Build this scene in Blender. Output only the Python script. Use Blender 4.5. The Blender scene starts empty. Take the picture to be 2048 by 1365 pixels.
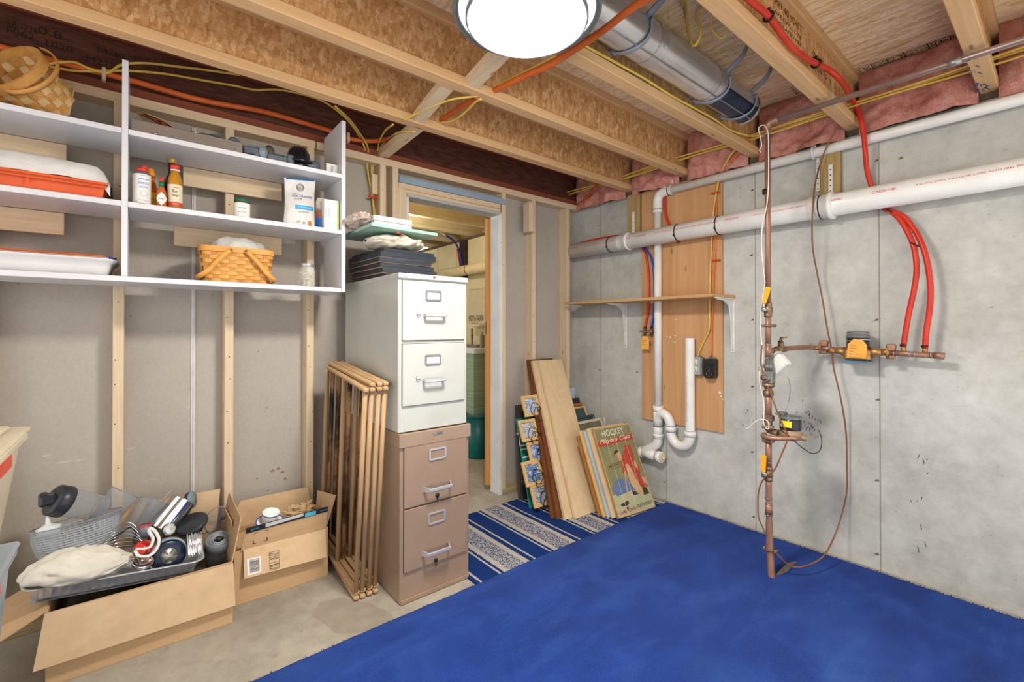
import bpy, bmesh, math, random
from mathutils import Vector, Matrix, Euler
SC = bpy.context.scene
COL = SC.collection
R = math.radians
random.seed(7)

# ---------------------------------------------------------------- camera
CAM = Vector((-2.88, -2.625, 1.22))
YAW, PITCH, FPX, SHY = R(39.1), R(.35), 910.2, -32.2
cd = bpy.data.cameras.new('camera')
cam = bpy.data.objects.new('camera', cd)
COL.objects.link(cam)
cam.location = CAM
cam.rotation_euler = (R(90) + PITCH, 0, -YAW)
cd.sensor_width = 36
cd.lens = FPX * 36 / 2048
cd.shift_y = SHY / 2048
cd.clip_start = .02
SC.camera = cam

# ---------------------------------------------------------------- world and exposure
w = bpy.data.worlds.new('world'); SC.world = w; w.use_nodes = True
w.node_tree.nodes['Background'].inputs[0].default_value = (1, .975, .94, 1)
w.node_tree.nodes['Background'].inputs[1].default_value = 1.85
SC.view_settings.view_transform = 'Standard'
SC.view_settings.look = 'None'
SC.view_settings.gamma = 1
SC.view_settings.use_curve_mapping = False
SC.view_settings.exposure = 0.0
SC.cycles.max_bounces = 6; SC.cycles.diffuse_bounces = 3; SC.cycles.glossy_bounces = 3; SC.cycles.transmission_bounces = 6; SC.cycles.transparent_max_bounces = 8
SC.cycles.caustics_reflective = False; SC.cycles.caustics_refractive = False
SC.cycles.adaptive_threshold = .04; SC.cycles.use_light_tree = False
LAMP = 185.0        # strength of the frosted lamp glass

# ---------------------------------------------------------------- measuring: a point of the photograph on a real plane
_f0 = Vector((math.sin(YAW), math.cos(YAW), 0)); _rt = Vector((math.cos(YAW), -math.sin(YAW), 0)); _u0 = Vector((0, 0, 1))
_fw = _f0 * math.cos(PITCH) + _u0 * math.sin(PITCH); _up = _u0 * math.cos(PITCH) - _f0 * math.sin(PITCH)
def at(px, py, X=None, Y=None, Z=None):
    d = _fw + _rt * ((px - 1024) / FPX) - _up * ((py - 682.5 - SHY) / FPX)
    if X is not None: t = (X - CAM.x) / d.x
    elif Y is not None: t = (Y - CAM.y) / d.y
    else: t = (Z - CAM.z) / d.z
    return CAM + d * t

# ---------------------------------------------------------------- materials
def lin(c):
    if isinstance(c, str):
        c = c.lstrip('#'); c = [int(c[i:i + 2], 16) / 255 for i in (0, 2, 4)]
        c = [x / 12.92 if x <= .04045 else ((x + .055) / 1.055) ** 2.4 for x in c]
    return (c[0], c[1], c[2], 1)
MATS = {}
class NT:
    def __init__(s, name):
        s.m = bpy.data.materials.new(name); s.m.use_nodes = True; s.t = s.m.node_tree
        s.b = s.t.nodes['Principled BSDF']; s.out = s.t.nodes['Material Output']
    def n(s, ty, props=None, **ins):
        x = s.t.nodes.new(ty)
        for k, v in (props or {}).items(): setattr(x, k, v)
        for k, v in ins.items():
            k = int(k[1:]) if k[0] == 'i' and k[1:].isdigit() else k.replace('_', ' ')
            s.set(x.inputs[k], v)
        return x
    def set(s, sock, v):
        if hasattr(v, 'is_linked') or hasattr(v, 'links'): s.t.links.new(v, sock)
        else: sock.default_value = v
    def ramp(s, fac, stops, mode='LINEAR'):
        r = s.t.nodes.new('ShaderNodeValToRGB'); cr = r.color_ramp; cr.interpolation = mode
        while len(cr.elements) < len(stops): cr.elements.new(.5)
        for e, (p, c) in zip(cr.elements, stops): e.position = p; e.color = lin(c)
        s.t.links.new(fac, r.inputs[0]); return r.outputs[0]
    def mix(s, f, a, b, mode='MIX'):
        x = s.t.nodes.new('ShaderNodeMix'); x.data_type = 'RGBA'; x.blend_type = mode
        for i, v in ((0, f), (6, a), (7, b)):
            if isinstance(v, (str, tuple)) and i: v = lin(v)
            s.set(x.inputs[i], v)
        return x.outputs[2]
    def coord(s, sc=(1, 1, 1), rot=(0, 0, 0)):
        tc = s.n('ShaderNodeTexCoord'); mp = s.n('ShaderNodeMapping', Vector=tc.outputs['Object'])
        mp.inputs['Scale'].default_value = sc; mp.inputs['Rotation'].default_value = rot
        return mp.outputs[0]
    def noise(s, v, scale=5, detail=5, rough=.55, dist=0):
        x = s.n('ShaderNodeTexNoise', Vector=v); x.inputs['Scale'].default_value = scale; x.inputs['Detail'].default_value = detail
        x.inputs['Roughness'].default_value = rough; x.inputs['Distortion'].default_value = dist
        return x.outputs[0]
    def bump(s, h, st=.2, dist=.01):
        x = s.n('ShaderNodeBump', Height=h); x.inputs['Strength'].default_value = st; x.inputs['Distance'].default_value = dist
        s.t.links.new(x.outputs[0], s.b.inputs['Normal'])
    def fin(s, color, rough=.6, metal=0, spec=.4):
        s.set(s.b.inputs['Base Color'], lin(color) if isinstance(color, (str, tuple)) else color)
        s.b.inputs['Roughness'].default_value = rough; s.b.inputs['Metallic'].default_value = metal
        s.b.inputs['Specular IOR Level'].default_value = spec
        MATS[s.m.name] = s.m; return s.m
def M(name, c1, c2=None, sc=9, st=(1, 1, 1), rough=.6, metal=0, bump=0, spec=.4, lo=.35, hi=.68, trans=0, ior=1.45, alpha=1, sub=0, coat=0):
    if name in MATS: return MATS[name]
    t = NT(name)
    if c2 is None:
        a = lin(c1); c2 = tuple(min(1, x * .86) for x in a[:3])
    v = t.coord(st); nz = t.noise(v, sc, 6)
    col = t.ramp(nz, [(lo, c1), (hi, c2)])
    if bump: t.bump(nz, bump, .01)
    m = t.fin(col, rough, metal, spec)
    t.b.inputs['Transmission Weight'].default_value = trans; t.b.inputs['IOR'].default_value = ior
    t.b.inputs['Alpha'].default_value = alpha; t.b.inputs['Coat Weight'].default_value = coat
    if sub: t.b.inputs['Subsurface Weight'].default_value = sub; t.b.inputs['Subsurface Scale'].default_value = .02
    return m
def wood(name, c1, c2, dark, axis='z', rough=.65, knots=True, fine=70):
    if name in MATS: return MATS[name]
    t = NT(name); s = .05
    st = {'x': (s, 1, 1), 'y': (1, s, 1), 'z': (1, 1, s)}[axis]
    v = t.coord(st)
    g = t.noise(v, fine, 6, .6, .3); g2 = t.noise(v, 14, 3, .5, .8)
    col = t.ramp(g, [(.3, c1), (.7, c2)])
    col = t.mix(t.ramp(g2, [(.52, '000000'), (.72, '777777')]), col, dark)
    if knots:
        kv = t.coord({'x': (3.4, 13, 13), 'y': (13, 3.4, 13), 'z': (13, 13, 3.4)}[axis])
        vo = t.n('ShaderNodeTexVoronoi', Vector=kv); vo.inputs['Scale'].default_value = 1.0
        kn = t.ramp(vo.outputs['Distance'], [(.05, 'dddddd'), (.10, '000000')])
        col = t.mix(kn, col, tuple(x * .45 for x in lin(dark)[:3]))
    t.bump(g, .12, .004)
    return t.fin(col, rough, 0, .3)
def osb(name, stops, rot=0, sc=(26, 90, 60), ry=0):
    """strand board: elongated flakes of differing tone with thin dark edges"""
    if name in MATS: return MATS[name]
    t = NT(name)
    nz = t.n('ShaderNodeTexNoise', Vector=t.coord((7, 7, 7))); nz.inputs['Detail'].default_value = 2
    def flakes(k, rr):
        add = t.n('ShaderNodeVectorMath', {'operation': 'MULTIPLY_ADD'}, i0=nz.outputs['Color'], i1=(1.6, 1.6, 1.6), i2=t.coord(tuple(x * k for x in sc), (0, ry, rot + rr)))
        vo = t.n('ShaderNodeTexVoronoi', Vector=add.outputs[0]); vo.inputs['Scale'].default_value = 1
        return t.n('ShaderNodeSeparateColor', Color=vo.outputs['Color']).outputs[0]
    f1 = flakes(1, .12); f2 = flakes(1.7, -.2)
    col = t.mix(.45, t.ramp(f1, stops), t.ramp(f2, stops))
    gr = t.noise(t.coord(tuple(x * y for x, y in zip(sc, (.5, 2.2, 2.2))), (0, ry, rot)), 1.6, 3)
    col = t.mix(t.ramp(gr, [(.60, '000000'), (.72, '8a8a8a')]), col, tuple(x * .35 for x in lin(stops[0][1])[:3]))
    t.bump(f1, .2, .004)
    return t.fin(col, .75, 0, .2)
def clear(name, tint, grey, lo=.06, hi=.75):
    """thin clear plastic: see-through face on, greyer and glossier at grazing angles"""
    if name in MATS: return MATS[name]
    t = NT(name); lw = t.n('ShaderNodeLayerWeight'); lw.inputs['Blend'].default_value = .45
    nz = t.noise(t.coord(), 6, 2); f = t.ramp(lw.outputs['Facing'], [(.0, (lo,) * 3), (.6, (lo * 2.2,) * 3), (1, (hi,) * 3)])
    tr = t.n('ShaderNodeBsdfTransparent'); tr.inputs[0].default_value = lin(tint)
    t.fin(t.ramp(nz, [(.3, grey), (.7, grey)]), .07, 0, .6)
    mx = t.n('ShaderNodeMixShader', i0=f, i1=tr.outputs[0], i2=t.b.outputs[0]); t.t.links.new(mx.outputs[0], t.out.inputs[0])
    return t.m
def glow(name, color, strength):
    t = NT(name); t.b.inputs['Emission Color'].default_value = lin(color); t.b.inputs['Emission Strength'].default_value = strength
    nz = t.noise(t.coord(), 3, 2)
    return t.fin(t.ramp(nz, [(.3, 'f4f4f4'), (.7, 'ffffff')]), .4)

# ---------------------------------------------------------------- meshes
class MB:
    """collects shapes (world coordinates) that become one mesh object"""
    def __init__(s): s.v = []; s.f = []; s.sm = []; s.M = Matrix(); s.mi = []; s.cur = 0
    def add(s, vs, fs, smooth=False):
        o = len(s.v); s.v += [s.M @ Vector(v) for v in vs]
        for f in fs: s.f.append([i + o for i in f]); s.sm.append(smooth); s.mi.append(s.cur)
        return s
    def box(s, a, b, bev=0):
        a = Vector(a); b = Vector(b)
        lo = Vector((min(a.x, b.x), min(a.y, b.y), min(a.z, b.z))); hi = Vector((max(a.x, b.x), max(a.y, b.y), max(a.z, b.z)))
        if bev <= 0:
            vs = [(x, y, z) for x in (lo.x, hi.x) for y in (lo.y, hi.y) for z in (lo.z, hi.z)]
            return s.add(vs, [(0, 1, 3, 2), (4, 6, 7, 5), (0, 4, 5, 1), (2, 3, 7, 6), (0, 2, 6, 4), (1, 5, 7, 3)])
        bev = min(bev, (hi.x - lo.x) * .49, (hi.y - lo.y) * .49, (hi.z - lo.z) * .49)
        vs = []; idx = {}
        for sx in (0, 1):
            for sy in (0, 1):
                for sz in (0, 1):
                    c = [hi[i] if q else lo[i] for i, q in enumerate((sx, sy, sz))]
                    sg = [-1 if q else 1 for q in (sx, sy, sz)]
                    for ax in range(3):
                        p = [c[i] + (0 if i == ax else sg[i] * bev) for i in range(3)]
                        idx[(sx, sy, sz, ax)] = len(vs); vs.append(p)
        fs = []
        for ax in range(3):
            for q in (0, 1):
                o = [i for i in range(3) if i != ax]; ring = []
                for u, w_ in ((0, 0), (1, 0), (1, 1), (0, 1)):
                    k = [0, 0, 0]; k[ax] = q; k[o[0]] = u; k[o[1]] = w_
                    ring.append(idx[(*k, ax)])
                fs.append(ring)
        for ax in range(3):
            o = [i for i in range(3) if i != ax]
            for u in (0, 1):
                for w_ in (0, 1):
                    def k(q, a2):
                        t = [0, 0, 0]; t[ax] = q; t[o[0]] = u; t[o[1]] = w_; return idx[(*t, a2)]
                    fs.append([k(0, o[0]), k(1, o[0]), k(1, o[1]), k(0, o[1])])
        for sx in (0, 1):
            for sy in (0, 1):
                for sz in (0, 1): fs.append([idx[(sx, sy, sz, i)] for i in range(3)])
        return s.add(vs, fs)
    def prism(s, poly, d, smooth=False):
        """poly: list of 3-D points (planar); d: extrusion vector"""
        n = len(poly); d = Vector(d); vs = [Vector(p) for p in poly] + [Vector(p) + d for p in poly]
        return s.add(vs, [list(range(n))[::-1], list(range(n, 2 * n))]) if False else s.add(vs, [list(range(n))[::-1], list(range(n, 2 * n))] + [(i, (i + 1) % n, n + (i + 1) % n, n + i) for i in range(n)], smooth)
    def tube(s, pts, r, n=10, cap=True, flat=None):
        """pts: polyline, r: radius or list; flat=(a,b): elliptical section scale"""
        pts = [Vector(p) for p in pts]; k = len(pts)
        rs = r if isinstance(r, (list, tuple)) else [r] * k
        t0 = (pts[1] - pts[0]).normalized()
        up = Vector((0, 0, 1)) if abs(t0.z) < .9 else Vector((1, 0, 0))
        a = t0.cross(up).normalized(); vs = []
        for i, p in enumerate(pts):
            t = (pts[min(i + 1, k - 1)] - pts[max(i - 1, 0)]).normalized()
            a = (a - t * a.dot(t)).normalized(); b = t.cross(a)
            for j in range(n):
                th = 2 * math.pi * j / n
                fa, fb = flat or (1, 1)
                vs.append(p + (a * math.cos(th) * fa + b * math.sin(th) * fb) * rs[i])
        fs = [(i * n + j, i * n + (j + 1) % n, (i + 1) * n + (j + 1) % n, (i + 1) * n + j) for i in range(k - 1) for j in range(n)]
        s.add(vs, fs, True)
        if cap:
            o = len(s.v) - len(vs)
            s.f.append([o + j for j in range(n)][::-1]); s.f.append([o + (k - 1) * n + j for j in range(n)]); s.sm += [False, False]; s.mi += [s.cur] * 2
        return s
    def lathe(s, prof, c=(0, 0, 0), n=24, axis=(0, 0, 1), smooth=True, flip=False, cap=True):
        """prof: [(radius, height)...] along axis from c"""
        ax = Vector(axis).normalized(); up = Vector((0, 0, 1)) if abs(ax.z) < .9 else Vector((1, 0, 0))
        a = ax.cross(up).normalized(); b = ax.cross(a); c = Vector(c); vs = []
        for r, h in prof:
            for j in range(n):
                th = 2 * math.pi * j / n
                vs.append(c + ax * h + (a * math.cos(th) + b * math.sin(th)) * max(r, 1e-5))
        fs = [(i * n + j, i * n + (j + 1) % n, (i + 1) * n + (j + 1) % n, (i + 1) * n + j) for i in range(len(prof) - 1) for j in range(n)]
        s.add(vs, fs, smooth)
        if cap:
            o = len(s.v) - len(vs)
            for e in (0, len(prof) - 1):
                if prof[e][0] > 1e-4:
                    s.f.append([o + e * n + j for j in range(n)]); s.sm.append(False); s.mi.append(s.cur)
        return s
    def grid(s, fn, nu, nv, smooth=True, closeu=False):
        vs = [fn(i / (nu if closeu else nu - 1), j / (nv - 1)) for j in range(nv) for i in range(nu)]
        fs = []
        for j in range(nv - 1):
            for i in range(nu if closeu else nu - 1):
                fs.append((j * nu + i, j * nu + (i + 1) % nu, (j + 1) * nu + (i + 1) % nu, (j + 1) * nu + i))
        return s.add(vs, fs, smooth)
    def ball(s, c, r, n=12, m=8):
        c = Vector(c); r = Vector(r) if isinstance(r, (tuple, list, Vector)) else Vector((r, r, r))
        return s.grid(lambda u, v: c + Vector((r.x * math.cos(6.28318 * u) * math.sin(math.pi * (.001 + v * .998)), r.y * math.sin(6.28318 * u) * math.sin(math.pi * (.001 + v * .998)), r.z * math.cos(math.pi * v))), n, m, True, True)
    def base(s):
        xs = [v.x for v in s.v]; ys = [v.y for v in s.v]; zs = [v.z for v in s.v]
        return Vector(((min(xs) + max(xs)) / 2, (min(ys) + max(ys)) / 2, min(zs)))
    def build(s, name, mat, parent=None, origin=None, **tags):
        if origin is None: origin = wloc(parent) if parent is not None else s.base()
        me = bpy.data.meshes.new(name)
        me.from_pydata([tuple(v - origin) for v in s.v], [], s.f)
        mats = mat if isinstance(mat, (list, tuple)) else [mat]
        for m in mats: me.materials.append(m)
        me.polygons.foreach_set('use_smooth', s.sm)
        if len(mats) > 1: me.polygons.foreach_set('material_index', s.mi)
        bm = bmesh.new(); bm.from_mesh(me); bmesh.ops.recalc_face_normals(bm, faces=bm.faces); bm.to_mesh(me); bm.free()
        me.update()
        o = bpy.data.objects.new(name, me); COL.objects.link(o)
        if parent is not None:
            o.parent = parent; o.location = origin - wloc(parent)
        else: o.location = origin
        for k, v in tags.items(): o[k] = v
        return o
def wloc(o):
    p = Vector((0, 0, 0))
    while o is not None: p = p + o.location; o = o.parent
    return p
def T(name, label, cat, loc, group=None):
    o = bpy.data.objects.new(name, None); COL.objects.link(o); o.location = Vector(loc); o.empty_display_size = .05
    o['label'] = label; o['category'] = cat
    if group: o['group'] = group
    return o
def tag(o, label, cat, group=None):
    o['label'] = label; o['category'] = cat
    if group: o['group'] = group
    return o
def S(name, loc=(0, 0, 0)):
    o = bpy.data.objects.new(name, None); COL.objects.link(o); o.location = Vector(loc); o['kind'] = 'structure'; o.empty_display_size = .05
    return o
def copy_tree(o, loc=None, parent=None, label=None):
    c = o.copy(); COL.objects.link(c); c.parent = parent
    if loc is not None: c.location = Vector(loc)
    if label: c['label'] = label
    for ch in list(o.children): copy_tree(ch, None, c)
    return c
def smoothpath(pts, sub=6):
    """Catmull-Rom through the points"""
    pts = [Vector(p) for p in pts]; out = []
    P_ = [pts[0] * 2 - pts[1]] + pts + [pts[-1] * 2 - pts[-2]]
    for i in range(1, len(P_) - 2):
        p0, p1, p2, p3 = P_[i - 1:i + 3]
        for k in range(sub):
            t = k / sub
            out.append(.5 * ((2 * p1) + (p2 - p0) * t + (2 * p0 - 5 * p1 + 4 * p2 - p3) * t * t + (3 * p1 - p0 - 3 * p2 + p3) * t ** 3))
    out.append(pts[-1]); return out
def text(body, o, ux, uy, mat, parent, width=None, height=None, name='lettering', shear=0, fit=False, bold=0):
    """flat printed lettering: lower-left corner o, along ux, up uy (unit vectors)"""
    cu = bpy.data.curves.new('t', 'FONT'); cu.body = body; cu.shear = shear; cu.resolution_u = 3; cu.offset = bold
    ob = bpy.data.objects.new('t', cu); COL.objects.link(ob)
    bpy.context.view_layer.update()
    dg = bpy.context.evaluated_depsgraph_get(); me = bpy.data.meshes.new_from_object(ob.evaluated_get(dg))
    bpy.data.objects.remove(ob); bpy.data.curves.remove(cu)
    vs = [v.co.copy() for v in me.vertices]; fs = [list(p.vertices) for p in me.polygons]
    bpy.data.meshes.remove(me)
    if not vs: return None
    x0 = min(v.x for v in vs); x1 = max(v.x for v in vs); y0 = min(v.y for v in vs); y1 = max(v.y for v in vs)
    kx = width / (x1 - x0) if width else height / (y1 - y0)
    ky = height / (y1 - y0) if height else kx
    if not width: kx = ky
    o = Vector(o); ux = Vector(ux).normalized(); uy = Vector(uy).normalized()
    b = MB(); b.add([o + ux * (v.x - x0) * kx + uy * (v.y - y0) * ky for v in vs], fs)
    return b.build(name, mat, parent)
def frame4(o, ux, uy):
    ux = Vector(ux).normalized(); uy = Vector(uy).normalized(); n = ux.cross(uy)
    m = Matrix((ux, uy, n)).transposed().to_4x4(); m.translation = Vector(o); return m
# ================================================================ materials of the shell
PINEX = wood('pine_along_x', 'dfc9aa', 'd1b590', 'be9e76', 'x')
PINEY = wood('pine_along_y', 'dfc9aa', 'd1b590', 'be9e76', 'y')
PINEZ = wood('pine_along_z', 'decbaf', 'd1b894', 'be9f7a', 'z')
JOISTW = wood('joist_flange_pine', 'dab384', 'c99f6e', 'ab7f50', 'x', fine=50)
TREAT = wood('treated_pine', 'b49a64', '9a8050', '7a6238', 'z')
TREATX = wood('treated_plate', 'b8a684', 'a08d66', '86754c', 'x')
REDW = wood('reddish_flange', '8a4a30', '74382a', '4e2018', 'x', fine=40)
WEB = osb('joist_web_board', [(0, 'a87846'), (.4, 'c2905c'), (.75, 'd6a872'), (1, 'e6c294')], 0, (60, 60, 26), .5)
OSBM = osb('subfloor_board', [(0, 'd2ab7a'), (.35, 'ecc99a'), (.7, 'f6dcb4'), (1, 'fdf0d4')], 0, (58, 8, 40))
DARKW = M('dark_beam_web', '43261c', '663c2c', 40, (.3, 1, 1.6), .7, bump=.2)
PLYD = wood('plywood_tan', 'd0a376', 'bd8c5c', 'a67444', 'z', fine=22, knots=True)
INK = M('black_stamp_ink', '1c1814', '2c241e', 40, rough=.8)
RED_INK = M('red_print', 'd8465a', 'e06070', 60, rough=.7)
BLUE_INK = M('blue_crayon', '2a4f86', '44699c', 60, rough=.8)
def concrete(name, base, dark, light, warm, spots=True, scale=1.0):
    t = NT(name); v = t.coord((scale,) * 3)
    a = t.noise(v, 2.2, 6, .6); b = t.noise(v, 14, 6, .65); c = t.noise(v, 90, 4, .7)
    col = t.ramp(a, [(.32, dark), (.5, base), (.7, light)])
    col = t.mix(.45, col, t.ramp(b, [(.3, dark), (.55, base), (.75, light)]))
    col = t.mix(t.ramp(t.noise(v, 3.4, 4, .6, .5), [(.56, '000000'), (.74, '6a6a6a')]), col, warm)
    if spots:
        sp = t.noise(t.coord((30 * scale, 30 * scale, 46 * scale)), 1, 2)
        col = t.mix(t.ramp(sp, [(.70, '000000'), (.76, '9a9a9a')]), col, '6c675f')
        st = t.noise(t.coord((scale, 2.0 * scale, 26 * scale)), 2.2, 5, .7)
        col = t.mix(t.ramp(st, [(.6, '000000'), (.75, '4c4c4c')]), col, '938d80')
    fs = t.noise(t.coord((40 * scale, 9 * scale, 60 * scale)), 1.5, 3, .7)
    col = t.mix(t.ramp(fs, [(.58, '000000'), (.7, '5c5c5c')]), col, tuple(x * .62 for x in lin(dark)[:3]))
    t.bump(b, .25, .006)
    return t.fin(col, .8, 0, .25)
CONC = concrete('poured_concrete', 'bfbfb8', 'a09f97', 'd2d2cc', 'b6aa94')
FLOORM = concrete('slab_concrete', 'a39c8d', '888172', 'b5aea0', '94836a')
CREAM = M('cream_paint', 'd8cca4', 'cbbd90', 5, rough=.6, bump=.1)
def drywall_mat():
    t = NT('drywall_paper'); v = t.coord()
    a = t.noise(v, 1.6, 4); b = t.noise(t.coord((1, 1, .8)), 90, 3)
    col = t.ramp(a, [(.3, 'aaa298'), (.7, 'b7afa5')])
    col = t.mix(.25, col, t.ramp(b, [(.3, 'a2998e'), (.7, 'bdb6ac')]))
    vo = t.n('ShaderNodeTexVoronoi', Vector=v); vo.inputs['Scale'].default_value = 11
    col = t.mix(t.ramp(vo.outputs['Distance'], [(.035, 'cccccc'), (.055, '000000')]), col, '55493e')
    sc = t.noise(t.coord((2.4, 2, 16)), 1.6, 5, .75)
    col = t.mix(t.ramp(sc, [(.70, '000000'), (.74, '999999')]), col, 'd4ccc2')
    t.bump(b, .06, .004)
    return t.fin(col, .8, 0, .2)
DRY = drywall_mat()
WHITEP = M('white_paint', 'dfe1e2', 'd2d4d6', 6, rough=.45)
BLUEG = M('blue_grey_metal_strip', '9fb4c6', '8ea5b8', 6, rough=.4, metal=.15)
BLACKP = M('black_plastic', '17181a', '242528', 20, rough=.4)
JB, JT = 2.25, 2.53           # underside and top of the joists

# ================================================================ floor, carpet
b = MB(); b.box((-3.95, -3.05, -.1), (.22, 2.9, 0)); f = b.build('floor', FLOORM, kind='structure')

# worn stain on the slab and scuffs on the drywall
STAIN = M('brown_floor_stain', '8a745c', '9a846a', 8, rough=.8, alpha=.16)
b = MB(); sp = [at(*q, Z=.0006) for q in ((640, 1205), (680, 1196), (735, 1206), (775, 1222), (790, 1238), (775, 1258), (730, 1266), (672, 1268), (650, 1250), (622, 1232))]
b.add([tuple(v) for v in sp], [list(range(len(sp)))]); b.build('stain', STAIN, f)

def carpet_mat():
    t = NT('blue_carpet_pile'); v = t.coord()
    a = t.noise(v, 2.6, 4, .6, .6); st = t.noise(t.coord((1.0, 3.2, 1), (0, 0, .35)), 2.4, 5, .6, .4); f_ = t.noise(v, 420, 3, .7); g = t.noise(v, 150, 3, .6)
    col = t.ramp(a, [(.36, '061f62'), (.5, '143c96'), (.66, '3c66ba')])
    col = t.mix(.5, col, t.ramp(st, [(.34, '051c5c'), (.52, '143c96'), (.68, '426cbe')]))
    col = t.mix(.5, col, t.ramp(f_, [(.3, '07246e'), (.55, '1f4ca4'), (.75, '5480d0')]))
    t.bump(t.mix(.5, f_, g), .9, .012)
    m = t.fin(col, .95, 0, .1); t.b.inputs['Sheen Weight'].default_value = .05
    return m
CARPET = carpet_mat()
cx0, cy1 = -3.9, -.843
b = MB()
def carpet_pt(u, v):
    x = cx0 + (-.045 - cx0) * u; y = -3.0 + (cy1 + 3.0) * v
    e = min((1 - u) * 3.85, (1 - v) * 2.16)
    z = .018 - .012 * math.exp(-e / .012) + .0015 * math.sin(x * 7 + y * 3) * math.sin(y * 5)
    if u > .999: x += .006 * math.sin(y * 260) * (1 if True else 0); 
    if v > .999: y += .004 * math.sin(x * 230)
    return (x, y, z)
us = [i / 60 for i in range(60)] + [.985, .99, .994, .997, 1]
vs_ = [i / 60 for i in range(60)] + [.985, .99, .994, .997, 1]
us = sorted(set(us)); vs_ = sorted(set(vs_))
b.grid(lambda u, v: carpet_pt(us[round(u * (len(us) - 1))], vs_[round(v * (len(vs_) - 1))]), len(us), len(vs_))
carpet = b.build('carpet', CARPET)
tag(carpet, 'large plain blue wall to wall carpet remnant on the concrete floor', 'carpet')
# fuzzy tufts along the two cut edges
b = MB(); rnd = random.Random(3)
for i in range(1500):
    if i % 8: p = Vector((-.05 + rnd.uniform(-.012, .006), rnd.uniform(-2.98, cy1), .004))
    else: p = Vector((rnd.uniform(-3.3, -.05), cy1 + rnd.uniform(-.012, -.003), .006))
    d = Vector((rnd.uniform(-.6, .6), rnd.uniform(-.6, .6), 1)).normalized() * rnd.uniform(.008, .016); r_ = .0028
    b.add([p + Vector((r_, 0, 0)), p + Vector((-r_ / 2, r_, 0)), p + Vector((-r_ / 2, -r_, 0)), p + d], [(0, 1, 3), (1, 2, 3), (2, 0, 3)])
b.build('edge_tufts', CARPET, carpet, kind='stuff')

def rug_mat():
    t = NT('striped_rug_weave'); v = t.coord(); sx = t.n('ShaderNodeSeparateXYZ', Vector=v)
    wob = t.noise(t.coord((40, 40, 40)), 2, 3)
    x = t.n('ShaderNodeMath', {'operation': 'MULTIPLY_ADD'}, i0=wob, i1=.012, i2=sx.outputs[0]).outputs[0]
    per = t.n('ShaderNodeMath', {'operation': 'MODULO'}, i0=t.n('ShaderNodeMath', {'operation': 'ADD'}, i0=x, i1=1.507 + .346 * 10).outputs[0], i1=.346).outputs[0]
    nrm = t.n('ShaderNodeMath', {'operation': 'DIVIDE'}, i0=per, i1=.346).outputs[0]
    blue, crm, mixd = '1f458f', 'e6ddd2', '7f93b8'
    base = t.ramp(nrm, [(0, crm), (.032, blue), (.08, crm), (.173, mixd), (.477, crm), (.572, blue), (.660, crm), (.695, blue)], 'CONSTANT')
    msk = t.ramp(nrm, [(0, '000000'), (.173, 'ffffff'), (.477, '000000')], 'CONSTANT')
    fl = t.noise(t.coord((150, 95, 60), (0, 0, .5)), 1.3, 2, .6)
    spk = t.ramp(fl, [(.44, '24498f'), (.48, '5f80b0'), (.52, 'e3dccf'), (.62, 'ece6da')])
    col = t.mix(msk, base, spk)
    fz = t.noise(v, 260, 3, .7)
    col = t.mix(.5, col, t.ramp(fz, [(.3, '5a5a5a'), (.65, 'ffffff')]), 'MULTIPLY')
    t.bump(fz, .9, .012)
    return t.fin(col, .95, 0, .1)
RUG = rug_mat()
rug_pts = [(-1.65, -1.3), (-.05, -1.3), (-.05, -.15), (-1.65, -.15)]
b = MB(); b.prism([(x, y, 0.001) for x, y in rug_pts], (0, 0, .009))
rug = b.build('striped_rug', RUG, origin=Vector((0, 0, 0)))
tag(rug, 'blue and cream striped woven rug tucked under the blue carpet by the doorway', 'rug')

# ================================================================ concrete wall on the right
def groove_wall(name, mat, x0, x1, ya, yb, z0, z1, seams, kind='structure'):
    """poured wall along y at x0 with thin form joints standing proud of the face"""
    b = MB(); b.box((x0, ya, z0), (x1, yb, z1)); o = b.build(name, mat, kind=kind)
    for y in seams:
        s_ = MB(); s_.prism([(x0, y - .0028, z0), (x0 - .002, y, z0), (x0, y + .0028, z0)], (0, 0, z1 - z0)); s_.build('form_joint', SEAM, o)
    return o
SEAM = concrete('joint_concrete', '9a9488', '857f74', 'aca69a', '94886f')
wr = groove_wall('wall_right', CONC, 0, .22, -3.6, .1, 0, 2.222, [at(1512, 900, X=0).y, at(1760.5, 900, X=0).y, at(1201, 560, X=0).y, at(1333, 960, X=0).y])
TIE = M('rusty_tie_hole', '5a5248', '7a6e60', 30, rough=.9)
for px, py in ((1757, 640), (1760, 800), (1758, 962), (1508, 640), (1508, 774), (1507, 905), (1758, 320), (1507, 380), (1506, 510), (1806, 315), (1201, 450), (1331, 965), (1510, 1035), (1758, 1110), (1276, 745), (1201, 740)):
    p = at(px, py, X=0); s_ = MB(); s_.ball((0, p.y + .006, p.z), (.002, .007, .006), 10, 6); s_.ball((0, p.y + .013, p.z - .003), (.0015, .006, .003), 8, 5); s_.build('tie_mark', TIE, wr)
b = MB(); b.box((-.01, -3.6, 2.222), (.22, 2.9, JB)); b.build('sill_plate', M('dark_sill', '6a5a48', '54463a', 20, rough=.9), wr)
b = MB(); b.box((.14, -3.6, JB), (.18, 2.9, JT)); b.build('rim_board', WEB, wr)

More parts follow.
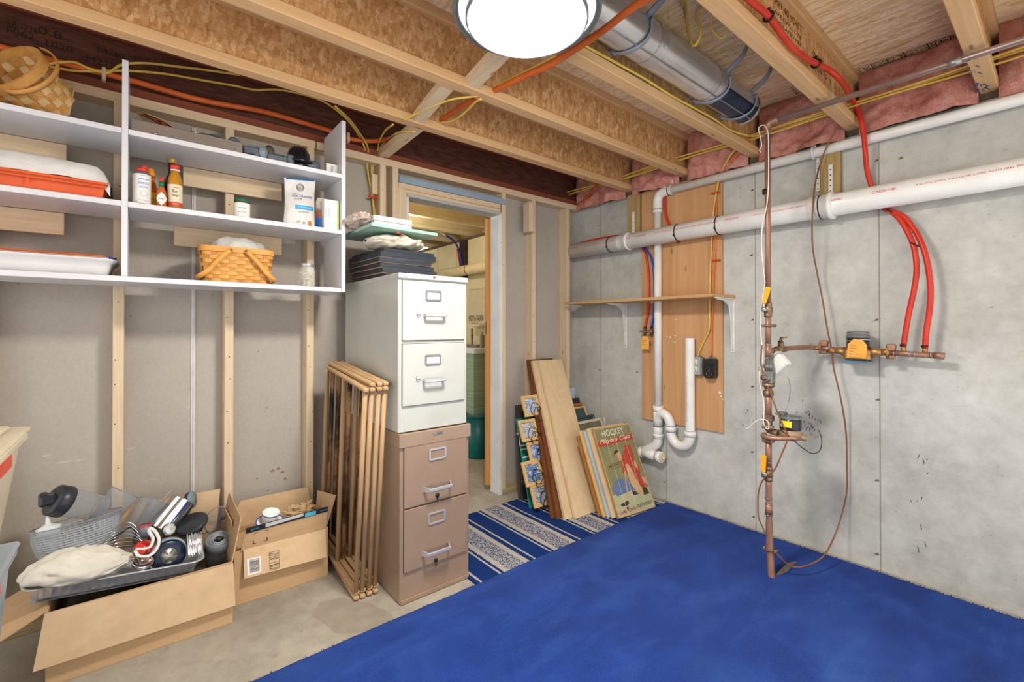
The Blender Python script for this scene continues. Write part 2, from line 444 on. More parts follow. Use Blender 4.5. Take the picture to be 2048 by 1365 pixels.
# ================================================================ stud partition at the back
wb = S('wall_back', (0, 0, 0))
def piece(name, a, c, mat, parent, bev=.002):
    b = MB(); b.box(a, c, bev); return b.build(name, mat, parent, origin=(Vector(a) + Vector(c)) / 2)
piece('top_plate', (-2.135, 0, 2.208), (-.004, .089, JB), PINEX, wb)
piece('top_plate', (-4.3, 0, 2.208), (-2.141, .089, JB), PINEX, wb)
piece('bottom_plate', (-4.3, 0, 0), (-1.65, .089, .038), TREATX, wb)
piece('bottom_plate', (-.839, 0, 0), (-.005, .089, .038), TREATX, wb)
for x in (-3.365, -2.979, -2.565, -2.185, -1.771, -1.690, -.839, -.545, -.165):
    piece('stud', (x, 0, .038), (x + .038, .089, 2.208), PINEZ, wb)
piece('stud', (-1.652, .0, 0), (-1.614, .089, 2.09), PINEZ, wb)
piece('stud', (-1.614, .01, 0), (-1.592, .1, 2.075), PINEZ, wb)
# short blocks nailed beside studs
q = at(1044, 395, Y=-.04); piece('block', (-.612, -.042, 1.95), (-.556, .03, 2.172), PINEZ, wb)
piece('block', (-1.808, .03, 2.03), (-1.772, .088, 2.15), PINEZ, wb)
# door head: blue grey strip, header boards, jamb
piece('metal_strip', (-1.65, -.012, 2.122), (-.814, .0, 2.161), BLUEG, wb, .001)
piece('header', (-1.65, 0, 2.088), (-.855, .089, 2.122), PINEX, wb)
piece('header', (-1.614, .004, 2.066), (-.855, .089, 2.087), PINEX, wb)
# drywall sheets behind the studs
for a, c in (((-4.3, .089, .03), (-2.689, .102, 2.25)), ((-2.683, .089, .03), (-1.65, .102, 2.25)), ((-1.65, .089, 2.07), (-.82, .102, 2.25)), ((-.82, .089, .03), (-.001, .102, 2.25))):
    piece('drywall_sheet', a, c, DRY, wb, .001)
b = MB(); b.box((-2.694, .083, .04), (-2.678, .0905, 2.2)); b.box((-2.6875, .079, .04), (-2.6845, .09, 2.2)); b.build('corner_bead', M('white_bead', 'd9d8d4', 'c8c6c1', 30, rough=.5), wb)
# white jamb of the doorway and head lining
b = MB(); b.box((-.860, 0, 0), (-.8395, .116, 2.05), .001); b.build('jamb', WHITEP, wb)
b = MB(); b.box((-1.592, .004, 2.045), (-.840, .116, 2.066), .001); b.build('jamb', M('grey_lining', 'b9b9b6', 'a9a8a4', 5, rough=.6), wb)
b = MB(); b.box((-1.592, 0.012, 0), (-1.575, .116, 2.045), .001); b.build('jamb', WHITEP, wb)
# cleats that carry the wall shelves
for x0, x1, z1 in ((-4.2, -3.124, 1.973), (-4.2, -3.130, 1.69), (-2.735, -2.314, 1.973), (-2.768, -2.314, 1.69)):
    piece('cleat', (x0, -.019, z1 - .09), (x1, 0, z1), PINEX, wb)
SCUFF = M('white_scuff', 'd8d2ca', 'c8c2ba', 40, rough=.7, alpha=.8); SMUD = M('brown_smudge', '8c7258', 'a08466', 40, rough=.8, alpha=.6)
for k, (mt, lst) in enumerate(((SCUFF, ((95, 912, 32, 4), (130, 925, 44, 6), (160, 921, 30, 4), (262, 898, 24, 5), (300, 960, 40, 3), (379, 800, 5, 22), (381, 840, 4, 26), (377, 815, 6, 8))), (SMUD, ((545, 942, 10, 6), (556, 938, 8, 8), (565, 945, 12, 5), (570, 958, 6, 6), (514, 958, 4, 6))))):
    b = MB(); rs = random.Random(k + 4)
    for px, py, w_, h_ in lst:
        pts = []
        for j in range(10):
            a_ = j * .6283; q = rs.uniform(.6, 1); pts.append(tuple(at(px + w_ * .5 * q * math.cos(a_), py + h_ * .5 * q * math.sin(a_) + w_ * .06 * math.cos(a_) * -1, Y=.0884)))
        b.add(pts, [list(range(10))])
    b.build('scuff', mt, wb)['kind'] = 'stuff'
NAILM = M('nail_head', '5a4a3a', '77685a', 50, rough=.6)
nails = MB()
for x in (-2.96, -2.546, -2.166, -1.752, -.836, -.526, -.146):
    for z in (.2, .34, .62, .8, .98, 1.12, 1.3, 1.55, 1.7, 1.85, 2.02):
        c = (x + random.uniform(-.012, .012), -.0005, z + random.uniform(-.05, .05)); nails.lathe([(.0001, -.0008), (.003, 0), (.003, .002)], c, 8, (0, 1, 0))
nails.build('nail_heads', NAILM, wb)['kind'] = 'stuff'

# ================================================================ ceiling: joists, subfloor, blocking
ce = S('ceiling', (0, 0, JB))
for y0, y1 in ((-3.6, -3.02), (-3.017, -1.802), (-1.799, -.582), (-.579, 2.9)):
    piece('subfloor_sheet', (-4.3, y0, JT), (.3, y1, JT + .018), OSBM, ce, .001)
JY = [-.552, -1.0, -1.457, -1.942, -2.432, -2.9, -3.36]      # near face of each joist
def joist(y, wm, fm, x0=-4.3, x1=.14):
    j = bpy.data.objects.new('joist', None); COL.objects.link(j); j.parent = ce; j.location = (0, y + .03, 0)
    b = MB(); b.box((x0, y, JB), (x1, y + .06, JB + .042), .003); b.build('bottom_flange', fm, j)
    b = MB(); b.box((x0, y, JT - .042), (x1, y + .06, JT), .003); b.build('top_flange', fm, j)
    b = MB(); b.box((x0, y + .024, JB + .042), (x1, y + .036, JT - .042)); b.build('web', wm, j)
    return j
JO = [joist(y, WEB, JOISTW) for y in JY]
joist(.012, DARKW, REDW)
for y in (.7, 1.15, 1.6, 2.05, 2.5): joist(y, CREAM, CREAM)
# ================================================================ ceiling lamp
NICKEL = M('brushed_nickel', '8f9498', '7d8286', 30, (1, 1, .2), .45, .6)
LX, LY = -1.99, -1.60
lamp = T('ceiling_lamp', 'round flush ceiling lamp with glowing frosted glass and brushed metal rings', 'lamp', (LX, LY, 2.06))
b = MB(); b.lathe([(.05, .09), (.185, .085), (.19, .05), (.205, .012), (.218, .004), (.222, -.004), (.219, -.010), (.206, -.010), (.203, -.004)], (LX, LY, 2.166), 48, cap=False); b.build('outer_ring', NICKEL, lamp)
b = MB(); b.lathe([(.204, .002), (.178, .0)], (LX, LY, 2.162), 48, cap=False); b.build('diffuser_ring', glow('lamp_glass_ring', 'ffffff', LAMP * .02), lamp)
b = MB(); b.lathe([(.176, .022), (.182, .022), (.184, -.012), (.180, -.016), (.170, -.014), (.168, -.004)], (LX, LY, 2.148), 48, cap=False); b.build('inner_ring', NICKEL, lamp)
b = MB(); b.lathe([(.170, .0), (.166, -.006), (.15, -.020), (.125, -.034), (.09, -.046), (.05, -.054), (.02, -.0565), (0, -.057)], (LX, LY, 2.138), 48, cap=False); b.build('glass_dome', glow('lamp_glass', 'fffaf2', LAMP), lamp)
b = MB(); b.box((LX - .05, -1.90, 2.252), (LX + .05, -1.45, 2.262)); b.build('bracket', NICKEL, lamp)
# ================================================================ things in and under the ceiling
YEL = M('yellow_cable_jacket', 'dfbe5a', 'cba846', 20, rough=.45)
WHT_C = M('white_cable_jacket', 'e4e1d8', 'd2cfc6', 20, rough=.45)
ORG = M('orange_tube', 'd2652a', 'bf5620', 12, rough=.4)
REDP = M('red_water_tube', 'd23a26', 'bd2e1e', 10, rough=.35)
BLUP = M('blue_water_tube', '1f5fc0', '184fa6', 10, rough=.35)
COPPER = M('aged_copper', 'a57d66', '86604c', 25, (1, 1, .3), .4, .35)
SOLDER = M('solder_grey', 'a9a7a2', '8d8b86', 40, rough=.4, metal=.7)
GALV = M('galvanized_duct_metal', 'd8d8d6', 'b8b8b6', 14, (.25, 1, 1), .25, .7)
DTAPE = M('foil_tape', 'd4d6d8', 'bfc2c6', 60, rough=.3, metal=.8, bump=.3)
DKBLUE = M('dark_blue_sleeve', '2f3f55', '222f42', 18, rough=.3, metal=.5)
STRAP = M('grey_plastic_strap', '8f98a2', '7d868f', 20, rough=.5)
def cable(name, label, cat, pts, r, mat, group=None, sub=6, n=8, flat=None, smooth=True):
    b = MB(); b.tube(smoothpath(pts, sub) if smooth else pts, r, n, flat=flat)
    o = b.build(name, mat); return tag(o, label, cat, group)

# bridging blocks between the joists
for y0, y1, xa, xb in ((-.94, -.552, -1.895, -1.835), (-1.397, -1.0, -1.87, -1.815), (-.492, .012, -1.80, -1.78)):
    b = MB(); w_ = .062
    b.prism([(xa, y0, JB + .006), (xa + w_, y0, JB + .006), (xb + w_, y1, JB + .006), (xb, y1, JB + .006)], (0, 0, .036)); b.build('blocking', PINEY, ce)

# pink glass wool between the joist ends
def wool_mat():
    t = NT('pink_glass_wool'); v = t.coord((1, 1, 1))
    a = t.noise(v, 9, 5, .7, 1.2); f_ = t.noise(t.coord((30, 60, 40), (.4, .3, 0)), 1.4, 5, .75, 1.5)
    col = t.ramp(a, [(.28, 'd87c74'), (.5, 'f0a898'), (.72, 'fad0bc')])
    col = t.mix(.4, col, t.ramp(f_, [(.3, 'c86a62'), (.6, 'f0ae9c'), (.75, 'fae0d0')]))
    t.bump(f_, .8, .02); return t.fin(col, 1, 0, .05)
WOOL = wool_mat()
bays = [(-.492, .01), (-.94, -.552), (-1.397, -1.0), (-1.882, -1.457), (-2.372, -1.942), (-2.84, -2.432)]
wl = ['next to the dark beam above the stud wall corner', 'in the second joist bay from the stud wall', 'in the joist bay where the orange cable drops', 'in the joist bay behind the copper elbow', 'in the joist bay right of the red tube', 'in the joist bay at the right edge of the picture']
from mathutils import noise as mn
for (y0, y1), l_ in zip(bays, wl):
    def wool(u, v, y0=y0, y1=y1):
        y = y0 + (y1 - y0) * u; z = JB - .05 + (JT - JB + .05) * v; e = min(u + .04, 1.04 - u, .2) / .2; ez = min(1, (1 - v) / .3)
        d = mn.fractal(Vector((y * 5, z * 6, 3.1)), 1, 2, 4) * .055 + mn.noise(Vector((y * 22, z * 26, 7))) * .02
        x = min(.02 - (.035 + .055 * (e ** .5) * (max(ez, 0) ** .4)) - d * e, -.016)
        return (min(x, .13), y, z)
    b = MB(); b.grid(wool, 40, 28)
    b.box((.09, y0 + .004, JB + .002), (.13, y1 - .004, JT - .002))
    tag(b.build('insulation_batt', WOOL), 'pink glass wool batt ' + l_, 'insulation', 'pink insulation batts along the concrete wall')

# round duct
DY, DZ, DR = -1.556, 2.362, .078
du = T('round_duct', 'shiny round metal duct hung under the subfloor between two joists', 'duct', (-1.2, DY, DZ - DR))
b = MB(); b.tube([(-4.2, DY, DZ), (-.80, DY, DZ)], DR, 32, cap=False); b.build('pipe', GALV, du)
b = MB(); b.tube([(-.82, DY, DZ), (-.46, DY, DZ)], DR * .97, 32, cap=False); b.build('sleeve', GALV, du)
b = MB()
for k in range(10):
    th0 = R(200 + k * 9); th1 = R(200 + (k + 1) * 9)
    p = lambda x, t_: (x, DY - math.cos(t_ - R(90)) * DR * .985, DZ + math.sin(t_ - R(90)) * DR * .985) if False else (x, DY + math.cos(t_) * DR * .982, DZ + math.sin(t_) * DR * .982)
    b.add([p(-.81, th0), p(-.45, th0), p(-.45, th1), p(-.81, th1)], [(0, 1, 2, 3)], True)
b.build('dark_sleeve', DKBLUE, du, label='dark blue band along the far end of the duct')
for x, w_ in ((-1.30, .05), (-.82, .06), (-.455, .02)):
    b = MB(); b.tube([(x - w_ / 2, DY, DZ), (x + w_ / 2, DY, DZ)], DR * 1.015, 32, cap=False); b.build('tape_band', DTAPE, du)
b = MB(); b.tube([(-4.2, DY - .035, DZ - .072), (-.46, DY - .035, DZ - .072)], .0035, 6); b.build('seam', GALV, du)
b = MB(); b.lathe([(.076, 0), (.05, .004), (0, .004)], (-.45, DY, DZ), 32, (1, 0, 0)); b.build('end_cap', BLACKP, du)
b = MB(); b.box((-.45, DY - .03, DZ + .02), (-.41, DY + .03, DZ + .085), .004); b.build('end_tab', BLACKP, du)
for x, l_ in ((-1.42, 'grey plastic hanger strap around the duct nearest the lamp'), (-.80, 'grey plastic hanger strap around the duct at the dark band'), (-.53, 'grey plastic hanger strap near the capped end of the duct')):
    pts = []
    for k in range(13):
        th = R(150 + k * 15); pts.append((x + .02 * math.sin(k * .5), DY + math.cos(th) * (DR + .004), DZ + math.sin(th) * (DR + .004)))
    pts = [(x - .02, -1.46, 2.36)] + pts[1:] + [(x + .05, DY - .10, 2.45), (x + .09, DY - .125, 2.522)]
    pts[0] = (x - .02, -1.46, 2.33)
    cable('hanger_strap', l_, 'strap', pts, .013, STRAP, 'duct hanger straps', 3, 6, (1, .25))

# orange conduit: along the beam over the stud wall, then across through the joists
op = [at(-60, 78, Y=-.02)] + [at(*p, Y=-.02) for p in ((80, 115), (250, 158), (400, 200), (520, 222), (600, 244), (660, 262), (700, 278))] + [Vector((-1.83, -.05, 2.315)), Vector((-1.75, -.14, 2.325)), Vector((-1.69, -.30, 2.33)), Vector((-1.665, -.46, 2.325))]
op += [at(p[0], p[1], X=-1.66) for p in ((878, 243), (925, 212), (995, 178))] + [Vector((-1.66, -1.18, 2.262)), Vector((-1.66, -1.36, 2.238)), Vector((-1.66, -1.5, 2.236)), Vector((-1.66, -1.615, 2.238)), at(1280, -4, X=-1.66) - Vector((0, 0, .015)), Vector((-1.66, -1.95, 2.23)), Vector((-1.66, -2.6, 2.236)), Vector((-1.66, -3.5, 2.236))]
cable('orange_conduit', 'long orange plastic tube run along the dark beam and across the joists', 'tube', op, .0125, ORG, n=12)
# yellow cables beside it
cable('yellow_cable', 'yellow cable looping along the dark beam above the basket', 'cable', [at(*p, Y=-.035) for p in ((-40, 120), (70, 130), (120, 125), (150, 125), (180, 138), (215, 146), (238, 132), (262, 127), (300, 127), (360, 134), (410, 140), (480, 150))], .0055, YEL, 'yellow cables')
cable('yellow_cable', 'yellow cable sagging along the dark beam and bending down to the plate', 'cable', [at(*p, Y=-.03) for p in ((-40, 128), (85, 132), (150, 142), (205, 142), (260, 142), (330, 148), (400, 160), (470, 172), (510, 180), (560, 180), (620, 193), (655, 208))] + [at(690, 235, Y=-.04), at(712, 262, Y=-.03), at(727, 290, Y=-.01), at(730, 303, Y=.02), at(733, 330, Y=.06), at(738, 360, Y=.065), at(745, 400, Y=.065), at(752, 450, Y=.07)], .0055, YEL, 'yellow cables')
for pts, l_ in (
    ([at(671, 213, Y=-.42), at(700, 240, Y=-.25), at(725, 275, Y=-.08), at(736, 298, Y=.0), at(734, 330, Y=.05), at(742, 380, Y=.06), at(748, 415, Y=.06), at(755, 450, Y=.07)], 'yellow cable arching past the shelf end down through the top plate'),
    ([at(786, 249, Y=-.45), at(770, 262, Y=-.25), at(758, 285, Y=-.06), at(755, 300, Y=.01), at(744, 322, Y=.05), at(743, 360, Y=.06), at(746, 410, Y=.06), at(750, 450, Y=.07)], 'short yellow cable dropping beside the bridging block to the plate'),
    ([at(830, 263, Y=-.47), at(800, 264, Y=-.35), at(780, 275, Y=-.15), at(765, 290, Y=-.04), at(758, 300, Y=.01), at(748, 325, Y=.05), at(744, 365, Y=.06), at(747, 412, Y=.06), at(746, 450, Y=.07)], 'yellow cable curving from the joist over to the bundle by the door')):
    cable('yellow_cable', l_, 'cable', pts, .005, YEL, 'yellow cables')
b = MB(); c = at(748, 395, Y=.035); b.box(c + Vector((-.035, -.004, -.006)), c + Vector((.045, .004, .008)), .002); b.box(c + Vector((.035, .004, -.006)), c + Vector((.045, .04, .006)), .001)
tag(b.build('cable_clip', M('orange_red_clip', 'd8432a', 'c03820', 20, rough=.4)), 'orange red plastic clip holding the yellow cables beside the door', 'clip')
for px, py, l_ in ((208, 148, 'nailed over the tube between basket and shelf upright'), (697, 275, 'nailed over the orange tube right of the shelf end')):
    c = at(px, py, Y=-.035); b = MB(); b.box(c + Vector((-.007, -.006, -.03)), c + Vector((.007, .02, .028)), .002)
    tag(b.build('cable_staple', M('clear_staple', 'cbb9a0', 'b5a288', 30, rough=.4)), 'small pale plastic staple ' + l_, 'staple', 'cable staples')
for pts, r_, mt, l_ in (
    ([at(807, 241, Y=-.54), at(840, 224, Y=-.65), at(900, 200, Y=-.85), at(960, 190, Y=-.97), at(1000, 168, Y=-1.02), at(1080, 128, Y=-1.3), at(1110, 112, Y=-1.40)], .005, YEL, 'yellow cable on top of the orange tube crossing the joists'),
    ([at(880, 245, Y=-.55), at(905, 242, Y=-.66), at(930, 225, Y=-.8), at(950, 205, Y=-.93), at(962, 198, Y=-.99)], .005, YEL, 'yellow cable sagging under the orange tube between two joists')):
    cable('yellow_cable', l_, 'cable', pts, r_, mt, 'yellow cables')
# bundle through the joist webs near the concrete wall
for k, (dx, dz, mt) in enumerate(((0, 0, YEL), (-.016, .004, YEL), (.014, -.004, YEL), (-.006, -.014, YEL))):
    pts = [(-.12 + dx * (1 + .6 * math.sin(y * 5 + k)), y, 2.338 + dz + .006 * math.sin(y * 6.9 + k)) for y in [.02 - .09 * i for i in range(34)]]
    cable('bundled_cable', ('white' if mt is WHT_C else 'yellow') + ' cable in the bundle along the pink insulation, ' + ('foremost of the yellow ones', 'highest of the yellow ones', 'rearmost of the yellow ones', 'lowest of the yellow ones')[k], 'cable', pts, .0052, mt, 'cable bundle along the insulation', 2)
cable('yellow_cable', 'yellow cable stapled along the joist that carries the lamp side of the duct', 'cable', [(-2.6 + .2 * i, -1.462, 2.297 + .004 * math.sin(i * 2.1)) for i in range(12)] + [(-.2, -1.48, 2.31), (-.13, -1.50, 2.33)], .0055, YEL, 'yellow cables')
cable('yellow_cable', 'long yellow loop hanging from the subfloor beside the duct', 'cable', [(-1.40, -1.75, 2.52), (-1.30, -1.715, 2.46)] + [at(*p, X=-1.12 + .0 * p[0]) for p in ((1372, 30), (1377, 65), (1386, 91), (1396, 82), (1402, 60), (1393, 25))] + [(-1.2, -1.80, 2.50), (-1.22, -1.90, 2.5)], .0055, YEL, 'yellow cables')
cable('yellow_cable', 'short yellow loop poking out of a hole in the subfloor', 'cable', [(-1.11, -1.72, 2.524), at(1424, 55, X=-1.06), at(1436, 72, X=-1.03), at(1447, 76, X=-1.02), at(1454, 62, X=-1.04), (-1.07, -1.80, 2.46), (-1.08, -1.91, 2.45)], .0045, YEL, 'yellow cables')
cable('yellow_cable', 'yellow cable hung in front of the plywood from the joists to the outlet', 'cable', [(-.12, -1.44, 2.335), at(1466, 305, X=-.10), at(1447, 335, X=-.06), at(1440, 350, X=-.04), at(1430, 400, X=-.04), at(1425, 450, X=-.03), at(1420, 560, X=-.035), at(1419, 620, X=-.035), at(1418, 660, X=-.03), at(1405, 688, X=-.03), at(1398, 705, X=-.03), at(1396, 718, X=-.03)], .006, YEL, 'yellow cables')
cable('orange_cable', 'orange cable hung in front of the plywood down to the black outlet', 'cable', [(-.12, -1.47, 2.33), at(1473, 310, X=-.10), at(1452, 345, X=-.05), at(1433, 370, X=-.035), at(1433, 420, X=-.03), at(1430, 500, X=-.03), at(1427, 580, X=-.03), at(1424, 650, X=-.03), at(1423, 712, X=-.03)], .005, M('orange_cable_jacket', 'e2783a', 'd06a2e', 20, rough=.45))
tag(MB().tube([at(1300, 342, X=-.1) + Vector((0, .35, -.0)), at(1270, 352, X=-.1) + Vector((0, .3, .0)), at(1250, 362, X=-.1) + Vector((0, .15, .0))], .005, 8).build('white_cable_end', WHT_C), 'white cable end beside the dark beam in the corner', 'cable')
cable('orange_conduit_tail', 'orange tube leaving the corner over the stud wall top plate', 'tube', [(-.23, -.50, 2.33), (-.17, -.36, 2.33), (-.10, -.2, 2.30), (-.05, -.08, 2.268), (-.03, -.01, 2.262)], .011, ORG)

# copper pipe under the joists with its hangers
cp = T('copper_ceiling_pipe', 'copper water pipe slung under the joists ending in an elbow', 'pipe', (-.5, -1.69, 2.2))
b = MB(); b.tube([(-.5, -1.70, 2.225), (-.5, -3.5, 2.225)], .0125, 14); b.build('pipe', M('dull_copper', 'b09a90', '94807a', 25, (1, .3, 1), .35, .6), cp)
b = MB(); b.tube(smoothpath([(-.5, -1.735, 2.225), (-.5, -1.71, 2.2245), (-.5, -1.692, 2.217), (-.5, -1.685, 2.20), (-.5, -1.685, 2.165)], 5), .0155, 14); b.build('elbow', COPPER, cp)
for y in (-1.96, -2.385):
    b = MB(); b.tube([(-.5, y + .017 * math.cos(t_ * .5236), 2.225 + .017 * math.sin(t_ * .5236)) for t_ in range(13)], .0022, 6); b.tube([(-.5, y, 2.242), (-.5 + .01, y + .01, 2.30), (-.5, y + .012, 2.33)], .0016, 6); b.build('wire_hanger', SOLDER, cp)
b = MB(); b.tube([(-.5, -2.33, 2.225), (-.5, -2.37, 2.225)], .0145, 14); b.build('coupling', SOLDER, cp)

# red tube: along the joist, down in front of the wall, forking to the copper branch
REDX = -.09
rp = [at(1440, -60, Y=-1.958), at(1500, 0, Y=-1.958), at(1537, 33, Y=-1.958), at(1580, 90, Y=-1.96), at(1610, 115, Y=-1.96), at(1632, 127, Y=-1.96), at(1655, 138, Y=-1.965), at(1685, 165, Y=-1.99), at(1708, 205, X=-.13), at(1722, 240, X=-.11), at(1728, 275, X=-.10), at(1731, 310, X=-.09), at(1734, 340, X=-.06), at(1742, 370, X=-.035), at(1752, 395, X=-.03), at(1765, 412, X=-.03), at(1783, 424, X=-.05), at(1800, 440, X=-.07), at(1817, 468, X=-.08), at(1829, 500, X=-.09), at(1833, 540, X=-.095), at(1828, 580, X=-.095), at(1818, 625, X=-.095), at(1811, 665, X=-.095), at(1807, 694, X=-.095)]
cable('red_water_tube', 'thick red tube from the joist behind the big white pipe to the copper branch', 'tube', rp, .0115, REDP, 'red water tubes', n=12)
cable('red_water_tube', 'second red tube curving right of the first down to the copper branch', 'tube', [at(1768, 418, X=-.03), at(1785, 424, X=-.055), at(1808, 434, X=-.07), at(1832, 465, X=-.08), at(1848, 500, X=-.09), at(1857, 540, X=-.095), at(1861, 580, X=-.095), at(1859, 620, X=-.095), at(1853, 660, X=-.095), at(1850, 697, X=-.095)], .0115, REDP, 'red water tubes', n=12)
for px, py, Y_ in ((1537, 33, -1.958), (1632, 127, -1.958)):
    c = at(px, py, Y=Y_); b = MB(); b.tube([(c.x + .0, c.y + .0165 * math.cos(t_ * .5236), c.z + .0165 * math.sin(t_ * .5236)) for t_ in range(13)], .004, 6); b.box(c + Vector((-.006, -.006, .012)), c + Vector((.006, .02, .03)), .002)
    tag(b.build('tube_clamp', BLACKP), 'black plastic clamp on the red tube ' + ('close to the top edge of the picture' if px < 1600 else 'where it leaves the joist'), 'clamp', 'red tube clamps')

# ink stamps printed on the subfloor and joists
def osb_text(s_, px, py, h, parent=ce, along=Vector((1, 0, 0)), up=Vector((0, 1, 0)), Z=None, Y=None, mat=INK, width=None):
    p = at(px, py, Z=Z) if Z is not None else at(px, py, Y=Y)
    return text(s_, p, along, up, mat, parent, height=h, width=width, name='stamp')
zz = JT - .0006
def cellrow(y0, y1, x0, x1, edges):
    b = MB(); t_ = .0018
    b.box((x0 - t_, y1, zz), (x0 + t_, y0, zz + .0004)); b.box((x1 - t_, y1, zz), (x1 + t_, y0, zz + .0004))
    for y in edges: b.box((x0, y - t_, zz), (x1, y + t_, zz + .0004))
    b.build('stamp_grid', INK, ce)
# grade stamp band between the two right-hand joists (reads along x, cells step along y)
ys = [-1.92, -2.00, -2.06, -2.125, -2.21, -2.235, -2.285, -2.33]
cellrow(-1.91, -2.335, -.075, .03, ys)
cells = [(['32/16', '20oc'], .026), (['RATED', 'STURD', '23/32'], .017), (['EXP 1', 'PS2'], .026), (['SIZED', 'FLOOR', '20 OC', 'TONGUE', 'GROOVE'], .014), (['HUD'], .02), (['APA'], .04), (['PRP', '108', 'MILL'], .012)]
for (lines, h), ya, yb in zip(cells, ys[:-1], ys[1:]):
    n_ = len(lines); step = (ya - yb) / n_
    for i, l_ in enumerate(lines):
        yy = ya - step * (i + .85)
        text(l_, (-.068, yy + step * .7, zz - .0002), (1, 0, 0), (0, -1, 0), INK, ce, width=.09, height=min(h, step * .7), name='stamp')
for s_, x, y, wd, h in (('SSVG', -.16, -1.70, .085, .022), ('23/32', -.16, -1.76, .09, .03), ('EXPOSURE', -.14, -1.655, .11, .018), ('T&G', -.12, -1.84, .06, .02), ('BLC', -.02, -2.50, .07, .045), ('NO', .0, -2.56, .05, .03)):
    text(s_, (x, y, zz), (1, 0, 0), (0, -1, 0), INK, ce, width=wd, height=h, name='stamp')
cellrow(-1.74, -1.81, -.175, -.06, [-1.74, -1.81])
text('PS2', (-2.47, -.60, zz), (0, -1, 0), (-1, 0, 0), INK, ce, width=.09, height=.05, name='stamp')
b = MB(); b.box((-2.63, -.66, zz), (-2.36, -.655, zz + .0004)); b.box((-2.63, -.75, zz), (-2.625, -.66, zz + .0004)); b.box((-2.39, -.75, zz), (-2.385, -.66, zz + .0004)); b.build('stamp_grid', INK, ce)
for s_, x, y, wd, h in (('EXP', -1.42, -1.27, .13, .05), ('APA', -.48, -1.25, .08, .045), ('RATED', -1.52, -.80, .10, .04)):
    text(s_, (x, y, zz), (0, -1, 0), (1, 0, 0), INK, ce, width=wd, height=h, name='stamp')
# print on the joist webs
def web_text(s_, x, z, y, wd, h): text(s_, (x, y, z), (1, 0, 0), (0, 0, 1), INK, ce, width=wd, height=h, name='stamp')
for i, (s_, wd, h) in enumerate((('PRI 40 JOIST', .28, .034), ('APA EWS 11-7/8', .27, .018), ('SIMULATED FIRE', .27, .016), ('ASTM D5055', .22, .012))): web_text(s_, -1.02, 2.445 - i * .028, -1.9186, wd, h)
web_text('AB 12', -1.24, 2.43, -1.9186, .1, .05); web_text('09:14 B2', -.62, 2.40, -1.9186, .14, .03); web_text('2400 Fb', -.60, 2.36, -1.9186, .16, .03)
for s_, px, py, wd, h in (('AB 1234', 12, 52, .085, .028), ('F062', 14, 66, .075, .028), ('0.8', 76, 66, .07, .03), ('1020', 92, 92, .08, .026), ('13:30', 195, 104, .09, .024), ('M2158', 172, 122, .12, .026), ('LBC 55', 308, 138, .11, .026)):
    p = at(px, py, Y=.035); text(s_, p, (1, 0, 0), (0, 0, 1), INK, ce, width=wd, height=h, name='stamp')
# crayon marks on joist bottoms
b = MB()
rr = random.Random(5)
for (px, py, n_, w_) in ((1963, 175, 14, .05), (1950, 140, 8, .03), (1705, 258, 6, .04), (1342, 344, 6, .04)):
    for i in range(n_):
        p = at(px + rr.uniform(-14, 14), py + rr.uniform(-8, 8), Z=JB - .0006); d = Vector((rr.uniform(.2, 1) * w_, rr.uniform(-.3, .3) * w_, 0)); q = Vector((-d.y, d.x, 0)).normalized() * .002
        b.add([p - d / 2 - q, p + d / 2 - q, p + d / 2 + q, p - d / 2 + q], [(0, 1, 2, 3)])
b.build('crayon_marks', BLUE_INK, ce)['kind'] = 'stuff'
# small ties on the red tubes and clips on the hanging cables
for px, py, X_ in ((1781, 423, -.055), (1829, 489, -.088)):
    c = at(px, py, X=X_); b = MB(); b.tube([c + Vector((.014 * math.cos(k * .5236), .016 * math.sin(k * .5236), .012 * math.sin(k * .5236))) for k in range(13)], .003, 6)
    tag(b.build('tube_tie', BLACKP), 'black tie on the red tubes ' + ('just below the big white pipe' if px < 1800 else 'where the pair spreads apart'), 'cable tie', 'ties on the red tubes')
for px, py, l_ in ((1429, 386, 'above the big white pipe'), (1430, 521, 'below the big white pipe')):
    c = at(px, py, X=-.045); b = MB(); b.box(c + Vector((-.003, -.028, -.004)), c + Vector((.02, .022, .005)), .002)
    tag(b.build('wire_clip', M('orange_red_clip', 'd8432a', 'c03820', 20, rough=.4)), 'small red clip holding the hanging cables on the plywood ' + l_, 'clip', 'red clips on the plywood')
# ================================================================ things on the concrete wall
PVC = M('white_pvc', 'ecebe6', 'e2e0d9', 8, rough=.3, spec=.5)
BRASS = M('weathered_brass', '9a8064', '6e5a48', 40, rough=.45, metal=.6, bump=.15)
BRONZE = M('cast_bronze', 'b98d56', '96683c', 30, rough=.4, metal=.6, bump=.1)
STEELV = M('grey_cast_steel', '8f908c', '6d6e6a', 40, rough=.5, metal=.6, bump=.2)
YHAND = M('yellow_vinyl_grip', 'eba928', 'd99818', 14, rough=.4)
OTAG = M('orange_card_tag', 'eeb054', 'e09c3c', 14, rough=.8)
PENCIL = M('pencil_writing', '5a4a3a', '70604e', 30, rough=.9)
BLKTIE = M('black_cable_tie', '161616', '242424', 30, rough=.5)
WHTMET = M('white_enamel_metal', 'e2e0da', 'd2d0c8', 14, rough=.35)
CLEARP = M('clear_cover', 'dfe6e8', 'cfd8da', 5, rough=.08, trans=.85)

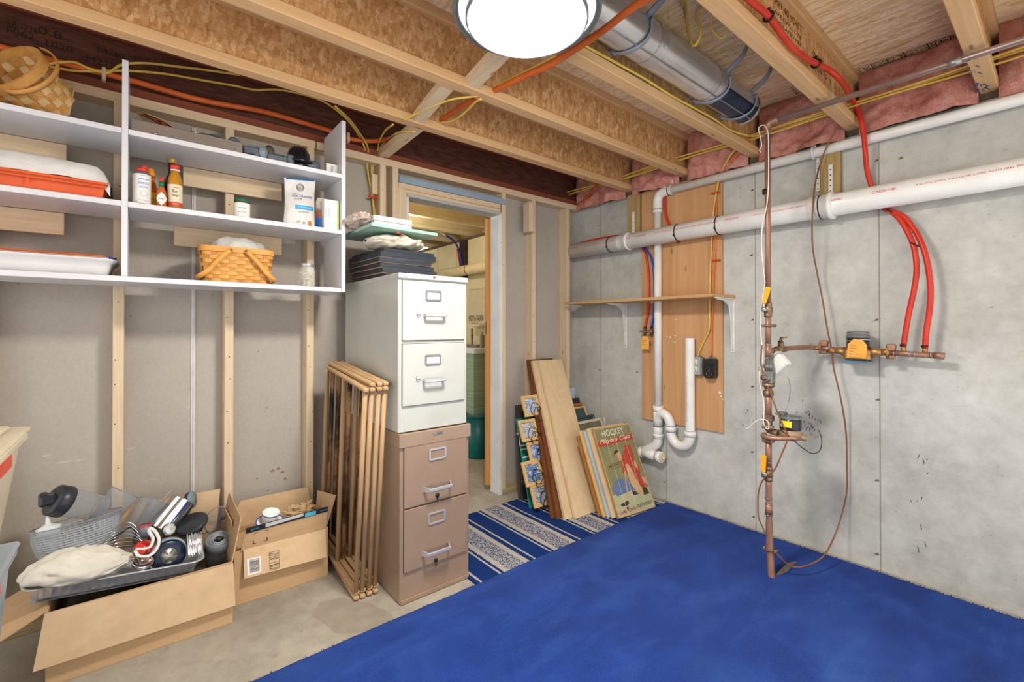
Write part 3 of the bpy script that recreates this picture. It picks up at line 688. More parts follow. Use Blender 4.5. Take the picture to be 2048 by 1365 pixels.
# plywood backing and treated posts
b = MB(); b.box((-.018, at(1447, 860, X=-.01).y, .55), (-.0006, -.622, 2.219), .001)
ply = b.build('plywood_sheet', PLYD); tag(ply, 'tall tan plywood sheet fixed to the concrete wall behind the drain pipe', 'plywood')
pm = M('paint_splash', 'e6e2da', 'd8d2c8', 30, rough=.6)
b = MB()
for px, py, r_ in ((1352, 640, .006), (1340, 675, .008), (1334, 674, .005), (1350, 672, .006), (1349, 685, .006), (1439, 786, .011), (1442, 793, .007), (1434, 795, .004), (1446, 800, .004), (1339, 624, .004)):
    p = at(px, py, X=-.0185); b.lathe([(r_, 0), (r_ * .7, .0006), (0, .0008)], p, 9, (-1, 0, 0))
b.build('paint_splash', pm, ply)['kind'] = 'stuff'
for ya, yb, z0, l_ in ((-.617, -.512, 1.83, 'treated timber post left of the plywood behind the big white pipe'), (-1.86, -1.77, 1.83, 'treated timber post behind the big white pipe near its coupling')):
    b = MB(); b.box((-.038, ya, z0), (0, yb, 2.219), .003); tag(b.build('treated_post', TREAT), l_, 'post', 'treated posts on the concrete wall')
def strap_strip(name, p, z0, z1, label, w_=.02, x=-.045, tilt=0):
    b = MB(); b.box((x, p - w_ / 2, z0), (x + .003, p + w_ / 2, z1), .001)
    o = b.build(name, WHTMET); tag(o, label, 'strap', 'white perforated pipe straps')
    h = MB()
    n_ = int((z1 - z0) / .028)
    for i in range(n_): h.lathe([(.0035, 0), (.0035, .0006)], (x - .0002, p, z0 + .014 + i * .028), 8, (-1, 0, 0))
    h.build('hole', BLACKP, o)['kind'] = 'stuff'
strap_strip('pipe_strap', at(1267, 460, X=-.043).y, 1.85, at(1267, 424, X=-.043).z, 'white perforated strap on the left timber post', .022)
strap_strip('pipe_strap', at(1661, 350, X=-.043).y, 1.85, at(1661, 329, X=-.043).z, 'white perforated strap on the right timber post', .02)
strap_strip('pipe_strap', at(1636, 350, X=-.02).y, at(1636, 383, X=-.02).z, at(1636, 312, X=-.02).z, 'white perforated strap hanging free left of the right timber post', .018, -.02)

# big drain pipe
BX, BZ, BR = -.10, 1.856, .057
bp = T('drain_pipe_large', 'thick white PVC drain pipe running the length of the concrete wall', 'pipe', (BX, -1.5, BZ - BR))
b = MB(); b.tube([(BX, -3.5, BZ), (BX, .095, BZ)], BR, 36); b.build('pipe', PVC, bp)
def ring(b, y0, y1, r_): b.tube([(BX, y0, BZ), (BX, y0 - .0005, BZ), (BX, y1, BZ)], r_, 36)
yc = at(1645, 420, X=BX).y
b = MB(); b.lathe([(.057, -.06), (.0635, -.055), (.0635, .03), (.072, .032), (.072, .05), (.0635, .052), (.058, .054)], (BX, yc, BZ), 36, (0, -1, 0), cap=False); b.build('coupling', PVC, bp)
yc = at(1252, 490, X=BX).y
b = MB(); b.lathe([(.057, -.05), (.060, -.045), (.060, .02), (.0655, .022), (.0655, .032), (.057, .034)], (BX, yc, BZ), 36, (0, -1, 0), cap=False); b.build('coupling', PVC, bp)
for px, py in ((1222, 490), (1357, 466), (1438, 450)):
    y = at(px, py, X=BX).y; b = MB(); b.lathe([(.0575, -.004), (.060, -.003), (.060, .003), (.0575, .004)], (BX, y, BZ), 36, (0, 1, 0), cap=False); b.box((BX - .063, y - .005, BZ - .03), (BX - .056, y + .005, BZ - .018), .001); b.build('cable_tie', BLKTIE, bp)
y = at(1643, 420, X=BX).y; b = MB(); b.lathe([(.0635, -.003), (.066, -.002), (.066, .002), (.0635, .003)], (BX, y, BZ), 36, (0, 1, 0), cap=False); b.build('cable_tie', BLKTIE, bp)
def pipe_print(s_, y, wd, h, el):
    """red factory print wrapped on the pipe at elevation angle el"""
    c, s2 = math.cos(el), math.sin(el)
    text(s_, (BX - (BR + .0008) * c, y, BZ + (BR + .0008) * s2), (0, -1, 0), (s2 * .0 + s2, 0, c), RED_INK, bp, width=wd, height=h, name='print')
el = R(8)
for y0 in (-.02, -.66, -1.30, -2.02, -2.95):
    pipe_print('CRESLINE', y0, .09, .012, el); pipe_print('4 IN PVC DWV CELLULAR CORE ASTM F891', y0 - .16, .30, .008, el); pipe_print('PPFA CO2264MB2', y0 - .47, .13, .010, el)

# thin drain pipe with standpipe and trap
TX, TR = -.046, .0262
dp = T('drain_pipe_thin', 'thin white PVC drain line with P-trap, standpipe and cleanout on the concrete wall', 'pipe', (TX, -.78, .3))
vy = at(1316, 700, X=TX).y; tz = 2.172
b = MB(); b.tube([(TX, -3.5, tz), (TX, vy - .06, tz)], TR, 24); b.build('horizontal_pipe', PVC, dp)
b = MB(); b.tube(smoothpath([(TX, vy - .10, tz), (TX, vy - .055, tz), (TX, vy - .02, tz - .012), (TX, vy - .003, tz - .04), (TX, vy, tz - .075), (TX, vy, tz - .11)], 5), .0325, 24); b.build('elbow', PVC, dp)
b = MB(); b.tube([(TX, vy, tz - .1), (TX, vy, .60)], TR, 24); b.build('vertical_pipe', PVC, dp)
b = MB(); b.tube([(TX, vy, tz - .115), (TX, vy, tz - .14)], .034, 24); b.build('collar', PVC, dp)
b = MB(); b.tube([(TX, vy - .088, tz), (TX, vy - .094, tz)], .0335, 24); b.build('cable_tie', BLKTIE, dp)
hz = at(1313, 818, X=TX).z
b = MB(); b.tube([(TX, vy, hz + .025), (TX, vy, hz - .015)], .036, 24); b.tube([(TX, vy, hz), (TX, vy, .52)], .0335, 24)
ty = vy
tee = [(TX, ty, .55), (TX - .004, ty - .01, .595), (TX - .012, ty - .045, .622), (TX - .014, ty - .085, .600), (TX - .014, ty - .105, .555), (TX - .014, ty - .108, .53)]
b.tube(smoothpath(tee, 5), .0315, 24); b.build('tee', PVC, dp)
sy = at(1380, 760, X=-.06).y; ux = TX - .014; uy0 = ty - .108
b = MB(); b.tube([(ux, uy0, .545), (ux, uy0, .508)], .037, 24)
m_ = (uy0 + sy) / 2; rr_ = abs(sy - uy0) / 2
arc = [(ux, m_ - rr_ * math.cos(math.pi * k / 14 + math.pi), .508 - .085 * math.sin(math.pi * k / 14)) for k in range(15)]
b.tube(arc, .0315, 24); b.tube([(ux, sy, .500), (ux, sy, .535)], .038, 24); b.build('trap', PVC, dp)
b = MB(); b.tube([(ux, sy, .52), (ux, sy, at(1380, 677, X=ux).z)], .0305, 24, cap=False); b.build('standpipe', PVC, dp)
b = MB(); b.tube([(TX, vy, .53), (TX, vy, .455)], .0335, 24); b.tube([(TX, vy, .47), (TX, vy, .44)], .037, 24)
b.tube(smoothpath([(TX, vy, .46), (TX, vy + .005, .41), (TX, vy + .035, .375), (TX, vy + .08, .345), (TX, vy + .115, .325)], 5), .0325, 24); b.build('lower_elbow', PVC, dp)
b = MB(); cz_ = .312
b.tube([(TX - .0, vy + .16, cz_), (TX - .012, vy - .02, cz_)], .0335, 24); b.tube([(TX - .010, vy + .005, cz_), (TX - .0125, vy - .035, cz_)], .039, 24); b.tube([(TX, vy + .16, cz_), (TX, vy + .12, cz_)], .038, 24); b.build('cleanout_tee', PVC, dp)
b = MB(); b.tube([(TX - .012, vy - .034, cz_), (TX - .013, vy - .046, cz_)], .031, 20); b.box((TX - .024, vy - .062, cz_ - .011), (TX - .002, vy - .044, cz_ + .011), .003); b.build('cleanout_plug', M('cream_plug', 'ddd2b4', 'cfc3a2', 10, rough=.4), dp)
PRIMER = M('purple_primer', '6a6c94', '8486ac', 30, rough=.5)
for z, y, x, r_ in ((hz + .0255, vy, TX, .0272), (.53, vy, TX, .0342), (.456, vy, TX, .0374), (.546, uy0, ux, .0378), (.536, sy, ux, .0312), (.508, uy0, ux, .0376)):
    b = MB(); b.tube([(x, y, z - .0015), (x, y, z + .0015)], r_, 24); b.build('primer_line', PRIMER, dp)
text('DUR-O-PVC ASTM D2665 SCH 40 1-1/2', (ux - .0312, sy + .004, .60), (0, 0, 1), (0, 1, 0), M('grey_print', '8a8a90', '9a9aa0', 30, rough=.7), dp, width=.30, height=.008, name='print')
# pipe straps holding the thin line
for px, py, z1, l_ in ((1343, 370, JB, 'white plastic hook strap hanging the thin drain line under the joist'), (1627, 305, 2.20, 'white plastic clip on the thin drain line above the right post')):
    y = at(px, py, X=TX).y; b = MB(); b.tube([(TX + .031 * math.cos(R(a_)), y, tz + .031 * math.sin(R(a_))) for a_ in range(90, 365, 25)], .006, 6); b.box((TX - .004, y - .012, tz + .026), (TX + .003, y + .012, z1 + (.0 if z1 > 2.21 else .012)), .001)
    tag(b.build('pipe_hook', WHTMET), l_, 'pipe hook', 'hooks on the thin drain line')

# plywood shelf on two white brackets
shy0, shy1 = at(1471, 595, X=0).y, -.055
b = MB()
poly = [(-.25, shy1), (-.25, shy0 + .02), (0, shy0), (0, -1.19), (-.06, -1.19), (-.06, -1.10), (0, -1.10), (0, vy - .04), (-.085, vy - .04), (-.085, vy + .10), (0, vy + .10), (0, shy1)]
b.prism([(x, y, 1.405) for x, y in poly], (0, 0, .018)); sh = b.build('plywood_shelf', wood('shelf_plywood', 'cda878', 'b88f5e', 'a07848', 'y', fine=40)); tag(sh, 'thin plywood shelf on white brackets across the pipe and plywood panel', 'shelf')
for py_, l_ in ((at(1252, 650, X=0).y, 'white steel shelf bracket left of the tagged valves'), (at(1466, 650, X=0).y, 'white steel shelf bracket at the right end of the plywood shelf')):
    t_ = T('shelf_bracket', l_, 'bracket', (0, py_, 1.07), 'brackets under the plywood shelf')
    x0 = -.001
    b = MB(); b.box((-.006, py_ - .012, 1.065), (x0, py_ + .012, 1.404), .001); b.build('wall_leg', WHTMET, t_)
    b = MB(); b.box((-.22, py_ - .012, 1.398), (x0, py_ + .012, 1.404), .001); b.build('shelf_arm', WHTMET, t_)
    b = MB(); b.prism([(-.006, py_ - .003, 1.10), (-.018, py_ - .003, 1.10), (-.03, py_ - .003, 1.28), (-.055, py_ - .003, 1.355), (-.12, py_ - .003, 1.385), (-.21, py_ - .003, 1.392), (-.21, py_ - .003, 1.398), (-.006, py_ - .003, 1.398)], (0, .006, 0)); b.build('web_plate', WHTMET, t_)
    b = MB()
    for z in (1.08, 1.25, 1.38): b.lathe([(.005, 0), (.004, .002), (0, .0025)], (-.006, py_, z), 8, (-1, 0, 0))
    b.build('screw', STEELV, t_)['kind'] = 'stuff'

# outlets
def duplex(b, c, r_=.016):
    pass
oy0, oy1 = at(1383, 730, X=-.06).y, at(1400, 730, X=-.06).y
ot = T('outlet_box', 'grey metal outlet box with two cream sockets on the plywood', 'outlet', (-.04, (oy0 + oy1) / 2, .91))
b = MB(); b.box((-.056, oy1 - .012, .915), (-.018, oy0 - .004, 1.025), .002); b.build('box', M('galvanised_box', 'a9a59c', '8f8b82', 30, rough=.45, metal=.6), ot)
b = MB(); b.box((-.060, oy1 - .001, .912), (-.056, oy0 + .001, 1.028), .001); b.build('face_plate', M('grey_face_plate', 'a9b2ba', '98a2aa', 8, rough=.4, metal=.2), ot)
for z in (.995, .950):
    b = MB(); b.lathe([(.0165, 0), (.0155, .003), (0, .003)], (-.060, (oy0 + oy1) / 2, z), 20, (-1, 0, 0)); so = b.build('socket', M('cream_socket', 'e8e0c4', 'dcd3b4', 10, rough=.4), ot)
    for dy, dz, a_, c_ in ((.006, .004, .0012, .004), (-.006, .004, .0012, .0035), (0, -.007, .0022, .0025)):
        b = MB(); b.box((-.0640, (oy0 + oy1) / 2 + dy - a_, z + dz - c_), (-.0628, (oy0 + oy1) / 2 + dy + a_, z + dz + c_)); b.build('slot', BLACKP, so)
b = MB(); b.lathe([(.009, 0), (.012, .004), (.012, .010), (.006, .012)], (-.036, oy1 + .012, 1.024), 10); b.build('clamp', STEELV, ot)
ky0, ky1 = at(1407, 740, X=-.075).y, at(1428, 740, X=-.075).y
kt = T('dryer_outlet', 'black surface mounted power outlet right of the grey outlet box', 'outlet', (-.045, (ky0 + ky1) / 2, .89))
def rr_rect(y0, y1, z0, z1, r_, x):
    o = []
    for cy, cz, a0 in ((y0 - r_, z0 + r_, 180), (y1 + r_, z0 + r_, 270)):
        for k in range(6):
            a_ = R(a0 + k * 18); o.append((x, cy - math.cos(a_) * r_ * -1 if False else cy + (-math.cos(a_) * r_), cz + math.sin(a_) * r_))
    return o + [(x, y1, z1), (x, y0, z1)]
pr = [(-.075, ky0, 1.018), (-.075, ky0, .915), (-.075, ky0 - .012, .897), (-.075, ky1 + .012, .897), (-.075, ky1, .915), (-.075, ky1, 1.018)]
b = MB(); b.prism(pr, (.057, 0, 0)); b.build('body', M('black_outlet_body', '1e1f22', '2b2a28', 14, rough=.35), kt)
b = MB(); b.box((-.0775, ky1 + .002, .985), (-.075, ky0 - .002, 1.016), .001); b.box((-.0775, ky1 + .003, .955), (-.075, ky0 - .003, .978), .001); b.build('cover_ridge', M('black_gloss', '26282c', '34363a', 14, rough=.2), kt)
for dy, dz in ((.016, .0), (-.016, 0), (0, .018)):
    b = MB(); b.box((-.0762, (ky0 + ky1) / 2 + dy - .002, .925 + dz - .008), (-.0752, (ky0 + ky1) / 2 + dy + .002, .925 + dz + .008)); b.build('slot', STEELV, kt)
b = MB(); b.lathe([(.004, 0), (0, .002)], (-.0752, (ky0 + ky1) / 2, .912), 8, (-1, 0, 0)); b.build('screw', SOLDER, kt)
b = MB(); b.box((-.055, ky1 + .005, 1.018), (-.03, ky0 - .02, 1.030), .003); b.lathe([(.006, 0), (.007, .008), (.004, .012)], (-.045, ky0 - .03, 1.028), 8); b.build('clamp', STEELV, kt)

# red and blue supply tubes with tagged valves
cable('red_water_tube', 'thin red tube lying on top of the big white pipe in the corner', 'tube', [(-.07, .08, 1.905), (-.075, -.02, 1.914), (-.08, -.15, 1.921), (-.075, -.30, 1.925), (-.06, -.45, 1.922), (-.035, -.56, 1.90), (-.025, -.61, 1.86), (-.03, -.645, 1.79)] + [at(*p, X=-.035) for p in ((1292, 510), (1297, 545), (1298, 590), (1296, 625), (1290, 656))], .0085, REDP, 'red water tubes')
cable('blue_water_tube', 'blue tube crossing over the big white pipe down to the tagged valves', 'tube', [(-.07, -.30, 1.918), (-.055, -.42, 1.922), (-.04, -.54, 1.91), (-.03, -.61, 1.86), (-.03, -.66, 1.80)] + [at(*p, X=-.035) for p in ((1302, 515), (1308, 550), (1309, 600), (1307, 630), (1303, 656))], .0085, BLUP)
cable('red_water_tube', 'red tube dropping behind the thin pipe elbow onto the plywood', 'tube', [(.03, -.86, 2.30)] + [at(*p, X=-.03) for p in ((1332, 345), (1331, 380), (1330, 410), (1333, 435), (1341, 455), (1350, 475))] + [(-.03, -.93, 1.80)], .0085, REDP, 'red water tubes')
vt = T('tagged_valves', 'pair of small brass valves under the red and blue tubes', 'valve', (-.04, -.66, 1.14))
for px, s_ in ((1290, 'left'), (1303, 'right')):
    c = at(px, 664, X=-.04)
    v_ = bpy.data.objects.new('valve', None); COL.objects.link(v_); v_.parent = vt; v_.location = c - wloc(vt)
    b = MB(); b.tube([c + Vector((0, 0, .035)), c + Vector((0, 0, .024))], .0105, 12); b.build('crimp_ring', BLACKP, v_)
    b = MB(); b.tube([c + Vector((0, 0, .03)), c + Vector((0, 0, -.03))], .009, 12); b.ball(c, (.016, .016, .014), 12, 8); b.tube([c, c + Vector((-.035, .004, .004))], .008, 10); b.build('body', BRASS, v_)
    b = MB(); b.box(c + Vector((-.042, -.022, -.004)), c + Vector((-.036, .022, .006)), .002); b.build('handle', STEELV, v_)
c = at(1300, 682, X=-.036); b = MB(); b.tube([c + Vector((0, .012, .0)), c + Vector((0, .005, -.03))], .010, 12); b.build('copper_stub', COPPER, vt)
def card_tag(name, label, px, py, X, w_, h, lines, tilt=0):
    c = at(px, py, X=X)
    t_ = T(name, label, 'tag', c - Vector((0, 0, h / 2)), 'orange paper tags')
    b = MB(); hw = w_ / 2
    poly = [(0, hw, -h / 2), (0, -hw, -h / 2), (0, -hw, h * .22), (0, -hw * .45, h / 2), (0, hw * .45, h / 2), (0, hw, h * .22)]
    ca, sa = math.cos(tilt), math.sin(tilt)
    rot = lambda y, z: (y * ca - z * sa, y * sa + z * ca)
    b.prism([(c.x, c.y + rot(p[1], p[2])[0], c.z + rot(p[1], p[2])[1]) for p in poly], (.0015, 0, 0)); b.build('card', OTAG, t_)
    for i, l_ in enumerate(lines):
        y, z = rot(hw * .72, h * .14 - i * h * .16)
        text(l_, (c.x - .0006, c.y + y, c.z + z), (0, -ca, -sa), (0, -sa, ca), PENCIL, t_, width=w_ * .62 * len(l_) / max(len(q) for q in lines), height=h * .07, name='handwriting')
    return t_
card_tag('paper_tag', 'orange paper tag hanging from the small brass valves on the plywood', 1290, 686, -.075, .068, .095, ['kitchen', 'sink', 'cold hot'])

# riser: copper main with valves, meters
RX, RY = -.5, -1.686
def rzz(py, px=1537): return at(px, py, X=RX).z
def ry_(px, py): return at(px, py, X=RX).y
ri = T('copper_riser', 'vertical copper water main with valves and a water meter standing before the concrete wall', 'water pipe', (RX, RY, .0))
b = MB(); b.tube([(RX, RY, 2.19), (RX, RY, rzz(624))], .0125, 14); b.build('upper_pipe', COPPER, ri)
b = MB(); b.tube([(RX, RY, rzz(630)), (RX, RY, rzz(690))], .0125, 14); b.build('pipe', COPPER, ri)
b = MB(); b.tube([(RX, RY, rzz(689)), (RX, RY, rzz(716))], .0145, 14); b.tube([(RX, RY, 1.107), (RX + .04, RY - .005, 1.107)], .0135, 14); b.build('tee', COPPER, ri)
for py in (610, 632, 689, 700, 716, 806, 925): b = MB(); b.tube([(RX, RY, rzz(py) + .002), (RX, RY, rzz(py) - .002)], .0152, 14); b.build('solder_ring', SOLDER, ri)
def ball_valve(zc, hz0, hz1, px0, px1):
    v_ = bpy.data.objects.new('ball_valve', None); COL.objects.link(v_); v_.parent = ri; v_.location = Vector((RX, RY, zc)) - wloc(ri)
    b = MB(); b.lathe([(.014, -.036), (.019, -.034), (.019, -.020), (.016, -.018), (.021, -.012), (.021, .012), (.016, .018), (.019, .020), (.019, .034), (.014, .036)], (RX, RY, zc), 8); b.tube([(RX, RY, zc), (RX - .028, RY + .006, zc + .002)], .009, 10); b.build('body', BRASS, v_)
    b = MB(); b.lathe([(.012, 0), (.012, .007), (.005, .009)], (RX - .028, RY + .006, zc), 10, (-1, 0, 0)); b.build('nut', SOLDER, v_)
    return v_
v1 = ball_valve(rzz(620), 0, 0, 0, 0)
def grip(v_, p0, p1, w_):
    p0 = Vector(p0); p1 = Vector(p1); d = (p1 - p0).normalized(); s_ = Vector((0, d.z, -d.y)) * w_
    b = MB(); b.prism([p0 - s_ * .8, p0 + s_ * .8, p1 + s_, p1 + d * w_ * .4 + s_ * .5, p1 + d * w_ * .4 - s_ * .5, p1 - s_], (.007, 0, 0)); b.build('grip', YHAND, v_)
hx = RX - .036
grip(v1, (hx, at(1527, 607, X=hx).y, at(1527, 607, X=hx).z), (hx, at(1536, 576, X=hx).y, at(1536, 576, X=hx).z), .0125)
b = MB(); p0 = at(1526, 621, X=hx + .003); p1 = at(1528, 605, X=hx + .003); b.tube([p0, p1], .008, 6, flat=(1, .35)); b.build('lever', SOLDER, v1)
zc = rzz(948); v2 = ball_valve(zc, 0, 0, 0, 0)
grip(v2, (hx, at(1526, 944, X=hx).y, at(1526, 944, X=hx).z), (hx, at(1527, 913, X=hx).y, at(1527, 913, X=hx).z), .0125)
b = MB(); b.tube([at(1526, 955, X=hx + .003), at(1526, 943, X=hx + .003)], .008, 6, flat=(1, .35)); b.build('lever', SOLDER, v2)
# ground clamp
b = MB(); zc = rzz(652); b.box((RX - .017, RY - .034, zc - .006), (RX - .008, RY + .034, zc + .006), .003); b.box((RX + .008, RY - .034, zc - .006), (RX + .017, RY + .034, zc + .006), .003)
for s_ in (-1, 1): b.tube([(RX - .02, RY + s_ * .027, zc), (RX + .02, RY + s_ * .027, zc)], .0045, 8)
b.build('ground_clamp', BRASS, ri)
# reducing valve body with nuts
zt = rzz(718); zb = rzz(802)
b = MB(); b.lathe([(.016, 0), (.017, -.028), (.022, -.030), (.022, -.046), (.018, -.048), (.018, -.060)], (RX, RY, zt), 8); b.build('union', STEELV, ri)
b = MB(); zc = rzz(755); b.box((RX - .022, RY - .026, zc - .032), (RX + .022, RY + .022, zc + .032), .006); b.tube([(RX, RY, zc), (RX - .034, RY + .004, zc)], .021, 14); b.build('regulator', STEELV, ri)
b = MB(); b.lathe([(.014, .0), (.014, .006), (.009, .007), (.009, .010), (.006, .011)], (RX - .034, RY + .004, zc), 12, (-1, 0, 0)); b.build('regulator_cap', BRASS, ri)
b = MB(); b.lathe([(.030, .008), (.030, -.008), (.024, -.01), (.017, -.016), (.017, -.026), (.024, -.030), (.026, -.045), (.022, -.056), (.016, -.06)], (RX, RY, rzz(770)), 8); b.build('hex_nut', BRASS, ri)
b = MB(); b.tube([(RX, RY, rzz(782)), (RX, RY, rzz(840))], .0145, 14); b.build('pipe', COPPER, ri)
# yoke and meter
zy = rzz(868)
b = MB(); b.box((RX - .02, RY - .022, rzz(836) - .018), (RX + .02, RY + .022, rzz(836) + .014), .005); b.lathe([(.012, .03), (.018, .018), (.018, -.02), (.013, -.03)], (RX, RY, rzz(850)), 8); b.box((RX - .02, RY - .024, rzz(880) - .014), (RX + .02, RY + .024, rzz(880) + .014), .004); b.build('yoke', BRASS, ri)
b = MB(); b.tube(smoothpath([(RX - .01, RY + .014, zy - .004), (RX - .03, RY + .012, zy - .008), (RX - .038, RY - .02, zy - .010), (RX - .03, RY - .06, zy - .008), (RX - .014, RY - .10, zy - .002), (RX - .004, RY - .125, zy)], 5), .0115, 12); b.build('copper_loop', COPPER, ri)
mc = at(1581, 868, X=RX + .03)
mt = bpy.data.objects.new('water_meter', None); COL.objects.link(mt); mt.parent = ri; mt.location = mc - wloc(ri)
b = MB(); b.lathe([(.03, -.03), (.046, -.024), (.048, .006), (.044, .016), (.044, .024)], mc, 24); b.tube([mc + Vector((-.01, .05, -.004)), mc + Vector((0, .10, .0))], .016, 10); b.tube([mc + Vector((-.03, .06, .02)), mc + Vector((-.05, .11, .025))], .010, 8); b.tube([mc, mc + Vector((.02, -.062, -.016))], .015, 10); b.build('body', M('pale_bronze', 'a98d70', '8c7258', 30, rough=.5, metal=.3), mt)
b = MB(); b.lathe([(.044, .02), (.046, .026), (.046, .074), (.043, .076)], mc, 28); b.build('register', M('dark_register', '24262c', '33363c', 10, rough=.25), mt)
b = MB(); b.lathe([(.047, .074), (.048, .080), (.047, .088), (.0, .090)], mc, 28); b.build('lens', CLEARP, mt)
b = MB(); b.box(mc + Vector((-.03, .02, .086)), mc + Vector((.03, .058, .098)), .004); b.build('sensor', STEELV, mt)
b = MB()
for k in range(8):
    a0 = R(205 - 8 * k) ; a1 = R(205 - 8 * (k + 1))
    q = [(mc.x + math.cos(a_) * .0466, mc.y + math.sin(a_) * .0466, mc.z + z_) for a_, z_ in ((a0, .036), (a1, .036), (a1, .066), (a0, .066))]
    b.add(q, [(0, 1, 2, 3)])
b.build('yellow_sticker', M('yellow_sticker', 'e8dc28', 'dccd1c', 20, rough=.5), mt)
b = MB(); b.tube(smoothpath([mc + Vector((-.04, .03, .02)), mc + Vector((-.05, -.02, -.01)), mc + Vector((-.03, -.06, -.05)), mc + Vector((.0, -.09, -.075)), mc + Vector((.02, -.115, -.06)), mc + Vector((.03, -.12, -.01)), mc + Vector((.04, -.105, .03))], 5), .0022, 6); b.build('lead', BLACKP, mt)
# lower pipe, slightly bent, into the slab
b = MB(); b.tube([(RX, RY, rzz(880)), (RX, RY, rzz(938))], .0145, 14); b.build('pipe', COPPER, ri)
b = MB(); b.tube(smoothpath([(RX, RY, rzz(958)), (RX, RY, .36), (RX, RY - .002, .26), (RX - .004, RY - .006, .15), (RX - .012, RY - .014, .06), (RX - .018, RY - .020, .0)], 4), [.0135] * 8 + [.016] * 13, 14); b.build('lower_pipe', COPPER, ri)
b = MB(); b.tube([(RX, RY, rzz(1008)), (RX, RY, rzz(1030))], .0165, 14); b.build('coupling', COPPER, ri)
for py in (997, 1008, 1030): b = MB(); b.tube([(RX, RY, rzz(py) + .002), (RX, RY, rzz(py) - .002)], .0172, 14); b.build('solder_ring', SOLDER, ri)
b = MB(); zc = at(1541, 1100, X=RX - .01).z; c = Vector((RX - .009, RY - .011, zc)); b.tube([c + Vector((.02 * math.cos(a_ * .5236), .02 * math.sin(a_ * .5236), .003 * math.sin(a_))) for a_ in range(13)], .0035, 6)
for s_ in (-1, 1): b.box(c + Vector((-.012, s_ * .026 - .006, -.006)), c + Vector((.012, s_ * .026 + .006, .006)), .002); b.tube([c + Vector((-.02, s_ * .026, 0)), c + Vector((.02, s_ * .026, 0))], .004, 6)
b.build('ground_clamp', BRASS, ri)
# slit carpet flap at its foot
b = MB(); q0 = at(1552, 1150, Z=.022); q1 = at(1592, 1124, Z=.05)
b.grid(lambda u, v: q0 + (q1 - q0) * u + Vector((.012, -.012, -.004)) * 1.0 * v * (1 - u * .9) + Vector((0, 0, .018 * math.sin(u * 3.0) * (1 - v))) + Vector((0, 0, -.02 * v * (1 - u))), 10, 4); b.build('carpet_flap', M('carpet_backing', '7a6a50', '5a4c38', 40, rough=.9), carpet)

# white transmitter box behind the riser
t_ = T('white_transmitter', 'white plastic meter transmitter box hanging tilted behind the copper riser', 'box', at(1550, 760, X=RX + .05))
c = at(1551, 735, X=RX + .05); Mx = Matrix.Translation(c) @ Matrix.Rotation(R(-12), 4, 'Z') @ Matrix.Rotation(R(-44), 4, 'X')
b = MB(); b.M = Mx; b.box((-.022, -.068, -.034), (.018, .068, .034), .005); b.build('case', WHTMET, t_)
b = MB(); b.M = Mx; b.box((-.024, -.070, .034), (.020, .070, .048), .004); b.build('lid', M('grey_white_lid', 'b4b4b0', 'a4a4a0', 10, rough=.5), t_)
cable('grey_lead', 'thin grey lead from the white transmitter down to the water meter', 'cable', [at(1576, 754, X=RX + .05), at(1580, 775, X=RX + .05), at(1578, 800, X=RX + .05), at(1571, 820, X=RX + .03), at(1566, 828, X=RX + .02)], .0018, STEELV)

# copper branch along the wall with bronze meter
br = T('copper_branch', 'horizontal copper branch pipe with bronze meter in front of the concrete wall', 'water pipe', (-.1, -1.95, 1.06))
BXx = -.095
bz = lambda px, py: at(px, py, X=BXx)
b = MB(); b.tube([(RX + .03, RY - .004, 1.107), (-.40, -1.692, 1.110), (-.34, -1.695, 1.112)], .0125, 12); b.build('first_pipe', BRASS, br)
c1 = Vector((-.37, -1.694, 1.111)); b = MB(); b.tube([c1 + Vector((-.05, 0, 0)), c1 + Vector((.05, 0, 0))], .017, 8); b.tube([c1, c1 + Vector((0, 0, .042))], .013, 10); b.tube([c1, c1 + Vector((0, 0, -.025))], .008, 8); b.build('stop_valve', BRASS, br)
b = MB(); b.tube([c1 + Vector((0, 0, .04)), c1 + Vector((.012, 0, .056))], .008, 8); b.build('stem', STEELV, br)
b = MB(); b.box(c1 + Vector((.008, -.008, .056)), c1 + Vector((.07, .008, .062)), .002); b.build('lever', M('rusty_lever', 'c08a3c', 'a06c2c', 30, rough=.5, metal=.4), br)
pA = bz(1612, 693)
b = MB(); b.tube(smoothpath([(-.34, -1.695, 1.112), (-.22, pA.y - .012, 1.116), (-.14, pA.y - .03, 1.116), (-.105, pA.y - .045, 1.113), (BXx, pA.y - .07, 1.112), bz(1650, 697)], 4), .0122, 12); b.build('bent_pipe', COPPER, br)
b = MB(); b.tube([bz(1640, 696), bz(1668, 699)], .0122, 12); b.build('pipe', COPPER, br)
b = MB(); b.tube([bz(1765, 705), bz(1872, 712)], .0135, 14); b.build('pipe', COPPER, br)
b = MB(); b.tube([bz(1868, 711), bz(1889, 713)], .0158, 14); b.build('end_cap', COPPER, br)
for px, py in ((1621, 694), (1653, 698), (1788, 707), (1819, 709), (1830, 709.5), (1862, 711)):
    p = bz(px, py); b = MB(); b.tube([p + Vector((0, .002, 0)), p - Vector((0, .002, 0))], .0152, 14); b.build('solder_ring', SOLDER, br)
for px, py in ((1650, 697), (1785, 706)):
    p = bz(px, py); k = bpy.data.objects.new('ground_clamp', None); COL.objects.link(k); k.parent = br; k.location = p - wloc(br)
    b = MB(); b.box(p + Vector((-.016, -.012, .010)), p + Vector((.016, .022, .042)), .004); b.box(p + Vector((-.014, -.010, -.030)), p + Vector((.014, .014, -.012)), .003); b.build('jaw', COPPER, k)
    b = MB(); b.tube([p + Vector((-.018, -.008, .030)), p + Vector((.02, -.008, .030))], .006, 8); b.tube([p + Vector((-.016, .018, -.03)), p + Vector((-.016, .018, .03))], .005, 8); b.build('bolt', BRONZE, k)
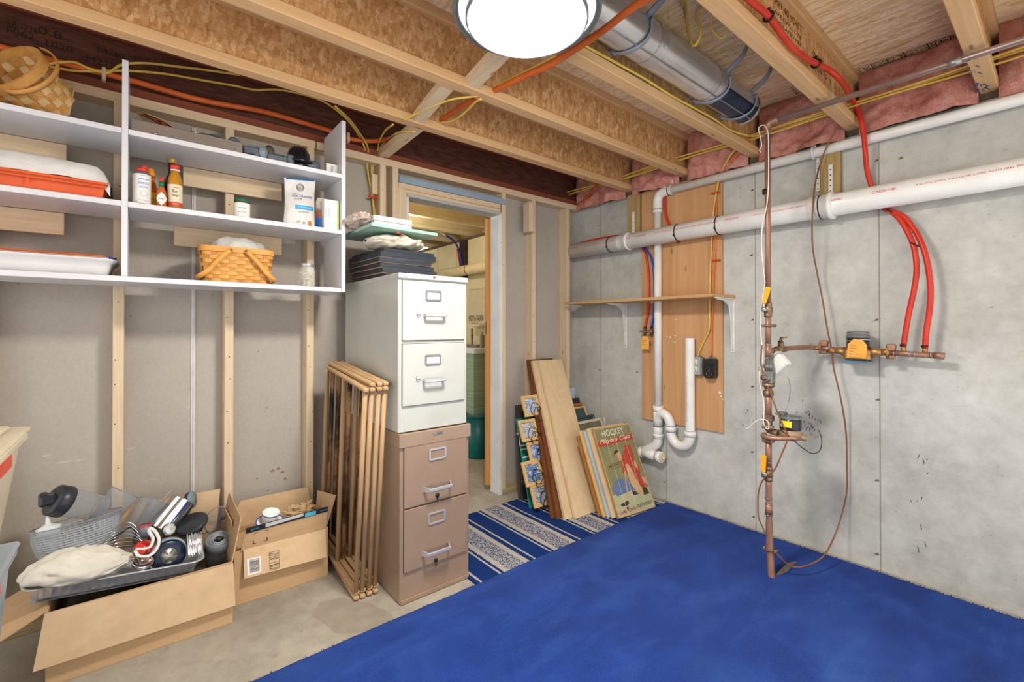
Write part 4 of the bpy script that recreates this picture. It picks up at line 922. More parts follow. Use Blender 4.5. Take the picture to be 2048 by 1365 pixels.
for px, py in ((1807, 705), (1850, 708)):
    p = bz(px, py); b = MB(); b.tube([p, p + Vector((0, 0, .028))], .0105, 12); b.build('tee_stub', BRONZE, br)
    b = MB(); b.tube([p + Vector((0, 0, .030)), p + Vector((.0, .002, .040))], .0135, 12); b.build('crimp_ring', BLACKP, br)
mc = bz(1716, 704)
me_ = bpy.data.objects.new('water_meter', None); COL.objects.link(me_); me_.parent = br; me_.location = mc - wloc(br)
b = MB(); b.box(mc + Vector((-.036, -.055, -.045)), mc + Vector((.036, .055, .018)), .012); b.lathe([(.046, .0), (.046, .02), (.04, .028)], mc, 24)
for s_ in (-1, 1):
    b.tube([mc + Vector((0, s_ * .045, -.004)), mc + Vector((0, s_ * .078, .002)), mc + Vector((0, s_ * .095, .002))], [.028, .018, .017], 8); b.tube([mc + Vector((0, s_ * .095, .002)), mc + Vector((0, s_ * .125, .001))], .0165, 8)
b.build('body', BRONZE, me_)
b = MB(); b.box(mc + Vector((-.038, -.056, -.052)), mc + Vector((.038, .056, -.044)), .003); b.build('base_plate', M('blue_base', '5a8fb4', '4a7fa4', 10, rough=.4), me_)
b = MB(); b.lathe([(.046, .022), (.047, .03), (.047, .072), (.045, .074)], mc, 28); b.build('register', M('dark_register_two', '1d1f28', '2b2e36', 10, rough=.25), me_)
b = MB(); b.lathe([(.049, .068), (.050, .074), (.049, .082), (.046, .083), (.046, .100), (.044, .104), (0, .105)], mc, 28); b.build('lens', CLEARP, me_)
b = MB(); b.tube([(mc.x + .050 * math.cos(R(a_)), mc.y + .050 * math.sin(R(a_)), mc.z + .058 + .004 * math.sin(R(a_ * 2))) for a_ in range(90, 281, 10)], .0015, 5); b.build('string', WHT_C, me_)
card_tag('paper_tag', 'orange paper tag with pencil writing tied to the bronze meter', 1714, 698, BXx - .055, .078, .092, ['Shut', 'Master', 'for', 'Sprinkler', 'Irrigation'], R(4))

# loose wires on the riser and wall
WIREB = M('brown_ground_wire', '8a5a3c', '74482e', 20, rough=.4)
cable('white_wire', 'thin white cable tied along the copper riser with a loose curled end', 'cable', [at(*p, X=RX - .02) for p in ((1536, 330), (1532, 290), (1530, 262), (1526, 251), (1518, 258), (1522, 275), (1523, 295), (1521, 304), (1528, 302))][::-1][0:0] + [at(*p, X=RX - .02) for p in ((1522, 305), (1519, 301), (1523, 292), (1521, 274), (1517, 258), (1523, 251), (1530, 252), (1536, 266), (1537, 300), (1537, 360), (1535, 400), (1530, 428), (1525, 450), (1523, 490), (1527, 540), (1530, 565), (1526, 590), (1522, 630), (1522, 670), (1525, 700), (1525, 722), (1519, 745), (1520, 770), (1527, 800), (1528, 830), (1527, 845), (1531, 856), (1537, 858), (1537, 846), (1530, 840), (1519, 840), (1509, 845), (1500, 855), (1492, 858))], .0026, WHT_C, sub=5, n=6)
cable('brown_wire', 'long brown ground wire looping down in front of the wall to the riser foot', 'cable', [at(1680, 242, X=-.12), at(1668, 268, X=-.10), at(1655, 290, X=-.09), at(1640, 330, X=-.085)] + [at(1630, 370, X=-.13), at(1626, 410, X=-.17), at(1624, 460, X=-.17), at(1626, 500, X=-.15)] + [at(*p, X=-.10) for p in ((1634, 545), (1645, 600), (1655, 660), (1663, 700), (1668, 740), (1680, 790))] + [at(1689, 840, X=-.06), at(1693, 880, X=-.04), at(1694, 930, X=-.035), at(1694, 980, X=-.04), at(1685, 1025, X=-.08), at(1668, 1075, X=-.16), at(1645, 1115, X=-.28)] + [at(1610, 1133, X=-.40), at(1580, 1133, X=-.45), at(1560, 1115, X=-.5), at(1549, 1104, X=-.515)], .0038, WIREB, sub=6, n=7)
cable('brown_wire', 'shorter brown ground wire winding around the copper riser', 'cable', [at(*p, X=RX - .024) for p in ((1524, 690), (1522, 715), (1523, 735), (1532, 765), (1542, 790), (1555, 825), (1565, 850), (1573, 865), (1574, 882), (1565, 905), (1552, 935), (1540, 950), (1525, 962), (1517, 985), (1516, 1010), (1517, 1035), (1524, 1052), (1530, 1066))], .0036, WIREB, sub=5, n=7)
b = MB(); p = at(1532, 384, X=RX); b.tube([p + Vector((0, 0, -.012)), p + Vector((0, 0, .012))], .0165, 12); b.build('tape', BLACKP, ri)
# scuff marks on the concrete
b = MB(); rr = random.Random(11)
for px, py, n_, sx in ((1618, 845, 26, .02), (1606, 840, 6, .03), (1850, 925, 5, .03), (1833, 1000, 4, .02), (1843, 1080, 3, .03), (1497, 838, 8, .015)):
    for i in range(n_):
        p = at(px + rr.gauss(0, 7), py + rr.gauss(0, 16), X=-.0006); L_ = rr.uniform(.3, 1) * sx; d = Vector((0, rr.uniform(-.6, .3), 1)).normalized() * L_; q = Vector((0, .0016, 0))
        b.add([p - d / 2 - q, p + d / 2 - q, p + d / 2 + q, p - d / 2 + q], [(0, 1, 2, 3)])
b.build('scuff_mark', M('charcoal_scuff', '4a4a4c', '5c5c5e', 40, rough=.9), wr)['kind'] = 'stuff'
# ================================================================ white wall shelf unit
MEL = M('white_melamine', 'dcdcde', 'cfcfd3', 4, rough=.35)
su = T('hanging_shelf_unit', 'white open wall shelf unit with two uprights hung on the stud wall', 'shelf', (-2.6, -.165, 1.40))
SF, SB = -.31, -.0195
Z1, Z2, Z3 = 1.42, 1.712, 1.995
def brd(name, a, c): b = MB(); b.box(a, c, .0012); b.build(name, MEL, su)
brd('bottom_board', (-4.1, SF, Z1 - .021), (-2.104, SB, Z1))
brd('upright', (-2.103, SF, Z1 - .021), (-2.083, SB, 2.266))
brd('upright', (-2.944, SF, Z1 + .0005), (-2.925, SB, 2.262))
for z in (Z2, Z3):
    brd('shelf_board', (-4.1, SF, z - .021), (-2.9445, SB, z)); brd('shelf_board', (-2.9245, SF, z - .021), (-2.1035, SB, z))
brd('upright', (-4.12, SF, Z1 - .021), (-4.1005, SB, 2.262))

# ---------------------------------------------------------------- baskets
BSK = M('basket_splint', 'cf9a52', 'b98140', 30, (1, 1, .3), .5, bump=.15)
BSKL = M('basket_splint_pale', 'e2c391', 'd3ad74', 30, (1, 1, .3), .5, bump=.15)
HON = M('honey_splint', 'd9a050', 'c78a3c', 26, (.3, .3, 1), .45, bump=.12)
HOND = M('honey_splint_dark', 'c68a3e', 'b0742e', 26, (.3, .3, 1), .45, bump=.12)
def loop_xy(a, b_, r_, s):
    """point and outward normal on a rounded rectangle (half sizes a, b_), s in 0..1"""
    r_ = min(r_, a, b_); L = [2 * (a - r_), 2 * (b_ - r_)] ; q = math.pi * r_ / 2
    segs = [L[0], q, L[1], q, L[0], q, L[1], q]; tot = sum(segs); d = (s % 1) * tot
    cs = [(a - r_, -b_ + r_), (a - r_, b_ - r_), (-a + r_, b_ - r_), (-a + r_, -b_ + r_)]
    st = [((-a + r_, -b_), (1, 0), (0, -1)), ((a, -b_ + r_), (0, 1), (1, 0)), ((a - r_, b_), (-1, 0), (0, 1)), ((-a, b_ - r_), (0, -1), (-1, 0))]
    for i, l_ in enumerate(segs):
        if d <= l_ + 1e-9 or i == 7:
            k = i // 2
            if i % 2 == 0:
                p, t_, n = st[k]; return (p[0] + t_[0] * d, p[1] + t_[1] * d), n
            a0 = -math.pi / 2 + k * math.pi / 2; th = a0 + d / max(r_, 1e-6); c = cs[k]
            return (c[0] + r_ * math.cos(th), c[1] + r_ * math.sin(th)), (math.cos(th), math.sin(th))
        d -= l_
def strip_loop(b, fn, n, h, th):
    """closed band: fn(s)->(point, normal, up)"""
    vs = []; 
    for i in range(n):
        p, nn, up = fn(i / n)
        p = Vector(p); nn = Vector(nn); up = Vector(up)
        vs += [p + up * h / 2 + nn * th, p - up * h / 2 + nn * th, p - up * h / 2 - nn * th, p + up * h / 2 - nn * th]
    fs = []
    for i in range(n):
        j = (i + 1) % n
        for k in range(4): fs.append((i * 4 + k, i * 4 + (k + 1) % 4, j * 4 + (k + 1) % 4, j * 4 + k))
    b.add(vs, fs, False)
def basket(t_, Mx, a, bb, r_, h, flare, nst, rows, mw, ms, mr, rimh=.022, amp=.0035):
    wz = (h - rimh) / rows
    def prof(z): return 1 + flare * z / h
    for k in range(rows):
        b = MB(); b.M = Mx; z = wz * (k + .5)
        def fn(s, z=z, k=k):
            (x, y), n = loop_xy(a * prof(z), bb * prof(z), r_ * prof(z), s)
            o = amp * math.sin(math.pi * nst * s + math.pi * k); return ((x + n[0] * o, y + n[1] * o, z), (n[0], n[1], 0), (0, 0, 1))
        strip_loop(b, fn, nst * 4, wz * .93, .0012); b.build('weaver', mw, t_)
    for i in range(nst):
        s = (i + .5) / nst; b = MB(); b.M = Mx; pts = []
        (x0, y0), n = loop_xy(a, bb, r_, s); (x1, y1), n1 = loop_xy(a * (1 + flare), bb * (1 + flare), r_ * (1 + flare), s)
        per = 2 * (a + bb) * 2 / nst * .36; t2 = (-n[1], n[0])
        q = [(x0 - t2[0] * per, y0 - t2[1] * per, 0), (x0 + t2[0] * per, y0 + t2[1] * per, 0), (x1 + t2[0] * per, y1 + t2[1] * per, h), (x1 - t2[0] * per, y1 - t2[1] * per, h)]
        b.prism(q, (n[0] * .0012, n[1] * .0012, 0)); b.build('stake', ms, t_)
    b = MB(); b.M = Mx
    strip_loop(b, lambda s: ((lambda pn: ((pn[0][0], pn[0][1], h - rimh / 2), (pn[1][0], pn[1][1], 0), (0, 0, 1)))(loop_xy(a * (1 + flare), bb * (1 + flare), r_ * (1 + flare), s))), 64, rimh, .006); b.build('rim', mr, t_)
    b = MB(); b.M = Mx; b.box((-a * .97, -bb * .97, 0), (a * .97, bb * .97, .004)); b.build('bottom', ms, t_)

# picnic basket on the bottom shelf
pc = at(473, 530, Y=-.17)
pk = T('picnic_basket', 'honey coloured woven picnic basket with two folded handles on the bottom shelf', 'basket', (pc.x, -.165, Z1))
Mx = Matrix.Translation((pc.x, -.165, Z1 + .001)) @ Matrix.Rotation(R(-3), 4, 'Z')
basket(pk, Mx, .128, .084, .03, .16, .12, 26, 8, HON, HOND, HON, .024)
for sx in (-1, 1):
    b = MB(); b.M = Mx; pts = []
    for side in (-1, 1):
        pass
    hw = .107; x0 = sx * .028
    path = [(x0, -hw, .148), (x0 + sx * .045, -hw - .003, .10), (x0 + sx * .085, -hw - .004, .048), (x0 + sx * .112, -hw + .004, .026), (x0 + sx * .124, -hw + .03, .020), (x0 + sx * .126, 0, .020), (x0 + sx * .124, hw - .03, .020), (x0 + sx * .112, hw - .004, .026), (x0 + sx * .045, hw + .003, .10), (x0, hw, .148)]
    b.tube(smoothpath(path, 4), .0115, 6, flat=(1, .22) if False else (.25, 1)); b.build('handle', HON, pk)
    for s2 in (-1, 1):
        b = MB(); b.M = Mx; b.lathe([(.005, 0), (.004, .003), (0, .004)], (x0, s2 * (hw + .003), .146), 10, (0, s2, 0)); b.build('rivet', BRASS, pk)
FILM = M('crinkled_clear_film', 'eef0ee', 'd8dcda', 30, rough=.25, alpha=.5, bump=.6)
FILMW = M('milky_plastic_film', 'e6e6e2', 'd2d2ce', 18, rough=.3, bump=.5)
WICK = M('pale_wicker', 'e0d8b8', 'cdc39c', 60, rough=.6, bump=.6)
def dome(b, c, rx, ry, h, seed=1, amp=.06, n=36, m=10, pw=2.0):
    c = Vector(c)
    def f(u, v):
        th = 6.28318 * u; k = 1 + amp * mn.noise(Vector((math.cos(th) * 2, math.sin(th) * 2, seed + v * 3))); r_ = math.sin(v * 1.5708)
        z = h * (1 - v ** pw) ** (1 / pw) * (1 + amp * 1.5 * mn.noise(Vector((math.cos(th) * 3 * v, math.sin(th) * 3 * v, seed + 9))))
        rr = v
        return c + Vector((rx * rr * k * math.cos(th), ry * rr * k * math.sin(th), z))
    b.grid(f, n, m, True, True)
bg = T('wrapped_wicker_tray', 'pale round wicker piece in clear film sitting in the picnic basket', 'wicker tray', (pc.x, -.165, Z1 + .1))
b = MB(); dome(b, (pc.x + .005, -.165, Z1 + .162), .095, .07, .042, 3, .03); b.build('wicker', WICK, bg)
b = MB(); dome(b, (pc.x + .012, -.165, Z1 + .163), .118, .078, .056, 5, .22, 44, 12); b.build('film', FILM, bg)
# jar of shells / pasta
GLASS = M('clear_glass', 'eef4f2', 'e4ecea', 4, rough=.03, trans=1.0, ior=1.3)
jx = at(614, 555, Y=-.26).x
ja = T('glass_jar', 'glass canning jar with grey lid holding dry pasta at the right of the bottom shelf', 'jar', (jx, -.262, Z1))
b = MB(); b.lathe([(.034, 0), (.037, .004), (.037, .078), (.033, .088), (.030, .094), (.030, .100)], (jx, -.262, Z1 + .0005), 24, cap=False); b.build('glass', M('thin_glass', 'e6ebe6', 'd8ded8', 4, rough=.05, alpha=.32), ja)
b = MB(); b.lathe([(.0315, 0), (.033, .002), (.033, .014), (.031, .016), (0, .0165)], (jx, -.262, Z1 + .098), 24); b.build('lid', M('zinc_lid', 'b9bcbc', 'a4a8a8', 20, rough=.35, metal=.7), ja)
b = MB(); rr = random.Random(2)
for i in range(70):
    a_ = rr.uniform(0, 6.28); q = rr.uniform(0, .029); p = Vector((jx + q * math.cos(a_), -.262 + q * math.sin(a_), Z1 + .006 + rr.uniform(0, .066))); d = Vector((rr.gauss(0, 1), rr.gauss(0, 1), rr.gauss(0, 1))).normalized() * .006
    b.tube([p - d, p + d], .0035, 5)
b.build('dry_pasta', M('pale_pasta', 'd9c3a0', 'c2a880', 40, rough=.6), ja)['kind'] = 'stuff'

# oval basket lying on its side on the top shelf
ob = T('round_basket', 'light brown woven basket tipped on its side at the left of the top shelf', 'basket', (-3.28, -.165, Z3))
axis = Vector((-.60, -.66, .45)).normalized()
c0 = Vector((-3.165, -.10, Z3 + .092))
q = axis.to_track_quat('Z', 'Y').to_matrix().to_4x4()
Mx = Matrix.Translation(c0) @ q @ Matrix.Rotation(R(20), 4, 'Z')
basket(ob, Mx, .088, .088, .088, .165, .30, 18, 5, BSK, BSKL, BSK, .03, .005)
hp = []
for k in range(15):
    a_ = math.pi * k / 14; hp.append((.118 * math.cos(a_), .02, .155 - .02 + .0 + .09 * math.sin(a_)))
for ang, dip in ((R(70), .5), (R(-110), .2)):
    b = MB(); b.M = Mx @ Matrix.Rotation(ang, 4, 'Z')
    pts = [(.121 * math.cos(math.pi * k / 14), .055 + .085 * math.sin(math.pi * k / 14), .150 - dip * .14 * math.sin(math.pi * k / 14)) for k in range(15)]
    b.tube(pts, .011, 6, flat=(.3, 1)); b.build('handle', BSK, ob)

# orange tray with a bagged thing on the middle left shelf
ORB = M('orange_plastic', 'e5622c', 'd45420', 6, rough=.35)
t_ = T('orange_tray', 'orange plastic tray at the left of the middle shelf', 'tray', (-3.5, -.165, Z2))
xr = at(212, 395, Y=-.285).x
b = MB()
def tray_shell(b, x0, x1, y0, y1, z0, z1, inset, rim, th=.003):
    o = [(x0 + inset, y0 + inset), (x1 - inset, y0 + inset), (x1 - inset, y1 - inset), (x0 + inset, y1 - inset)]; u = [(x0, y0), (x1, y0), (x1, y1), (x0, y1)]; r_ = [(x0 - rim, y0 - rim), (x1 + rim, y0 - rim), (x1 + rim, y1 + rim), (x0 - rim, y1 + rim)]
    vs = [(x, y, z0) for x, y in o] + [(x, y, z1) for x, y in u] + [(x, y, z1 + .001) for x, y in r_] + [(x, y, z1 - .008) for x, y in r_] + [(x, y, z0 + th) for x, y in o] + [(x - 0, y, z1 - .001) for x, y in u]
    fs = [(0, 1, 2, 3)]
    for k in range(4):
        n = (k + 1) % 4
        fs += [(k, n, 4 + n, 4 + k), (4 + k, 4 + n, 8 + n, 8 + k), (8 + k, 8 + n, 12 + n, 12 + k)]
    b.add(vs, fs)
tray_shell(b, -4.0, xr, -.29, -.05, Z2 + .0005, Z2 + .062, .012, .006); b.build('tray_body', ORB, t_)
b = MB(); b.box((-4.0, -.302, Z2 + .040), (xr + .004, -.296, Z2 + .046), .001); b.prism([(-3.20, -.296, Z2 + .04), (-3.192, -.296, Z2 + .04), (-3.192, -.2965, Z2 + .018), ], (0, -.004, 0)); b.build('rib', ORB, t_)
b = MB()
def bagf(u, v):
    x = -3.75 + (xr + .012 + 3.75) * u; y = -.285 + .23 * v
    q_ = (x + 3.16) / .28; s_ = max(0, 1 - q_ * q_) if x > -3.16 else max(0, 1 - ((x + 3.16) / .5) ** 2)
    w_ = (min(1, v / .22) ** .5) * (1 if v < .75 else max(0, (1 - v) / .25) ** .5)
    z = Z2 + .066 + .078 * (s_ ** .55) * w_ + .006 * mn.noise(Vector((x * 14, y * 22, 2)))
    return (x, y, z - (.05 * max(0, u - .965) / .035))
b.grid(bagf, 40, 24); bag = b.build('plastic_bag', FILMW, None); tag(bag, 'milky plastic bag draped in a dome over the orange tray', 'bag')

# white tray and orange lid on the bottom left shelf
WPL = M('white_glazed_tray', 'e4e3e2', 'd6d4d2', 4, rough=.25)
t_ = T('white_tray', 'long white rimmed tray on the bottom left shelf', 'tray', (-3.4, -.165, Z1))
xw = at(190, 540, Y=-.26).x
b = MB()
def white_tray(u, v):
    pr = [(.80, .0), (.86, .004), (.9, .03), (.93, .046), (1.0, .054), (1.03, .06), (1.035, .064), (1.0, .063), (.93, .052), (.88, .03), (.85, .008), (0, .006)]
    k = pr[round(v * (len(pr) - 1))]; (x, y), n = loop_xy(.36, .128, .05, u)
    off = (k[0] - 1) * .16
    if k[0] == 0: return (-3.32, -.17, Z1 + k[1])
    return (-3.32 + (x + n[0] * off), -.17 + (y + n[1] * off), Z1 + .0008 + k[1])
b.grid(white_tray, 80, 12, True, True); b.build('tray_body', WPL, t_)
b = MB(); b.grid(lambda u, v: (lambda pn: (-3.315 + pn[0][0] * (1 if v > .5 else 0) * 1.0, -.17 + pn[0][1] * (1 if v > .5 else 0), Z1 + .073))(loop_xy(.365, .125, .05, u)), 60, 2, False, True)
b = MB(); b.box((-3.72, -.285, Z1 + .0665), (at(218, 520, Y=-.26).x, -.06, Z1 + .071), .002); tag(b.build('grey_board', M('grey_green_board', 'b9bdb4', 'a9ada4', 8, rough=.5)), 'thin grey board lying on the white tray', 'board')
b = MB(); b.box((-3.72, -.28, Z1 + .0715), (at(212, 517, Y=-.26).x, -.07, Z1 + .078), .003); ol = b.build('orange_sheet', ORB); tag(ol, 'flat orange plastic sheet lying on top of the white tray', 'plastic sheet')
b = MB(); xx = at(212, 517, Y=-.26).x; b.prism([(xx, -.27, Z1 + .072), (xx + .03, -.24, Z1 + .070), (xx + .03, -.10, Z1 + .070), (xx, -.08, Z1 + .072)], (0, 0, .004)); b.build('blue_corner', M('blue_plastic', '1f4fae', '183f94', 10, rough=.4), ol)

# ---------------------------------------------------------------- bottles
SFx = lambda px, py, Y: at(px, py, Y=Y)
def zpx(px, py, Y): return at(px, py, Y=Y).z
LABW = M('paper_label_white', 'e8e6e0', 'dcd9d2', 14, rough=.6)
LBLUE = M('label_blue', '2a6fc0', '2262b0', 14, rough=.6)
GREYL = M('label_grey_print', '6a7078', '7c828a', 30, rough=.7)
def label_text(s_, parent, c, r_, z, wd, h, mat, ang=None):
    """print curved round a bottle of radius r_ at c, facing the camera"""
    d = (CAM - Vector(c)); base = math.atan2(d.y, d.x)
    if ang is not None: base += ang
    o = text(s_, (0, 0, 0), (1, 0, 0), (0, 1, 0), mat, parent, width=wd, height=h)
    if o is None: return
    off = wloc(parent)
    for v in o.data.vertices:
        p = v.co + off; a_ = base + (p.x - wd / 2) / r_
        v.co = Vector((c[0] + (r_ + .0006) * math.cos(a_), c[1] + (r_ + .0006) * math.sin(a_), z + p.y)) - off
    o.data.update()
    return o
def label_band(parent, c, r_, z0, z1, mat, half=2.0, n=20, name='label', ang=0):
    d = (CAM - Vector(c)); base = math.atan2(d.y, d.x) + ang; b = MB()
    b.grid(lambda u, v: (c[0] + (r_ + .0003) * math.cos(base + (u * 2 - 1) * half), c[1] + (r_ + .0003) * math.sin(base + (u * 2 - 1) * half), z0 + (z1 - z0) * v), n, 2); b.build(name, mat, parent)
REDCAP = M('red_cap', 'dc3a2e', 'c83026', 10, rough=.35)
# 1 white sauce bottle
c = Vector((at(284, 380, Y=-.27).x, -.268, Z2))
t_ = T('sauce_bottle', 'white labelled barbecue sauce bottle with red cap, leftmost of the bottles', 'bottle', c, 'bottles on the middle shelf')
h = zpx(284, 345, -.27) - Z2
b = MB(); b.lathe([(.026, 0), (.0285, .003), (.0285, h - .010), (.027, h - .003), (.020, h), (.018, h)], c, 28); b.build('bottle', M('dark_sauce_bottle', '5b6670', '6a757e', 10, rough=.25), t_)
label_band(t_, c, .0286, .004 + Z2, Z2 + h - .012, LABW, 3.1, 40)
b = MB(); b.lathe([(.021, 0), (.021, .012), (.019, .014), (.0, .0145)], c + Vector((0, 0, h)), 24); b.box(c + Vector((.000, -.012, h + .0145)), c + Vector((.016, .006, h + .026)), .002); b.build('cap', REDCAP, t_)
for i, (s_, wd, hh, k) in enumerate((('BACHAN\'S', .018, .004, .90), ('JAPANESE', .036, .0085, .76), ('BARBECUE', .034, .0085, .645), ('SAUCE', .026, .0085, .53))):
    label_text(s_, t_, c, .0288, Z2 + h * k - .006, wd, hh, LBLUE if i else GREYL, R(12))
label_text('The Original', t_, c, .0288, Z2 + h * .10, .030, .004, LBLUE, R(10)); label_text('17 OZ', t_, c, .0288, Z2 + h * .05, .010, .005, GREYL, R(-40))
d_ = (CAM - c); base = math.atan2(d_.y, d_.x) + R(12); b = MB()
for k in range(20):
    a_ = 6.283 * k / 20; y_ = math.cos(a_) * .011; z_ = Z2 + h * .32 + math.sin(a_) * .011; q_ = base + y_ / .0288
    b.ball((c.x + .0289 * math.cos(q_), c.y + .0289 * math.sin(q_), z_), (.0009, .0009, .0014), 6, 4)
b.build('emblem', GREYL, t_)['kind'] = 'stuff'
# 2 orange capped bottle behind
c = Vector((at(301, 380, Y=-.225).x, -.222, Z2))
t_ = T('mustard_bottle', 'amber bottle with orange cap and yellow label behind the white sauce bottle', 'bottle', c, 'bottles on the middle shelf')
b = MB(); b.lathe([(.024, 0), (.026, .003), (.026, .075), (.020, .098), (.013, .12), (.012, .135)], c, 24); b.build('bottle', M('amber_sauce', 'b8622a', 'a0501e', 10, rough=.2), t_)
b = MB(); b.lathe([(.016, .133), (.016, .150), (.012, .153), (.012, .165), (0, .166)], c, 20); b.build('cap', M('orange_cap', 'e0922a', 'cc8020', 10, rough=.4), t_)
label_band(t_, c, .0261, Z2 + .01, Z2 + .065, M('yellow_label', 'e2b838', 'd2a628', 14, rough=.6), 2.4); label_text('HOT', t_, c, .0264, Z2 + .03, .018, .012, REDCAP, R(25))
# 3 small pepper sauce
c = Vector((at(323, 390, Y=-.28).x, -.282, Z2))
t_ = T('pepper_sauce_bottle', 'small pepper sauce bottle with red cap and diamond label', 'bottle', c, 'bottles on the middle shelf')
b = MB(); b.lathe([(.0155, 0), (.0165, .003), (.0165, .058), (.014, .068), (.0075, .084), (.0065, .104)], c, 20); b.build('bottle', M('orange_pepper_sauce', 'c8672e', 'b5561f', 8, rough=.12), t_)
b = MB(); b.lathe([(.0085, .082), (.0085, .106)], c, 16); b.build('neck_band', M('green_foil', '1e7a4e', '16683f', 10, rough=.3), t_)
b = MB(); b.lathe([(.0095, .105), (.0095, .118), (.0, .119)], c, 8); b.build('cap', REDCAP, t_)
d_ = (CAM - c); d_.z = 0; d_.normalize(); u_ = Vector((-d_.y, d_.x, 0)); p = c + d_ * .0172
b = MB(); q_ = [p + u_ * x + Vector((0, 0, z)) for x, z in ((0, .004), (.014, .022), (.0165, .032), (.012, .044), (0, .060), (-.012, .044), (-.0165, .032), (-.014, .022))]; b.prism(q_, d_ * .0008); b.build('label', LABW, t_)
text('TABASCO', p + d_ * .0012 - u_ * .0115 * -1 + Vector((0, 0, .029)), -u_ * -1 if False else u_ * -1, (0, 0, 1), M('dark_green_print', '33443a', '44554a', 20, rough=.7), t_, width=.024, height=.005)
# 4 vinegar bottle
c = Vector((at(350, 390, Y=-.268).x, -.268, Z2))
t_ = T('vinegar_bottle', 'clear bottle of golden vinegar with red and white cap beside the small pepper sauce', 'bottle', c, 'bottles on the middle shelf')
b = MB(); b.lathe([(.023, 0), (.0255, .004), (.0255, .080), (.0245, .095), (.0255, .110), (.024, .126), (.017, .148), (.013, .156), (.013, .164)], c, 28); b.build('bottle', M('golden_vinegar', 'c48a2c', 'ad7420', 6, rough=.08, alpha=.9), t_)
b = MB(); b.lathe([(.0165, .160), (.0165, .166)], c, 24); b.build('cap_ring', LABW, t_)
b = MB(); b.lathe([(.0165, .1665), (.0165, .182), (.015, .184), (0, .1845)], c, 24); b.build('cap', REDCAP, t_)
label_band(t_, c, .0258, Z2 + .012, Z2 + .100, M('cream_label', 'ddd5b8', 'cfc6a6', 14, rough=.6), 2.2); label_band(t_, c, .0261, Z2 + .012, Z2 + .027, M('red_label_band', 'd8402e', 'c43424', 14, rough=.6), 2.2)
label_text('NAKANO', t_, c, .0262, Z2 + .084, .020, .006, REDCAP, R(8)); label_text('Rice', t_, c, .0262, Z2 + .066, .016, .012, INK, R(0)); label_text('Vinegar', t_, c, .0262, Z2 + .048, .024, .012, INK, R(4)); label_text('ORIGINAL', t_, c, .0264, Z2 + .016, .022, .006, LABW, R(6))
# 5 dark bottle behind
c = Vector((at(344, 380, Y=-.19).x, -.19, Z2))
t_ = T('dark_bottle', 'dark brown glass bottle with brass coloured cap behind the vinegar', 'bottle', c, 'bottles on the middle shelf')
b = MB(); b.lathe([(.030, 0), (.032, .004), (.032, .105), (.026, .135), (.014, .165), (.012, .20), (.014, .203), (.014, .212)], c, 24); b.build('bottle', M('dark_brown_glass', '2a140e', '361a12', 6, rough=.08), t_)
b = MB(); b.lathe([(.016, .211), (.016, .232), (.014, .235), (0, .236)], c, 24); b.build('cap', M('brass_cap', 'b0924a', '98793a', 20, rough=.4, metal=.3), t_)

# green lidded jar
c = Vector((at(484, 420, Y=-.25).x, -.25, Z2))
t_ = T('spread_jar', 'small brown jar with green lid and handwritten white label', 'jar', c)
h = zpx(484, 400, -.25) - Z2
b = MB(); b.lathe([(.029, 0), (.032, .003), (.033, .018), (.032, h - .016), (.029, h - .012)], c, 24); b.build('glass', M('brown_spread', '7c4a2c', '6a3c20', 8, rough=.15), t_)
b = MB(); b.lathe([(.031, h - .013), (.032, h - .012), (.032, h - .002), (.030, h), (0, h + .0005)], c, 24); b.build('lid', M('green_lid', '1f6b4c', '175a3e', 10, rough=.3), t_)
label_band(t_, c, .0332, Z2 + .006, Z2 + h - .020, LABW, 1.25); label_text('SUMMER', t_, c, .0335, Z2 + h * .48, .03, .005, INK); label_text('Apple butter', t_, c, .0335, Z2 + h * .28, .036, .005, INK)

# flour bag
c = at(598, 410, Y=-.245); c.z = Z2
t_ = T('flour_bag', 'white and tan flour bag with blue stripe leaning on the middle shelf', 'bag', c)
top = zpx(600, 356, -.23) - Z2; hw = .072
def flour(u, v, front):
    a_ = (u * 2 - 1); z = top * v; th = .030 * math.sqrt(max(0, 1 - a_ * a_ * .96)) * (1 - v ** 3 * .97) * (.7 + .5 * math.sin(math.pi * min(1, v + .25)))
    th += .004 * mn.noise(Vector((a_ * 3, v * 5, 4 if front else 8)))
    w_ = hw * (1 - .06 * math.sin(math.pi * v)) ; lean = .012 * v
    return Vector((c.x + a_ * w_ + lean, -.245 + (-1 if front else 1) * max(th, .0012) + .03 * v, Z2 + .0006 + z + .008 * a_ * v))
b = MB(); b.grid(lambda u, v: flour(u, v, True), 22, 20); b.grid(lambda u, v: flour(u, v, False), 22, 20); fb = b.build('bag', M('flour_bag_film', 'dcdad6', 'c6c0b8', 7, rough=.35, bump=.25), t_)
def on_flour(u, v, e=.0018): p = flour(u, v, True); return p + Vector((0, -e, 0))
def flour_patch(u0, u1, v0, v1, mat, name='label', n=10, e=.0012):
    b = MB(); b.grid(lambda a_, d: on_flour(u0 + (u1 - u0) * a_, v0 + (v1 - v0) * d, e), n, 6); b.build(name, mat, t_)
LB2 = M('cyan_band', '2ba3d8', '2296cc', 14, rough=.5)
flour_patch(.30, .95, .335, .42, LB2, 'stripe'); flour_patch(.05, .97, .965, 1.0, M('blue_zip', '1f68ae', '1a5c9e', 14, rough=.4), 'zip_edge')
flour_patch(.86, .99, .0, .06, GREYL, 'mark') if False else None
flour_patch(.74, .85, .03, .12, M('gold_mark', 'c09030', 'ac7c20', 30, rough=.6), 'mark', 4)
